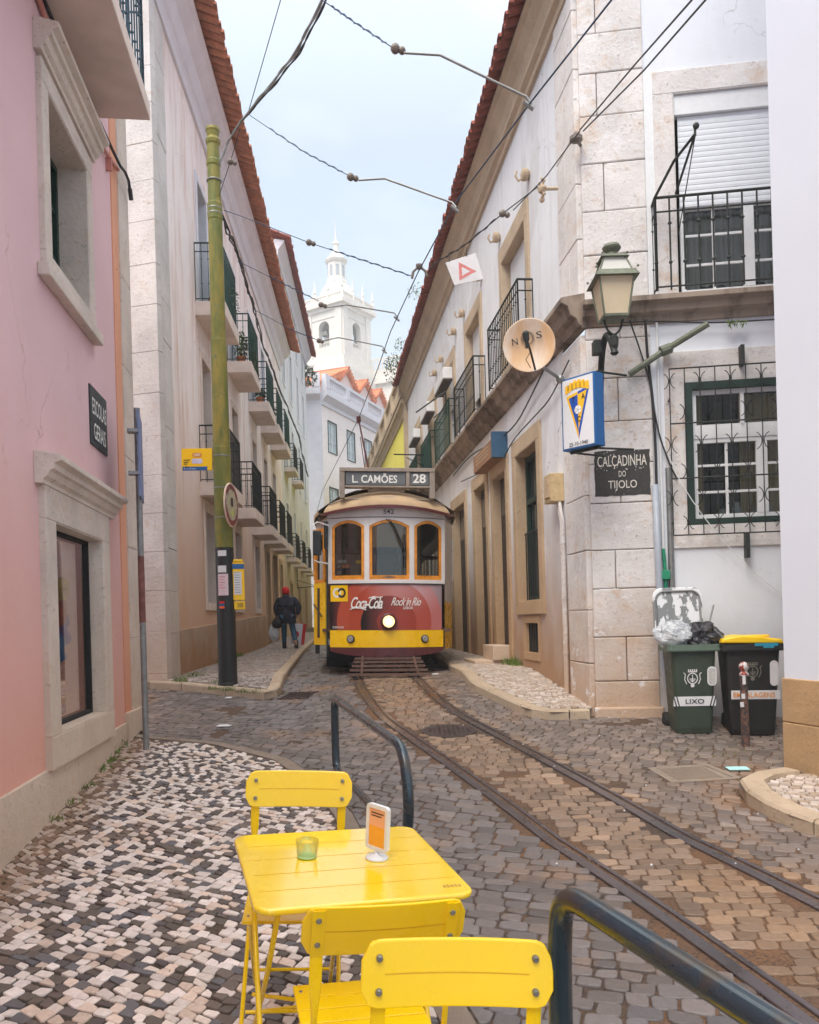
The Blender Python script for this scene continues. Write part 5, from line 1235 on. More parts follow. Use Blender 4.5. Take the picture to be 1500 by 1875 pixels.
# chairs: local x right, y forward (the way the sitter faces), z up
def chair(name,label,F):
    t=thing(name,label,'chair',F,'yellow bistro chairs')
    def curv(x): return -.215-.018*(1-(x/.22)**2)
    LN=.24
    ly=lambda z:-(z-.745)*LN
    def slat(mb,w,z0,z1,th=.012,r=.042,off=0):
        pts=rrect(-w,w,z0,z1,r,5); 
        # build as grid of columns for curvature
        n=24; vs=[];fs=[]
        cols=[]
        for i in range(n+1):
            x=-w+2*w*i/n; ax=w-abs(x); e=0 if ax>=r else r-math.sqrt(max(0,r*r-(r-ax)**2)); cols.append((x,z0+e,z1-e))
        for x,a,b in cols:
            y=curv(x)+off; vs+=[(x,y-th/2+ly(a),a),(x,y-th/2+ly(b),b),(x,y+th/2+ly(a),a),(x,y+th/2+ly(b),b)]
        for i in range(n):
            q=4*i; fs+=[(q,q+4,q+5,q+1),(q+2,q+3,q+7,q+6),(q+1,q+5,q+7,q+3),(q,q+2,q+6,q+4)]
        fs+=[(0,1,3,2),(4*n,4*n+2,4*n+3,4*n+1)]; mb.add(vs,fs,F)
    m=MB(); slat(m,.219,.745,.888); back=obj('backrest',m,Y_,t,bev=.004,seg=2)
    m=MB()
    for sy in (-.0065,.0065):
        for i in range(20):
            x0=-.165+.33*i/20; x1=x0+.0165
            m.add([(x0,curv(x0)+sy+ly(.8155),.8155),(x1,curv(x1)+sy+ly(.8155),.8155),(x1,curv(x1)+sy+ly(.8185),.8185),(x0,curv(x0)+sy+ly(.8185),.8185)],[(0,1,2,3)],F)
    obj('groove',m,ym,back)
    for x in (-.178,.178):
        for z in (.782,.852):
            m=MB(); y=curv(x)+ly(z); m.lathe([(.0001,-.017),(.006,-.017),(.008,-.013),(.008,.013+.0),(.006,.017),(.0001,.017)],(0,0,0),10,F@Matrix.Translation((x,y,z))@Matrix.Rotation(R(90),4,'X')); obj('rivet',m,M['galv'],back)
    for sx in (-1,1):
        x=sx*.178; m=MB(); y=curv(.178)-.009; w_=.017
        q8=ly(.88); q7=ly(.70)*0; m.add([(x-w_,y-.003+q8,.88),(x+w_,y-.003+q8,.88),(x+w_,y-.003,.745),(x-w_,y-.003,.745),(x-w_,y+.002+q8,.88),(x+w_,y+.002+q8,.88),(x+w_,y+.002,.745),(x-w_,y+.002,.745)],[(0,1,2,3),(4,7,6,5),(0,3,7,4),(1,5,6,2),(0,4,5,1)],F)
        vs=[];fs=[]
        for z,a,b in ((.746,.017,.003),(.70,.017,.003),(.66,.0165,.005),(.62,.0115,.007),(.585,.009,.008)):
            for k in range(8): an=2*math.pi*k/8; vs.append((x+a*math.cos(an),y+b*math.sin(an),z))
        for j in range(4):
            for k in range(8): fs.append((j*8+k,j*8+(k+1)%8,(j+1)*8+(k+1)%8,(j+1)*8+k))
        m.add(vs,fs,F); m.tube([(x,y,.59),(x,y+.01,.50),(x,y+.10,.36),(x,.20,.03),(x,.225,.010)],.0085,8,F); obj('upright',m,Y_,t,smooth=False)
        m=MB(); x=sx*.155; m.tube([(x,.19,.435),(x,.10,.33),(x,-.17,.04),(x,-.20,.010)],.0085,8,F); obj('leg',m,Y_,t)
    m=MB(); n=5
    for i in range(n): y0=-.17+i*.075; m.box(-.185,.185,y0,y0+.071,.440,.448,F)
    m.box(-.185,.185,-.172,.205,.436,.440,F); s=obj('seat',m,Y_,t,bev=.002)
    for x in (-.165,.165):
        for y in (-.14,.16): m=MB(); m.lathe([(.006,0),(.004,.003)],(x,y,.448),8,F); obj('rivet',m,M['galv'],s)
    for y,z in ((.17,.09),(-.15,.09)): m=MB(); m.tube([(-.165,y,z),(.165,y,z)],.007,7,F); obj('stretcher',m,Y_,t)
    return t
def cframe(cx,cy,topz,yaw,facing=0):
    # centre of the backrest top edge at (cx,cy,topz)
    u=nz_; x=Vector((math.cos(yaw),math.sin(yaw),-.045 if facing==0 else .045)); x=x-u*x.dot(u); x.normalize(); y=u.cross(x)
    if facing: pass
    F=frame((0,0,0),x,y,u); top_=F@Vector((0,-.22-.143*.24,.888)); return Matrix.Translation(Vector((cx,cy,topz))-top_)@F
c1=chair('bistro_chair','yellow metal folding chair behind the far edge of the table',cframe(-.475,3.42,1.078,R(186)))
c2=chair('bistro_chair','yellow metal folding chair tucked under the near table edge, steel screws showing',cframe(-.078,2.13,.965,R(14)))
c3=chair('bistro_chair','nearest yellow metal folding chair, plain backrest overlapping the others',cframe(.090,1.87,.965,R(184)))
# tumbler and menu stand
pt=TB@Vector((0,0,0)); 
def onT(u,v):
    r=Vector(ray(u,v)); o=Vector((0,0,CZ)); p0=tc_; k=(p0-o).dot(nz_)/r.dot(nz_); return o+r*k
q=onT(562,1570); Fg=frame(q,d1,d2,nz_)
t=thing('glass_tumbler','small clear glass tumbler with green tint on the table','glass',Fg)
def gm(name,c,tr):
    m_=N(name); m_.b.inputs['Transmission Weight'].default_value=1; m_.b.inputs['IOR'].default_value=1.3; m_.b.inputs['Roughness'].default_value=.02; m_.b.inputs['Base Color'].default_value=(*c,1); return m_.m
m=MB(); 
prof=[(.001,.001),(.032,.001),(.035,.006),(.041,.062),(.0385,.062),(.033,.010),(.001,.009)]
m.lathe(prof,(0,0,.0005),28,Fg); obj('cup',m,M['thin'],t,smooth=True)
m=MB(); m.lathe([(.030,.0005),(.0345,.004),(.030,.007)],(0,0,.0005),28,Fg); obj('thick_base',m,flat('teal_glass_base',lin(190,220,140),.1,0,.05),t)
q=onT(690,1572); Fs=frame(q,Vector((.55,-.83,0))*1.0,Vector((.83,.55,0))*-1,nz_)
e1=(d1*.50+d2*(-.86)).normalized(); e2=nz_.cross(e1)*-1
Fs=frame(q,e1,-e2 if False else e2,nz_)
t=thing('menu_stand','white plastic table menu stand with orange card and round foot','menu stand',Fs)
m=MB(); m.lathe([(.040,0),(.041,.004),(.036,.010),(.014,.016),(.008,.020),(.006,.034)],(0,0,.0005),28,Fs); obj('foot',m,M['whitewood'],t,smooth=True)
m=MB(); o=rrect(-.052,.052,.030,.192,.014,5); i_=rrect(-.040,.040,.043,.178,.004,5); n=len(o)
vs=[];fs=[]
for y in (-.008,.008): vs+=[(a,y,z) for a,z in o]+[(a,y,z) for a,z in i_]
for k in range(n):
    j=(k+1)%n; fs+=[(k,j,n+j,n+k),(2*n+k,2*n+j,3*n+j,3*n+k),(k,j,2*n+j,2*n+k),(n+k,n+j,3*n+j,3*n+k)]
m.add(vs,fs,Fs); fr=obj('frame',m,M['whitewood'],t)
m=MB(); m.box(-.0405,.0405,-.004,.004,.042,.179,Fs); cd=obj('menu_card',m,flat('peach_card',lin(240,176,130),.6,0,.05),t)
m=MB(); m.box(-.039,.039,-.0045,.0045,.043,.115,Fs); obj('card_colour_block',m,flat('orange_card',lin(244,170,50),.6,0,.04),cd)
m=MB()
for k in range(2):
    for yy in (-.0052,.0048): m.box(-.03,.03-.01*k,yy,yy+.0004,.160-k*.010,.164-k*.010,Fs)
obj('card_rule',m,M['brownwood'],cd)
# ---- bent tube kerb rails
def bend(pts,k=3): return smooth([tuple(p) for p in pts],0)
def sm3(pts,k=3):
    pts=[Vector(p) for p in pts]
    for _ in range(k):
        o=[pts[0]]
        for a,b in zip(pts,pts[1:]): o+=[a.lerp(b,.25),a.lerp(b,.75)]
        pts=o+[pts[-1]]
    return pts
rm=N('dark_painted_tube'); rub=rm.noise(9,5,.6,(1,1,1)); rail_m=rm.out(rm.mix(rm.rng(rub,.50,.65),lin(40,60,72),lin(66,60,52)),rm.rng(rub,.4,.7,.20,.38),None,metal=.35); rm.b.inputs['Coat Weight'].default_value=.6; rm.b.inputs['Coat Roughness'].default_value=.12
def kerb_rail(label,far,near,fz,nz,fb,nb,fg,ng,r=.027):
    t=thing('kerb_rail',label,'guard rail',Vector((far[0],far[1],fg)),'tubular rails along the kerb')
    far=Vector(far); near=Vector(near); d=(near-far)
    F0=Vector((far.x,far.y,fz)); N0=Vector((near.x,near.y,nz)); F1=Vector((far.x,far.y,fb)); N1=Vector((near.x,near.y,nb)); dd=(N0-F0).normalized()
    loop=[F1.lerp(N1,.5),F1+(N1-F1)*.12,F1-dd*.02,F1+Vector((0,0,.12))-dd*.03,F0-Vector((0,0,.15))-dd*.03,F0-dd*.01,F0+dd*.16,N0-dd*.22,N0+dd*.0,N0+dd*.08-Vector((0,0,.2)),N1+dd*.06+Vector((0,0,.12)),N1,F1.lerp(N1,.88),F1.lerp(N1,.5)]
    m=MB(); m.tube(sm3(loop,3),r,16); obj('loop',m,rail_m,t,smooth=True)
    for a,z,g_ in ((F1+(N1-F1)*.05,0,fg),(N1-(N1-F1)*.05,0,ng)):
        m=MB(); m.tube([a,Vector((a.x,a.y,g_-.02))],r*.98,16); o=obj('post',m,rail_m,t,smooth=True)
    return t
kerb_rail('black bent-tube rail standing at the kerb beyond the table',(-.515,5.5,0),(-.05,3.95,0),1.185,1.085,.70,.62,.27,.19)
kerb_rail('nearest black bent-tube rail with glossy highlight at the lower right',(.335,1.86,0),(.90,.55,0),1.07,.97,.56,.50,.05,-.04,.028)
# ================================================================== green tram pole with its signs
pp=G(418,1253,gs); topz=P(392,235,pp.y).z
t=thing('tram_pole','tall yellow-green cast tram pole with black stickered base on the left pavement','pole',pp)
zb=P(410,1003,pp.y).z; mid=P(398,650,pp.y).z
m=MB(); m.lathe([(.138,-.05),(.138,.02),(.132,.03),(.128,zb-pp.z)],pp,24); obj('black_base',m,M['black'],t,smooth=False)
gp=N('peeling_green_yellow_paint'); c=gp.mix(gp.rng(gp.noise(5,7,.7,(1,1,.25)),.42,.62),lin(100,108,42),lin(150,134,54)); c=gp.mix(gp.rng(gp.noise(9,7,.75),.60,.66),c,lin(84,108,84)); gpm=gp.out(c,.55,gp.noise(20,4),.2,.004)
m=MB(); h=topz-pp.z; z1=zb-pp.z; s=[(.125,z1),(.124,z1+.6),(.122,z1+1.4),(.1225,z1+1.41),(.118,z1+1.43),(.112,h-3.4),(.108,h-3.05),(.1085,h-3.03),(.103,h-3.0),(.100,h-1.32),(.106,h-1.30),(.106,h-1.08),(.092,h-1.06),(.090,h-.55),(.100,h-.53),(.100,h-.47),(.088,h-.45),(.086,h-.25),(.10,h-.22),(.105,h-.18),(.078,h-.13),(.09,h-.06),(.10,h-.04),(.095,h),(.001,h+.01)]
m.lathe(s,pp,24); obj('shaft',m,gpm,t,smooth=False)
m=MB()
for v in (836,894,948): z=P(404,v,pp.y).z-pp.z; m=MB(); m.lathe([(.1265,z-.008),(.1275,z),(.1265,z+.008)],pp,24); obj('clamp_band',m,M['galv'],t)
for z in (h-1.22,h-1.15,h-.75): m=MB(); m.lathe([(.107,z-.008),(.109,z),(.107,z+.008)],pp,20); obj('clamp_band',m,M['galv'],t)
def curved_label(name,F_y,u0,v0,u1,v1,mat,par,r=.1335,n=6):
    a=P(u0,v0,pp.y-.11); b=P(u1,v1,pp.y-.11); m=MB()
    for i in range(n):
        x0=a.x+(b.x-a.x)*i/n-pp.x; x1=a.x+(b.x-a.x)*(i+1)/n-pp.x; x0=max(-.125,min(.125,x0));x1=max(-.125,min(.125,x1))
        y0=-math.sqrt(max(0,r*r-x0*x0)); y1=-math.sqrt(max(0,r*r-x1*x1))
        m.add([(pp.x+x0,pp.y+y0,b.z),(pp.x+x1,pp.y+y1,b.z),(pp.x+x1,pp.y+y1,a.z),(pp.x+x0,pp.y+y0,a.z)],[(0,1,2,3)])
    return obj(name,m,mat,par)
curved_label('sticker',0,399,1008,415,1018,M['paper'],t); curved_label('sticker',0,399,1036,415,1048,M['paper'],t)
curved_label('notice',0,399,1051,419,1090,flat('pale_pink_notice',lin(222,200,206),.7,0,.05),t); curved_label('sticker',0,402,1101,412,1105,M['red'],t); curved_label('sticker',0,402,1106,412,1109,M['blue'],t); curved_label('sticker',0,402,1110,412,1114,flat('orange_sticker',lin(235,100,50)),t)
for k in range(5): curved_label('notice_line',0,401,1056+k*5,413-(k%2)*3,1057+k*5,flat('pink_print',lin(205,120,130)),t,r=.1345)
# bus stop flag
a=P(333,822,11.6); b=P(389,822,11.6); c=P(337,861,11.6)
Ff=frame(a,(b-a),(0,-1,0)); w_=(b-a).length; hh=a.z-c.z+.01
t2=thing('stop_flag','yellow and blue tram stop flag plate projecting left from the pole','stop sign',Ff)
m=MB(); m.box(0,w_,0,.02,-hh,0,Ff); obj('plate',m,M['sign_yellow'],t2,bev=.003)
m=MB(); m.box(.01,w_-.07,.021,.023,-hh-.0,-hh+.055,Ff); obj('blue_strip',m,M['blue'],t2)
text('Es. S. Vicente'.replace('Es. S. Vicente','R. S. Vicente'),'lettering',Ff@Matrix.Translation((.12,.025,-hh+.027)),.17,.022,M['white_paint'],t2)
m=MB(); m.prism(rrect(.15,.29,-.125,-.06,.03),.021,.023,Ff); rb=obj('route_badge',m,flat('orange_badge',lin(222,150,60)),t2); text('28E','lettering',Ff@Matrix.Translation((.22,.0245,-.092)),.09,.035,M['white_paint'],rb)
m=MB(); m.prism(rrect(.145,.295,-.215,-.145,.02),.021,.023,Ff); obj('info_badge',m,flat('lilac_badge',lin(205,200,225)),t2)
m=MB()
for z,w2 in ((-.17,.09),(-.20,.07),(-.225,.05)): m.box(.03,.03+w2,.021,.0225,z,z+.012,Ff)
obj('small_print',m,M['black'],t2); text('1599','lettering',Ff@Matrix.Translation((.065,.0235,-.262)),.07,.025,M['black'],t2)
m=MB(); m.tube([(w_-.02,.0,-.06),(w_+.10,0,-.06)],.012,6,Ff); m.tube([(w_-.02,0,-hh+.1),(w_+.10,0,-hh+.1)],.012,6,Ff); m.box(w_-.05,w_+.0,-.01,.0,-hh+.03,-.02,Ff); obj('bracket',m,M['galv'],t2)
# round no-entry style sign seen from the side
Fr=frame(P(423,925,11.48),(.5,-.86,0),(-.86,-.5,0)); Fr=frame(P(424,925,11.44),(.10,.98,0),(.98,-.10,0))
t3=thing('round_sign','round red-rimmed sign with worn pale face clamped to the pole','road sign',Fr)
Rr=Matrix.Rotation(R(-90),4,'X'); m=MB(); m.lathe([(.302,-.012),(.302,.0),(.29,.006),(.001,.006)],(0,0,0),40,Fr@Rr); obj('disc',m,flat('dull_red',lin(150,56,56),.45,0,.15),t3)
m=MB(); m.lathe([(.215,.0),(.215,.008),(.001,.008)],(0,0,0),40,Fr@Rr); fc=obj('face',m,flat('aged_cream_face',lin(176,166,140),.6,0,.2),t3); m=MB(); m.prism(rrect(-.05,.05,-.02,.1,.01),.009,.010,Fr); obj('sticker',m,M['brownwood'],fc); m=MB(); m.prism(rrect(-.05,.06,-.16,-.06,.04),.009,.0105,Fr); obj('sticker',m,flat('lime_sticker',lin(200,205,110)),fc)
m=MB(); m.lathe([(.308,-.014),(.308,-.004),(.300,.006)],(0,0,0),40,Fr@Rr); obj('rim',m,flat('pale_rim',lin(214,190,172)),t3)
# timetable case
a=P(428,1029,11.6); b=P(445,1099,11.6); t4=thing('timetable_case','yellow tram timetable case with blue header on the black pole base','timetable',Vector((b.x,11.6,b.z)))
Ft=frame((a.x-.03,11.62,0),(1,.25,0),(.25,-1,0)); W_=b.x-a.x+.05
m=MB(); m.box(0,W_,-.04,.04,b.z,a.z,Ft); m.box(W_*.1,W_*.9,-.035,.05,a.z,a.z+.035,Ft); m.box(0,W_,-.03,.03,b.z-.13,b.z-.01,Ft); cs=obj('case',m,M['sign_yellow'],t4,bev=.008)
m=MB(); m.box(.002,W_-.002,.041,.044,a.z-.10,a.z-.03,Ft); obj('blue_header',m,M['blue'],cs); m=MB(); m.box(.02,W_-.04,.041,.044,b.z+.08,a.z-.14,Ft); sh=obj('timetable_sheet',m,M['paper'],cs)
m=MB()
for i in range(9): m.box(.03,W_-.06,.0445,.045,b.z+.11+i*.035,b.z+.118+i*.035,Ft)
obj('print',m,M['galv'],sh)
text('28E','lettering',Ft@Matrix.Translation((W_*.6,.032,b.z-.07)),.09,.06,M['black'],cs)
# ================================================================== corner: lantern, dish, club sign, plaque, pipes
L_=P(1122,530,8.75); LF=Matrix.Translation(L_)@Matrix.Rotation(.0,4,'Z')
t=thing('wall_lantern','large green street lantern with frosted glass on an iron bracket at the corner pier','street lamp',LF)
def fr4(mb,z0,h0,z1,h1,F): mb.add([(sx*h0,sy*h0,z0) for sx,sy in ((-1,-1),(1,-1),(1,1),(-1,1))]+[(sx*h1,sy*h1,z1) for sx,sy in ((-1,-1),(1,-1),(1,1),(-1,1))],[(0,1,5,4),(1,2,6,5),(2,3,7,6),(3,0,4,7),(0,3,2,1),(4,5,6,7)],F)
lm=flat('frosted_lamp_glass',lin(206,190,160),.5,0,.08,3); lg=flat('verdigris_iron',lin(112,118,102),.6,.2,.25)
m=MB(); fr4(m,-.30,.125,.13,.185,LF); gl1=obj('glass',m,lm,t)
m=MB(); fr4(m,.15,.165,.31,.105,LF); obj('upper_glass',m,flat('pale_lamp_glass',lin(196,196,190),.4,0,.06,3),t)
m=MB()
for sx,sy in ((-1,-1),(1,-1),(1,1),(-1,1)):
    m.tube([(sx*.127,sy*.127,-.31),(sx*.19,sy*.19,.14)],.011,6,LF); m.tube([(sx*.167,sy*.167,.15),(sx*.107,sy*.107,.32)],.009,6,LF); m.ball((sx*.215,sy*.215,.16),.014,6,LF); m.ball((sx*.13,sy*.13,.34),.012,6,LF)
fr4(m,-.325,.13,-.30,.135,LF); fr4(m,.075,.232,.14,.195,LF); fr4(m,.14,.195,.152,.17,LF); fr4(m,.30,.150,.335,.11,LF)
m.lathe([(.10,.33),(.06,.36),(.05,.39),(.09,.42),(.10,.44),(.085,.47),(.03,.475),(.001,.475)],(0,0,0),20,LF)
obj('lantern_frame',m,lg,t)
br=[L_+Vector((-.10,0,-.31)),L_+Vector((-.08,0,-.42)),L_+Vector((0,0,-.50)),L_+Vector((.08,0,-.42)),L_+Vector((.10,0,-.31))]
base1=P(1105,625,8.95); base2=P(1100,705,9.25)
m=MB(); m.tube(sm3(br,2),.012,7); m.lathe([(.025,-.70),(.045,-.68),(.03,-.64),(.045,-.60),(.05,-.52),(.03,-.49)],L_,12); m.tube(sm3([L_+Vector((0,0,-.66)),P(1114,608,8.8),base1,P(1101,665,9.1),base2,P(1100,730,9.35)],2),[.03]*1+[.035]*0 if False else .036,8); m.box(base1.x-.10,base1.x-.02,8.95,9.08,base1.z-.12,base1.z+.02); m.tube([base2,base2+Vector((.05,.3,0))],.02,6); m.tube([base1,base1+Vector((0,.4,.02))],.02,6)
obj('bracket',m,M['iron'],t)
# dish
Dc=P(969,632,8.55); zx=Vector((-.12,-.93,-.18)).normalized(); xx=Vector((1,-.12,.12)); xx=(xx-zx*xx.dot(zx)).normalized(); yy=zx.cross(xx)*-1
if yy.z<0: yy=-yy
DF=frame(Dc,xx,zx,yy)
dm=N('rust_stained_dish'); dcx=dm.n('ShaderNodeTexCoord'); dmat=dm.out(dm.mix(dm.rng(dm.noise(4,6,.6,(1,1,.4)),.38,.62),lin(236,224,210),lin(226,186,142)),.5)
t=thing('satellite_dish','round cream satellite dish with NOS lettering and rust stains on the corner','satellite dish',DF)
RX=Matrix.Rotation(R(-90),4,'X'); m=MB(); m.lathe([(.001,-.055),(.10,-.048),(.20,-.025),(.262,-.002),(.272,.0),(.268,-.012),(.2,-.036),(.1,-.06),(.001,-.066)],(0,0,0),48,DF@RX); obj('reflector',m,dmat,t,smooth=True)
for ch,x in (('N',-.14),('S',.115)): text(ch,'lettering',DF@Matrix.Translation((x,-.018,.075+x*.1)),.06,.07,flat('dark_grey_lettering',lin(74,68,62)),t,off=.01)
m=MB()
for k in range(36):
    a=2*math.pi*k/36; F_=DF@Matrix.Translation((-.005,0,.075))@Matrix.Rotation(a,4,'Y'); m.box(-.0022,.0022,-.036,-.034,.048,.072,F_)
obj('ray_emblem',m,flat('dark_grey_lettering',lin(74,68,62)),t)
m=MB(); m.tube([(.03,-.02,-.26),(.0,.20,-.10),(-.03,.28,.05)],.011,6,DF); m.lathe([(.03,-.05),(.034,.03),(.02,.05)],(-.03,.28,.06),12,DF); m.box(-.05,-.01,.25,.30,-.06,.03,DF); m.tube([(-.01,.22,-.1),(-.06,.2,-.16),(-.02,.1,-.24)],.004,5,DF); obj('feed_arm',m,M['iron'],t)
m=MB(); am_=P(1026,694,9.0); m.tube([Dc+Vector((.03,.08,-.12)),am_,am_+Vector((.15,.45,-.02))],.018,8); m.ball(am_,.05,8); obj('mount_arm',m,M['galv'],t)
# club sign
a=P(1027,697,9.0); b=P(1088,683,8.66); z1=a.z; F_=frame(a,Vector((b.x-a.x,b.y-a.y,0)),(0,-1,0)); dd_=Vector((b.x-a.x,b.y-a.y,0)).normalized(); F_=frame(a,dd_,(dd_.y,-dd_.x,0)); wS=Vector((b.x-a.x,b.y-a.y,0)).length; hS=a.z-P(1033,827,9.0).z; SB=F_
t=thing('club_sign','blue-edged white box sign with blue and yellow pennant crest at the corner','sign',F_)
m=MB(); m.box(0,wS,-.16,0,-hS,0,SB); obj('box',m,M['blue'],t,bev=.005)
m=MB(); m.box(.02,wS-.02,.001,.004,-hS+.02,-.02,SB); fp=obj('face',m,flat('sign_white_face',lin(228,230,234),.35,0,.02),t)
def poly(pts,mat,off,par,name): m=MB(); m.add([(x*wS,off,-z*hS) for x,z in pts],[tuple(range(len(pts)))],SB); return obj(name,m,mat,par)
yel=flat('crest_yellow',lin(250,196,30),.4,0,.02); blu=flat('crest_blue',lin(20,80,180),.4,0,.02)
poly([(.16,.26),(.51,.22),(.51,.88)],yel,.005,fp,'pennant'); poly([(.51,.22),(.86,.18),(.51,.88)],blu,.005,fp,'pennant'); poly([(.24,.29),(.505,.26),(.505,.78)],blu,.0065,fp,'pennant'); poly([(.515,.26),(.78,.225),(.515,.74)],yel,.0065,fp,'pennant')
m=MB(); n=11
for i in range(n):
    x=.14+.70*i/n; z=.19-.05*math.sin(math.pi*i/(n-1)); m.box(x*wS,(x+.072)*wS,.005,.008,-(z+.03)*hS,-(z-.065-(.02 if i%2==0 else 0))*hS,SB)
obj('crown',m,yel,fp)
m=MB()
for i in range(5): x=(.22+.12*i)*wS; m.box(x,x+.012,.0082,.009,-.18*hS,-.10*hS,SB)
obj('crown_lines',m,flat('crest_brown',lin(150,110,20)),fp)
m=MB(); m.lathe([(.045,0),(.045,.002),(.001,.002)],(0,0,0),24,SB@Matrix.Translation((.51*wS,.008,-.47*hS))@Matrix.Rotation(R(-90),4,'X')); bl=obj('ball_emblem',m,flat('ball_white',lin(240,240,240)),fp)
m=MB(); 
for k in range(5):
    a_=R(72*k); m.tube([(.51*wS,.0115,-.47*hS),(.51*wS+.042*math.cos(a_),.0115,-.47*hS+.042*math.sin(a_))],.002,4,SB)
obj('ball_seams',m,M['galv'],bl)
for ch,x,z in (('T',.38,.32),('A',.68,.30),('C',.53,.60)): text(ch,'lettering',SB@Matrix.Translation((x*wS,.009,-z*hS)),.045,.06,M['black'],fp,off=.012)
text('25-10-1940','lettering',SB@Matrix.Translation((.50*wS,.006,-.935*hS)),.25,.042,M['black'],fp,off=.008)
m=MB(); m.tube([(wS*.2,-.08,-hS-.02),(wS*.2+.1,-.5,-hS-.03)],.012,6,SB); m.tube([(wS*.9,-.1,-hS-.02),(wS*.9+.2,-.45,-hS-.03)],.012,6,SB); m.tube([(wS*.9,-.1,.02),(wS*.9+.1,-.5,.02)],.012,6,SB); m.box(wS*.1,wS*.95,-.10,-.07,-hS-.03,-hS,SB); obj('bracket',m,M['iron'],t)
# painted street name
FQ=FS@Matrix.Translation((.345,.026,3.31)); t=thing('street_name_plaque','chipped black painted panel reading CALÇADINHA DO TIJOLO on the corner pier','street sign',FQ)
random.seed(3); pts=[]
for (x0,z0),(x1,z1) in (((-.31,-.26),(.31,-.26)),((.31,-.26),(.31,.26)),((.31,.26),(-.31,.26)),((-.31,.26),(-.31,-.26))):
    for i in range(10): pts.append((x0+(x1-x0)*i/10+random.uniform(-.006,.006),z0+(z1-z0)*i/10+random.uniform(-.006,.006)))
m=MB(); m.prism(pts,-.01,.004,FQ); obj('painted_panel',m,M['plaqueR'],t)
wl=flat('chalk_white_paint',lin(226,220,210),.8,0,.2,40)
for s,z,w_,h_ in (('CALÇADINHA',.125,.55,.155),('DO',-.01,.08,.07),('TIJOLO',-.145,.32,.12)): text(s,'lettering',FQ@Matrix.Translation((0,.007,z)),w_,h_,wl,t,off=.004)
m=MB()
for _ in range(46):
    x=random.gauss(0,.22); z=random.choice([.245,-.24,.05,.2])+random.gauss(0,.02)
    if abs(x)<.30 and abs(z)<.255: r_=random.uniform(.003,.008); m.lathe([(r_,0),(r_,.001)],(0,0,0),5,FQ@Matrix.Translation((x,.006,z))@Matrix.Rotation(R(-90),4,'X'))
obj('paint_chips',m,M['stoneR'],t)
# fascia sign on the street side
t=thing('fascia_sign','brown wooden fascia sign with blue end panel over the street doors','sign',FR@Vector((4.4,.2,4.4)))
a,b=wat(FR,928,800,.2),wat(FR,890,870,.2); m=MB(); m.box(3.95,5.55,.03,.25,4.32,4.62,FR); obj('board',m,flat('worn_brown_board',lin(150,112,84),.7,0,.2,6),t,bev=.01)
m=MB(); m.box(3.86,3.95,.0,.26,4.30,4.72,FR); obj('end_panel',m,flat('dull_blue_panel',lin(44,84,116),.6),t,bev=.004)
m=MB()
for i in range(3): m.box(4.2,5.3,.252,.254,4.42+i*.06,4.44+i*.06,FR)
obj('faded_lines',m,M['stoneD'],t)
# electricity box and pipes
t=thing('meter_box','beige electrical box with pipes beside the corner pier','electrical box',FR@Vector((.95,.1,3.4)))
q0=wat(FR,1018,835); m=MB(); m.box(.86,1.16,.0,.18,3.14,3.50,FR); obj('box',m,flat('beige_box',lin(196,172,130),.6),t,bev=.01); m=MB(); m.box(.90,1.10,.18,.20,3.2,3.44,FR); obj('cover',m,M['stoneD'],t)
for s,r_ in ((.84,.022),(.91,.020)):
    m=MB(); m.tube(sm3([(s+.05,.06,3.14),(s+.02,.05,3.0),(s,.035,2.9),(s,.035,.5)],1) if False else [(s+.05,.06,3.14),(s+.02,.05,3.0),(s,.035,2.88),(s,.035,gs(9.53+s)-.02)],r_,8,FR)
    for z in (2.6,1.9,1.2): m.lathe([(r_+.006,z),(r_+.006,z+.03)],(s,.035,0),8,FR)
    obj('pipe',m,M['stoneR'],t)
t=thing('drain_pipes','pale grey downpipe bent at the foot beside the corner pier','drainpipe',FS@Vector((.74,.07,.5)))
m=MB(); m.tube([(.70,.07,3.15),(.715,.07,2.2),(.72,.08,1.6),(.74,.11,1.1),(.80,.17,.62),(.83,.20,.50)],.038,12,FS); obj('pipe',m,M['greypvc'],t,smooth=True)
m=MB(); m.tube([(.83,.20,.56),(.84,.22,.30)],.046,10,FS); obj('foot',m,M['black'],t)
t=thing('cable_conduits','galvanised and green cable conduits with a small junction box left of the barred window','conduit',FS@Vector((.84,.03,.5)))
m=MB(); m.tube([(.86,.03,3.34),(.865,.03,.5)],.035,10,FS); obj('conduit',m,M['galv'],t); m=MB(); m.tube([(.775,.03,5.0),(.78,.03,2.4),(.79,.03,.6)],.014,8,FS); obj('conduit',m,M['whitewood'],t)
grn=flat('emerald_paint',lin(30,140,104),.5,0,.15); m=MB(); m.box(.745,.835,.02,.10,2.07,2.17,FS); obj('junction_box',m,grn,t,bev=.006); m=MB(); m.tube([(.79,.05,2.17),(.775,.05,2.42)],.02,8,FS); m.tube([(.79,.05,2.07),(.79,.05,1.75)],.02,8,FS); m.tube([(.80,.05,1.6),(.80,.05,.95)],.02,8,FS); obj('green_conduit',m,grn,t)
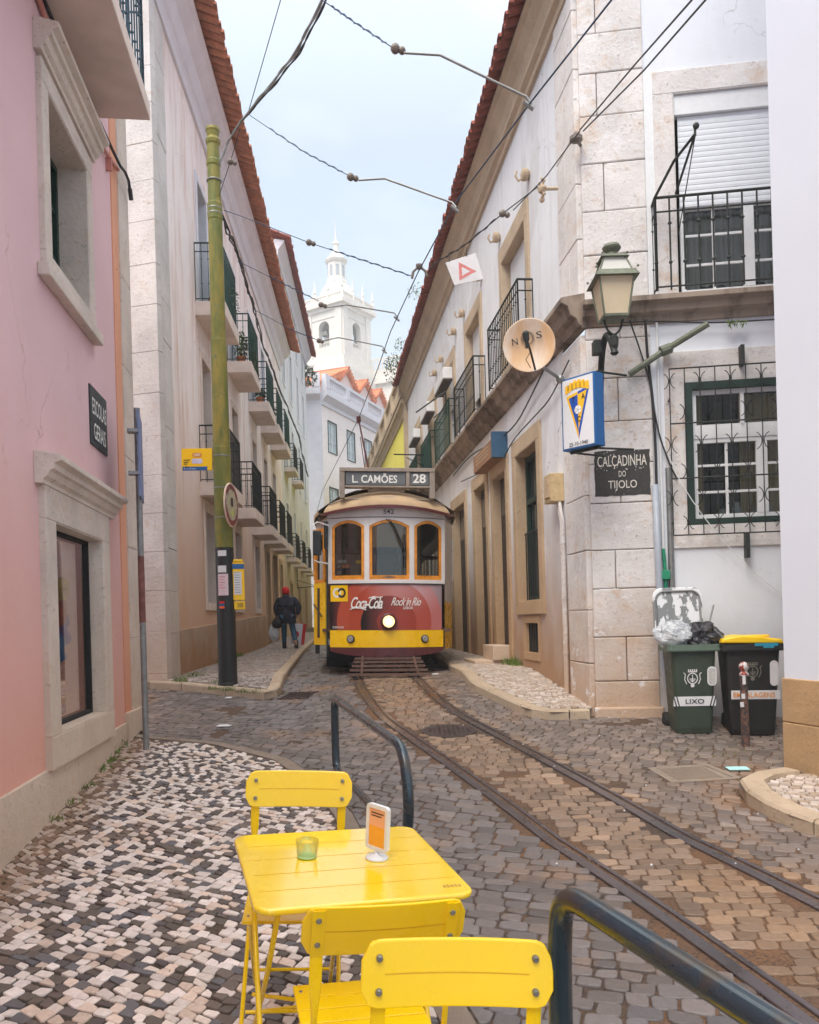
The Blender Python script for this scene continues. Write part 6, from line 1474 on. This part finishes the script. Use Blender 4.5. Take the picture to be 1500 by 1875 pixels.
# cables on the right facade
def cable(name,label,pts,r=.008,mat='cable',cat='cable',k=2):
    m=MB(); m.tube(sm3(pts,k),r,6); return tag(obj(name,m,M[mat],smooth=True),label,cat)
S_=lambda s,z,n=.05:FS@Vector((s,n,z)); Rr_=lambda s,z,n=.05:FR@Vector((s,n,z))
cable('facade_cable','long black cable drooping below the dirty string course on the corner building',[Rr_(.9,5.0,.12),Rr_(2.0,4.85),Rr_(3.2,4.6),Rr_(5,4.75),Rr_(7,4.95),Rr_(9,4.9)],.012)
cable('facade_cable','thin dark cable following the door lintels of the corner building',[Rr_(.3,4.75,.07),Rr_(1.2,4.52),Rr_(1.9,4.50),Rr_(3.3,4.46),Rr_(3.9,4.30),Rr_(5.8,4.40),Rr_(8,4.6)],.010)
cable('facade_cable','bundle of black cables dropping from the cornice beside the corner pier',[S_(.62,5.0,.2),S_(.66,4.6),S_(.70,4.2),S_(.72,3.7),S_(.72,3.1)],.016)
cable('facade_cable','second black cable dropping from the cornice left of the barred window',[S_(.45,5.0,.2),S_(.58,4.7),S_(.69,4.3),S_(.74,3.8),S_(.86,3.4),S_(.95,3.2)],.010)
cable('facade_cable','black cable running along the underside of the cornice over the barred window',[S_(.2,4.98,.2),S_(.8,5.0,.1),S_(1.3,4.93,.1),S_(2.1,4.92,.1),S_(3,4.9,.1)],.009)
cable('facade_cable','pale thin wire slanting down across the barred window to the bins',[S_(.80,3.6,.1),S_(1.0,3.05,.16),S_(1.5,2.35,.1),S_(2.1,1.8,.05),S_(2.5,1.62,.05)],.005,'whitewood')
m=MB(); m.tube([S_(.45,4.42,.08),S_(.85,4.66,.12),S_(1.28,4.86,.30)],.035,10); m.lathe([(.06,-.06),(.06,.06)],(0,0,0),10,Matrix.Translation(S_(.85,4.66,.12))@Matrix.Rotation(R(70),4,'Y')); tag(obj('flag_pole_stub',m,lg),'short green-grey slanted pipe arm fixed under the cornice','pipe arm')
m=MB(); tri_leaves(m,S_(1.62,4.90,.12),.09,36,.035,(1.6,.5,.5)); tag(obj('cornice_weed',m,M['grass']),'small green weed growing under the right cornice','plant')
# clothesline and flag arms on right facade
m=MB(); e=P(760,754,18.5); w0=Rr_(8.9,6.6,.25)
q=FR@Vector((8.8,.2,6.75)); m.tube([q,P(762,755,18.0)],.02,6); m.tube([q+Vector((0,0,-.35)),P(795,765,18.0)],.014,6); m.tube([q,q+Vector((0,0,-.5))],.018,6); tag(obj('clothesline_arm',m,M['iron']),'thin black clothesline arm pointing left above the third green balcony','clothesline arm')
m=MB(); q=FR@Vector((12.6,.25,6.1)); m.tube([q,P(722,832,20.5)],.018,6); m.tube([q+Vector((0,0,-.3)),P(745,838,20.5)],.012,6); tag(obj('clothesline_arm',m,M['iron']),'lower black clothesline arm just above the tram roof','clothesline arm')
# ================================================================== bins
def bin_(pos,rot,body,rim,label,wd=.50,dp_=.46,hh=.86):
    Fb=frame(pos,(math.cos(rot),math.sin(rot),0),(math.sin(rot),-math.cos(rot),0)); t=thing('wheelie_bin',label,'bin',Fb,'wheelie bins by the wall')
    m=MB(); lv=[(.0,.78,.74),(.06,.82,.80),(.60,.93,.95),(hh,1.0,1.0)]; vs=[];fs=[]; base=rrect(-wd/2,wd/2,-dp_/2,dp_/2,.05,3); n=len(base)
    for z,a,b in lv: vs+=[(x*a,y*b,z) for x,y in base]
    for j in range(3):
        for k in range(n): fs.append((j*n+k,j*n+(k+1)%n,(j+1)*n+(k+1)%n,(j+1)*n+k))
    fs.append(tuple(range(n))[::-1]); m.add(vs,fs,Fb); bd=obj('body',m,body,t)
    m=MB(); o=rrect(-wd/2-.04,wd/2+.04,-dp_/2-.04,dp_/2+.04,.05,3); i_=rrect(-wd/2+.02,wd/2-.02,-dp_/2+.02,dp_/2-.02,.05,3)
    for z0,z1 in ((hh-.01,hh+.06),):
        vs=[(x,y,z0) for x,y in o]+[(x,y,z1) for x,y in o]+[(x,y,z1) for x,y in i_]+[(x,y,z0-.1) for x,y in i_]; fs=[]
        for j in range(3):
            for k in range(n): fs.append((j*n+k,j*n+(k+1)%n,(j+1)*n+(k+1)%n,(j+1)*n+k))
        m.add(vs,fs,Fb)
    m.box(-wd/2-.045,wd/2+.045,dp_/2+.03,dp_/2+.05,hh+.0,hh+.02,Fb); obj('rim',m,rim,t)
    for sx in (-1,1): m=MB(); m.lathe([(.09,-.025),(.09,.025)],(0,0,0),18,Fb@Matrix.Translation((sx*.20,-dp_/2-.02,.09))@Matrix.Rotation(R(90),4,'Y')); obj('wheel',m,M['rubber'],t)
    m=MB(); m.box(-wd*.36,wd*.36,-dp_/2+.04,dp_/2*.76,hh*.8,hh*.81,Fb); obj('contents',m,M['dark'],t)
    return t,Fb,bd
def front(Fb,x,z,hh=.86,dp_=.46):   # point on the sloped front face
    b=.80+(.95-.80)*(z-.06)/.54 if z<.6 else .95+.05*(z-.6)/(hh-.6)
    return Fb@Matrix.Translation((x,dp_/2*b+.004,z))@Matrix.Rotation(-math.atan(.06),4,'X')
pb1=G(1280,1350,gr)+Vector((0,.25,0)); pb1.z=gr(pb1.y)
t1,B1,bd1=bin_(pb1,R(-5),M['binG'],M['binRim'],'dark green LIXO wheelie bin with its grey lid open and rubbish bags on top',.46,.46,.87)
m=MB(); F1=front(B1,0,.34); m.box(-.215,.215,0,.003,-.05,.05,F1); bnd=obj('label_band',m,M['paper'],bd1)
text('LIXO','lettering',F1@Matrix.Translation((0,.006,0)),.19,.05,M['black'],bnd,off=.01)
m=MB()
for sx in (-1,1):
    for k in range(2): m.add([(sx*(.15+k*.03),.004,-.05),(sx*(.163+k*.03),.004,-.05),(sx*(.19+k*.03),.004,.05),(sx*(.177+k*.03),.004,.05)],[(0,1,2,3)],F1)
obj('stripe',m,M['black'],bnd)
def crest(F,mat,par):
    m=MB()
    for i in range(20):
        a,b=R(i*18),R(i*18+18)
        m.add([(.045*math.cos(a),.003,.05*math.sin(a)),(.045*math.cos(b),.003,.05*math.sin(b)),(.055*math.cos(b),.003,.061*math.sin(b)),(.055*math.cos(a),.003,.061*math.sin(a))],[(0,1,2,3)],F)
    m.box(-.030,.030,.002,.004,-.012,-.002,F); m.box(-.004,.004,.002,.004,-.04,.04,F); m.add([(-.03,.003,-.02),(.03,.003,-.02),(.0,.003,-.04)],[(0,1,2)],F)
    for k in range(5): m.box(-.045+k*.02,-.033+k*.02,.002,.004,.072,.095,F)
    m.box(-.045,.047,.002,.004,.064,.074,F); m.lathe([(.020,0),(.020,.002)],(0,0,0),12,F@Matrix.Translation((0,0,-.075))@Matrix.Rotation(R(-90),4,'X'))
    for sx in (-1,1): m.tube([(sx*.06,.003,-.06),(sx*.08,.003,-.01),(sx*.072,.003,.04),(sx*.09,.003,.06)],.005,4,F)
    obj('crest',m,mat,par)
crest(front(B1,-.02,.58),M['paper'],bd1)
m=MB(); m.prism(rrect(.13,.225,-.10,.10,.045,6),0,.003,front(B1,0,.60)); lab=obj('oval_label',m,M['paper'],bd1); m=MB(); m.prism(rrect(.142,.213,-.088,.088,.035,6),.003,.004,front(B1,0,.60)); obj('label_print',m,flat('label_grey',lin(190,192,188),.6,0,.2,60),lab)
# open lid
m=MB(); Fl=B1@Matrix.Translation((-.03,-.25,.93))@Matrix.Rotation(R(8),4,'X'); m.prism(rrect(-.265,.265,.0,.62,.10,6),-.02,.02,Fl); lm_=N('paint_splashed_grey_lid'); n1=lm_.noise(7,7,.65,(1.2,1,.55)); 
lid=obj('lid',m,lm_.out(lm_.mix(lm_.rng(n1,.50,.515),lin(128,132,134),lin(226,228,232)),.5),t1,bev=.012)
m=MB(); m.tube([Fl@Vector((x,.03,z)) for x,z in rrect(-.235,.235,.02,.575,.09,6)]+[Fl@Vector((.235,.03,.49))],.012,6); obj('lid_rim',m,M['galv'],lid)
# bags on the bin
def blob(c,rx,ry,rz,seed,jag=.18,n=22,k=14):
    random.seed(seed); m=MB(); vs=[];fs=[]
    for i in range(k+1):
        th=math.pi*i/k
        for j in range(n):
            ph=2*math.pi*j/n; v=vnoise(math.cos(ph)*2.2+5,math.sin(ph)*2.2+th*2.4,seed)+.5*vnoise(math.cos(ph)*5+th*4,math.sin(ph)*5,seed+1); r_=1+jag*(v-.75)*2.4+random.uniform(-.03,.03)
            vs.append((c[0]+rx*r_*math.sin(th)*math.cos(ph),c[1]+ry*r_*math.sin(th)*math.sin(ph),c[2]+rz*r_*math.cos(th)))
    for i in range(k):
        for j in range(n): fs.append((i*n+j,i*n+(j+1)%n,(i+1)*n+(j+1)%n,(i+1)*n+j))
    return m.add(vs,fs)
kb=flat('shiny_black_bag',lin(44,44,50),.22,0,.3,20,.5); wbm=N('clear_crumpled_plastic'); wbm.b.inputs['Alpha'].default_value=.62; wb=wbm.out(wbm.mix(wbm.rng(wbm.noise(25,6),.4,.6),lin(180,186,194),lin(232,236,240)),.25,wbm.noise(14,6),.7,.03)
m=blob(B1@Vector((.10,.04,1.0)),.22,.18,.135,4,.25,30,20); m.tube([B1@Vector((.25,.08,1.08)),B1@Vector((.33,.16,.98)),B1@Vector((.36,.2,.90))],.014,6); tag(obj('rubbish_bag',m,kb),'shiny black rubbish bag piled on the open green bin','rubbish bag')
m=blob(B1@Vector((-.15,.05,1.02)),.22,.18,.15,9,.15,30,20); tag(obj('rubbish_bag',m,wb),'clear crumpled plastic bag on the left of the open green bin','rubbish bag')
m=MB(); m.tube([B1@Vector((.20,-.10,.95)),B1@Vector((.32,-.16,1.34))],.010,8); tag(obj('broom_stick',m,M['galv']),'thin grey stick poking out of the open green bin','stick')
pb2=G(1394,1354,gr)+Vector((0,.28,0)); pb2.z=gr(pb2.y)
t2_,B2,bd2=bin_(pb2,R(-12),M['binK'],M['binK'],'black recycling wheelie bin with yellow lid and EMBALAGENS band',.54,.50,.88)
F2=front(B2,.02,.42,.88,.50); m=MB(); m.box(-.23,.24,0,.003,-.045,.045,F2); b2=obj('label_band',m,M['paper'],bd2); text('EMBALAGENS','lettering',F2@Matrix.Translation((-.01,.006,0)),.40,.05,flat('label_orange',lin(232,150,30)),b2,off=.01)
crest(front(B2,.0,.66,.88,.50),flat('faded_crest_grey',lin(120,116,108)),bd2)
m=MB(); m.prism(rrect(.165,.245,-.13,.13,.04,6),0,.003,front(B2,0,.64,.88,.50)); obj('oval_label',m,M['paper'],bd2)
yl=flat('yellow_lid_plastic',lin(250,205,20),.4,0,.04); m=MB(); m.prism([(-.30,.955),(.30,.94),(.29,.985),(.16,1.0),(.10,1.015),(-.10,1.03),(-.28,1.0)],-.27,.27,B2); l2=obj('lid',m,yl,t2_,bev=.015); m=MB(); m.prism(rrect(-.03,.20,-.05,.16,.04),1.005,1.028,B2,axis=2); obj('lid_bulge',m,yl,l2,bev=.008)
m=MB(); m.box(.02,.24,.28,.295,.92,.95,B2); m.box(.10,.20,.28,.30,.90,.93,B2); tag(obj('blue_rag',m,flat('cyan_rag',lin(40,150,180),.7)),'small torn cyan plastic rag under the yellow bin lid','rag')
# bollard
q=G(1366,1368,gr); t=thing('bollard','leaning rusty bollard covered in stickers with a ball top before the bins','bollard',q)
m=MB(); m.tube([q-Vector((0,0,.05)),q+Vector((-.005,0,.72))],[.040,.036],14); ru=N('rusty_sticker_paint'); rmx=ru.out(ru.mix(ru.rng(ru.noise(16,7,.75),.45,.55),lin(50,48,52),lin(118,84,70)),.7,ru.noise(30,4),.4,.005); obj('shaft',m,rmx,t)
m=MB(); m.lathe([(.045,.70),(.045,.725),(.030,.735),(.028,.75),(.040,.765),(.046,.79),(.042,.815),(.025,.835),(.001,.84)],q,16); bm_=N('red_white_ball'); obj('ball_top',m,bm_.out(bm_.mix(bm_.rng(bm_.noise(22,4),.5,.53),lin(205,205,205),lin(150,60,50)),.5),t,smooth=True)
for z,w_,h_ in ((.62,.03,.09),(.48,.035,.05),(.40,.035,.05)):
    m=MB(); m.box(-w_/2-.01,w_/2-.01,-.043,-.040,z,z+h_,Matrix.Translation(q)@Matrix.Rotation(R(random.uniform(-8,8)),4,'Y')); obj('sticker',m,M['paper'],t)
# litter
m=MB(); c_=G(1351,1412,gr); F_=frame(c_+Vector((0,0,.022)),(1,-.1,0),(0,1,.1),(0,-.1,1)); m.box(-.09,.09,-.05,.05,0,.006,F_)
for k in range(3): m.box(-.09,.09,-.03+k*.025,-.027+k*.025,.006,.008,F_)
tag(obj('face_mask',m,flat('pale_blue_mask',lin(176,222,222),.7)),'discarded pale blue face mask on the setts by the kerb','face mask')
for (u,v,w_,l,f_) in ((411,1333,.17,'flattened white paper scrap on the side street setts',gr),(419,1281,.09,'small white litter scrap under the far pavement kerb',gr),(735,1240,.10,'white plastic scrap just right of the tram fender',gr) if False else (798,1237,.12,'white plastic scrap just right of the tram fender',gr)):
    c_=G(u,v,f_); m=MB(); F_=frame(c_+Vector((0,0,.02)),(1,.1,0),(0,1,.1),(0,-.1,1)); m.prism([(-w_/2,-.03),(w_*.3,-.045),(w_/2,.01),(w_*.1,.04),(-w_*.4,.03)],0,.01,F_,axis=2); tag(obj('paper_scrap',m,M['paper']),l,'litter')
random.seed(12); m=MB()
for _ in range(34):
    y=random.uniform(5,12); x=random.uniform(-2.5,3.0)
    if inpoly((x,y),PN): z=gl(y)
    elif inpoly((x,y),PL_) or inpoly((x,y),PR): z=gs(y)
    else: z=gr(y)
    r_=random.uniform(.004,.009); m.ball((x,y,z+.018),r_,5)
o=obj('crumbs',m,M['paper']); tag(o,'tiny pale crumbs and butts scattered over the cobbles','litter'); o['kind']='stuff'
# ================================================================== overhead wires
def wire(label,pts,r=.006,mat='wire',ins=(),twist=False,cat='wire',k=0,name='overhead_wire'):
    pp_=[P(*q) for q in pts]; m=MB(); m.tube(sm3(pp_,k) if k else pp_,r,5)
    if twist:
        a,b=twist; n=40
        path=[]
        for i in range(n+1):
            s_=a+(b-a)*i/n; tot=s_*(len(pp_)-1); j=min(int(tot),len(pp_)-2); p=pp_[j].lerp(pp_[j+1],tot-j); path.append(p+Vector((math.sin(i*1.1)*.012,0,math.cos(i*1.1)*.012)))
        m.tube(path,r,5)
    o=tag(obj(name,m,M[mat]),label,cat)
    for (u,v,Y0) in ins:
        c_=P(u,v,Y0); mm=MB(); mm.ball(c_,.045,8); mm.ball(c_+Vector((.06,0,-.02)),.035,8); q=obj('insulator',mm,M['porc']); 
        q.parent=o; q.location=q.location-o.location
    return o
zc=lambda z,v:(z-CZ)*F_PX/(CYP-v)
tw_=[(1160,-45,5.75),(1120,0,5.95),(970,190,7.16),(835,370,9.0),(765,500,10.8),(715,608,13.2),(692,675,14.9),(657,766,18.2),(590,900,26),(575,960,34)]
wire('main contact wire running above the track from upper right to the trolley pole',tw_,.008,'wire')
def pulloff(label,pts,ins,arm):
    o=wire(label,pts,.005,'wire',ins,twist=(.45,.95)); pa=[P(*q) for q in arm]; m=MB(); m.tube(pa,.011,7); m.tube([pa[-1]-Vector((.06,0,-.02)),pa[-1]+Vector((.02,0,-.05))],.018,6); q=obj('steady_arm',m,M['galv']); q.parent=o; q.location=q.location-o.location; return o
pulloff('upper pull-off wire with insulators and bent steady arm at the top of the sky',[(560,-25,7.6),(590,0,7.55),(640,35,7.5),(720,88,7.4)],[(724,89,7.4)],[(740,97,7.35),(806,101,7.3),(965,178,7.2),(972,190,7.18)])
pulloff('second pull-off wire with bent steady arm across the middle of the sky',[(455,208,10.6),(462,214,10.5),(560,280,9.9),(640,322,9.4)],[(642,324,9.4)],[(657,330,9.3),(705,327,9.2),(828,371,9.05),(836,380,9.0)])
pulloff('third pull-off wire with steady arm crossing before the church dome',[(435,478,12.6),(500,510,12.7),(585,552,12.9)],[(588,558,12.9)],[(594,564,12.9),(634,558,13.0),(722,573,13.2),(729,582,13.2)])
pulloff('fourth pull-off wire with steady arm crossing before the belfry arch',[(462,565,14.3),(540,607,14.5),(580,622,14.7)],[(584,624,14.7)],[(590,624,14.7),(620,618,14.8),(700,634,15.0),(706,642,15.0)])
wire('span wire with insulator from the green pole to the crescent hanger',[(410,385,11.7),(440,395,11.7),(568,445,11.3),(660,475,11.0),(756,506,10.8)],.006,'wire',[(566,444,11.3)],twist=(.6,1))
wire('twisted span wire from the crescent hanger to the ornate bracket on the corner building',[(782,500,10.8),(800,480,10.7),(850,450,10.4),(922,390,9.95),(985,342,9.75)],.007,'cable',[(920,391,9.95)],twist=(.0,.7))
h=P(768,497,10.8); m=MB(); m.tube([h+Vector((-.10,0,-.09)),h+Vector((-.08,0,.0)),h+Vector((-.03,0,.045)),h+Vector((.03,0,.045)),h+Vector((.08,0,.0)),h+Vector((.10,0,-.07))],.018,8); m.lathe([(.03,0),(.045,.03),(.045,.06),(.02,.07)],h+Vector((0,0,.03)),10); tag(obj('wire_hanger',m,M['porc']),'crescent shaped brown hanger clamping the contact wire above the roofs','hanger')
wire('blue wire dropping steeply from the top edge to the pole wires',[(520,-25,10.3),(514,0,10.4),(455,205,11.4)],.006)
for k,(du,l) in enumerate(((0,'thick grey twisted feeder cable sagging from the top edge to the green pole'),(7,'second strand of the feeder cable beside the thick one'))):
    wire(l,[(610+du,-45,8.0),(590+du,0,8.2),(545+du,92,9.2),(500+du,150,10),(455+du*.4,205,11),(425,245,11.5),(405,290,11.6),(386,345,11.6),(383,372,11.6)],.013 if k==0 else .009,'galv' if k==0 else 'cable',twist=(0,.8),cat='cable',k=1,name='feeder_cable')
wire('thin guy wire with insulator from the feeder cable down to the pole collar',[(440,235,11.3),(422,296,11.5),(396,375,11.6)],.006,'cable',[(422,296,11.5)])
wire('single dark cable slanting over the corner pier at the upper right',[(1180,-70,5.2),(1125,0,5.7),(1060,80,6.2),(965,200,7.1),(960,206,7.15)],.008,'cable') if False else None
wire('upper of two parallel dark wires slanting to the corner insulator',[(1300,-45,5.2),(1267,0,5.7),(1163,118,7.3),(1062,238,9.0)],.008,'cable')
wire('lower of two parallel dark wires slanting to the corner insulator',[(1335,-50,5.2),(1292,0,5.7),(1180,128,7.2),(1068,240,9.0)],.008,'cable')
wire('dark wire from the corner insulator along the right facade towards the hanger',[(1062,240,9.0),(1048,258,9.3),(1000,323,9.7),(940,385,9.9),(900,440,10.1),(855,500,10.6)][:4],.007,'cable')
q=P(1055,256,9.35); m=MB(); m.lathe([(.03,-.03),(.075,-.01),(.075,.03),(.04,.05)],q,12); m.tube([q,q+Vector((.1,.15,0))],.02,6); tag(obj('corner_insulator',m,M['porc']),'grey insulator fixed to the corner pier where two wires meet','insulator')
q=P(992,346,9.9); m=MB(); 
for k in range(7):
    a=R(51*k); m.tube([q,q+Vector((.02,-.09*math.cos(a)*.5,.09*math.sin(a))),q+Vector((.0+.05*math.cos(a),-.05,.11*math.sin(a)))],.014,6)
m.ball(q,.055,8); m.tube([q,q+Vector((.2,.0,0))],.02,6); m.ball(q+Vector((0,0,-.13)),.035,8); tag(obj('ornate_bracket',m,M['cornR']),'ornate cream iron wall rosette holding the span wire on the corner building','bracket')
# tilted give-way board hung from the span wire
cs=[P(816,481,10.45),P(871,463,10.3),P(885,511,10.3),P(832,522,10.45)]; 
o_=cs[0]; X=(cs[1]-cs[0]); Zv=(cs[3]-cs[0])*-1; nn=X.cross(Zv).normalized(); 
if nn.y>0: nn=-nn
t=thing('hanging_board','tilted white board with faded red triangle hanging from the span wire','sign',Matrix.Translation(o_))
def hb(u,v,off): return cs[0].lerp(cs[1],u).lerp(cs[3].lerp(cs[2],u),v)+nn*off
m=MB(); vs=[hb(u,v,o2) for o2 in (0,-.015) for u,v in ((0,0),(1,0),(1,1),(0,1))]; m.add(vs,[(0,1,2,3),(4,7,6,5),(0,4,5,1),(1,5,6,2),(2,6,7,3),(3,7,4,0)]); bd=obj('board',m,M['paper'],t)
tri=[(.40,.14),(.86,.66),(.22,.86)]; cx=sum(p[0] for p in tri)/3; cy=sum(p[1] for p in tri)/3; inn=[(cx+(a-cx)*.48,cy+(b-cy)*.48) for a,b in tri]
m=MB(); m.add([hb(*p,.003) for p in tri]+[hb(*p,.003) for p in inn],[(0,1,4,3),(1,2,5,4),(2,0,3,5)]); obj('red_triangle',m,flat('faded_red',lin(214,130,128),.6,0,.2,30),bd)
m=MB()
for u in (.12,.7): m.tube([hb(u,.03,.0),hb(u,.03,0)+Vector((.0,0,.12))],.006,5)
obj('hook',m,M['iron'],t)
# ================================================================== person walking away
pf=G(528,1188,gs); ph=1.62*.98; H=P(519,1075,pf.y).z-pf.z
t=thing('person','person in a red knitted hat and navy coat walking away on the left pavement','person',pf)
k=H/1.70; V=lambda x,y,z:(pf.x+x*k,pf.y+y*k,pf.z+z*k)
def skinned(name,verts,edges,mat,root=0):
    me=bpy.data.meshes.new(name); o_=Vector(t.matrix_world.translation)
    me.from_pydata([tuple(Vector(V(*v[:3]))-o_) for v in verts],edges,[]); ob=bpy.data.objects.new(name,me); link(ob,t); MW[ob.name]=MW[t.name]
    ob.modifiers.new('skin','SKIN'); sv=me.skin_vertices[0].data
    for i,v in enumerate(verts):
        r_=v[3]; r_=(r_,r_) if not isinstance(r_,tuple) else r_; sv[i].radius=(r_[0]*k,r_[1]*k); sv[i].use_root=(i==root)
    s=ob.modifiers.new('sub','SUBSURF'); s.levels=1; s.render_levels=2; me.materials.append(mat)
    dg=bpy.context.evaluated_depsgraph_get(); nm=bpy.data.meshes.new_from_object(ob.evaluated_get(dg)); ob.modifiers.clear(); ob.data=nm; nm.polygons.foreach_set('use_smooth',[True]*len(nm.polygons)); return ob
# pelvis 0, spine, neck, head ; left leg forward(planted), right leg trailing with raised heel
bv=[(0,0,.92,.14),(0,.02,1.12,.14),(-.01,.04,1.33,.16),(-.02,.06,1.45,.06),(-.04,.08,1.54,.085),(-.04,.08,1.62,.085),
 (-.10,.0,.86,.10),(-.11,.06,.48,.07),(-.12,.10,.09,.045),(-.12,.20,.05,.04),
 (.10,.0,.86,.10),(.15,.03,.50,.075),(.23,-.18,.16,.045),(.24,-.12,.05,.04),
 (-.20,.03,1.36,.07),(-.27,-.02,1.12,.055),(-.26,.06,.90,.045),(-.26,.08,.82,.035),
 (.18,.03,1.36,.07),(.27,-.02,1.12,.055),(.24,.10,.90,.045),(.23,.12,.82,.035)]
be=[(0,1),(1,2),(2,3),(3,4),(4,5),(0,6),(6,7),(7,8),(8,9),(0,10),(10,11),(11,12),(12,13),(2,14),(14,15),(15,16),(16,17),(2,18),(18,19),(19,20),(20,21)]
bodyo=skinned('body',bv,be,M['skin'])
skinned('trousers',[(0,0,.92,.15),(-.10,.0,.84,.115),(-.11,.06,.48,.085),(-.12,.10,.14,.065),(.10,.0,.84,.115),(.15,.03,.50,.09),(.225,-.16,.20,.065)],[(0,1),(1,2),(2,3),(0,4),(4,5),(5,6)],M['jeans'])
skinned('coat',[(0,.01,.98,(.235,.18)),(0,.01,.74,(.24,.18)),(0,.02,1.12,(.22,.17)),(-.01,.04,1.34,(.21,.16)),(-.02,.05,1.43,(.12,.10)),(-.22,.03,1.33,.105),(-.31,-.02,1.12,.09),(-.27,.05,.90,.06),(.20,.03,1.33,.105),(.34,-.02,1.13,.095),(.26,.08,.92,.06)],[(0,1),(0,2),(2,3),(3,4),(3,5),(5,6),(6,7),(3,8),(8,9),(9,10)],M['jacket'])
m=MB(); nn_=20; vs=[];fs=[]
for (z,rx,ry,oy) in ((1.12,.215,.165,.02),(1.0,.22,.17,.015),(.86,.235,.18,.01),(.70,.245,.19,.0),(.69,.225,.17,.0)):
    for j in range(nn_): a=2*math.pi*j/nn_; w_=1+.04*math.sin(3*a+z*5); vs.append(V(rx*w_*math.cos(a),oy+ry*w_*math.sin(a),z))
for i in range(4):
    for j in range(nn_): fs.append((i*nn_+j,i*nn_+(j+1)%nn_,(i+1)*nn_+(j+1)%nn_,(i+1)*nn_+j))
m.add(vs,fs); obj('coat_hem',m,M['jacket'],t,smooth=True)
skinned('hood',[(-.12,.0,1.42,.06),(-.02,-.04,1.40,.075),(.09,.0,1.42,.06)],[(0,1),(1,2)],M['jacket'],1)
m=MB(); F_=Matrix.Translation(Vector(V(-.04,.08,1.50))); m.lathe([(.095*k,0),(.108*k,.05*k),(.105*k,.12*k),(.085*k,.17*k),(.05*k,.20*k),(.001,.215*k)],(0,0,0),18,F_); obj('knitted_hat',m,M['redknit'],t,smooth=True)
for (x,y,z,tl) in ((-.12,.13,.0,0),(.24,-.14,.03,-35)):
    F_=Matrix.Translation(Vector(V(x,y,z)))@Matrix.Rotation(R(tl),4,'X'); m=MB(); m.prism(rrect(-.05*k,.05*k,-.09*k,.17*k,.045*k,4),0,.07*k,F_,axis=2); m.lathe([(.055*k,.05*k),(.058*k,.20*k)],(0,-.03*k,0),12,F_); obj('boot',m,M['bag'],t,bev=.012)
m=blob(V(-.26,-.10,.72),.15*k,.08*k,.15*k,21,.08); bgt=tag(obj('shoulder_bag',m,M['bag'],smooth=True),'round black shoulder bag on the left hip of the walking person','bag')
m=MB(); m.tube([V(-.30,-.1,.84),V(-.18,-.16,1.1),V(.05,-.15,1.38)],.010,5); s=obj('strap',m,M['bag']); s.parent=bgt; s.location=s.location-bgt.location
m=blob(V(-.38,.0,.46),.13*k,.10*k,.22*k,5,.16); tag(obj('carrier_bag',m,M['plastic']),'white plastic carrier bag in the left hand of the walking person','bag')
F_=Matrix.Translation(Vector(V(.27,.12,.12)))@Matrix.Rotation(R(8),4,'Y')@Matrix.Rotation(R(20),4,'Z'); t=thing('shopping_bag','large red and white shopping bag in the right hand of the walking person','bag',F_)
m=MB(); m.box(-.22*k,.13*k,-.07*k,.07*k,0,.56*k,F_); obj('bag_body',m,M['plastic'],t,bev=.01); m=MB(); m.box(.05*k,.14*k,-.08*k,.08*k,-.002,.57*k,F_); m.lathe([(.10*k,-.075*k),(.10*k,.074*k)],(0,0,0),18,F_@Matrix.Translation((-.13*k,0,.26*k))@Matrix.Rotation(R(90),4,'X')); obj('red_panel',m,M['red'],t)
m=MB(); m.tube([F_@Vector((-.12*k,0,.56*k)),F_@Vector((-.05*k,0,.70*k)),F_@Vector((.05*k,0,.56*k))],.008,5); obj('handle',m,M['red'],t)

# ================================================================== street haze
m=MB(); m.box(-190,190,-28,395,-3.5,66); hz=obj('haze',m,M['paper']); hm_=bpy.data.materials.new('haze_air'); hm_.use_nodes=True; n_t=hm_.node_tree; n_t.nodes.clear()
o1=n_t.nodes.new('ShaderNodeOutputMaterial'); v1=n_t.nodes.new('ShaderNodeVolumePrincipled'); v1.inputs['Color'].default_value=(.93,.96,1,1); v1.inputs['Density'].default_value=.0028; n_t.links.new(v1.outputs[0],o1.inputs['Volume'])
hz.data.materials.clear(); hz.data.materials.append(hm_); tag(hz,'thin pale haze filling the street and softening the far church','haze'); hz['kind']='stuff'
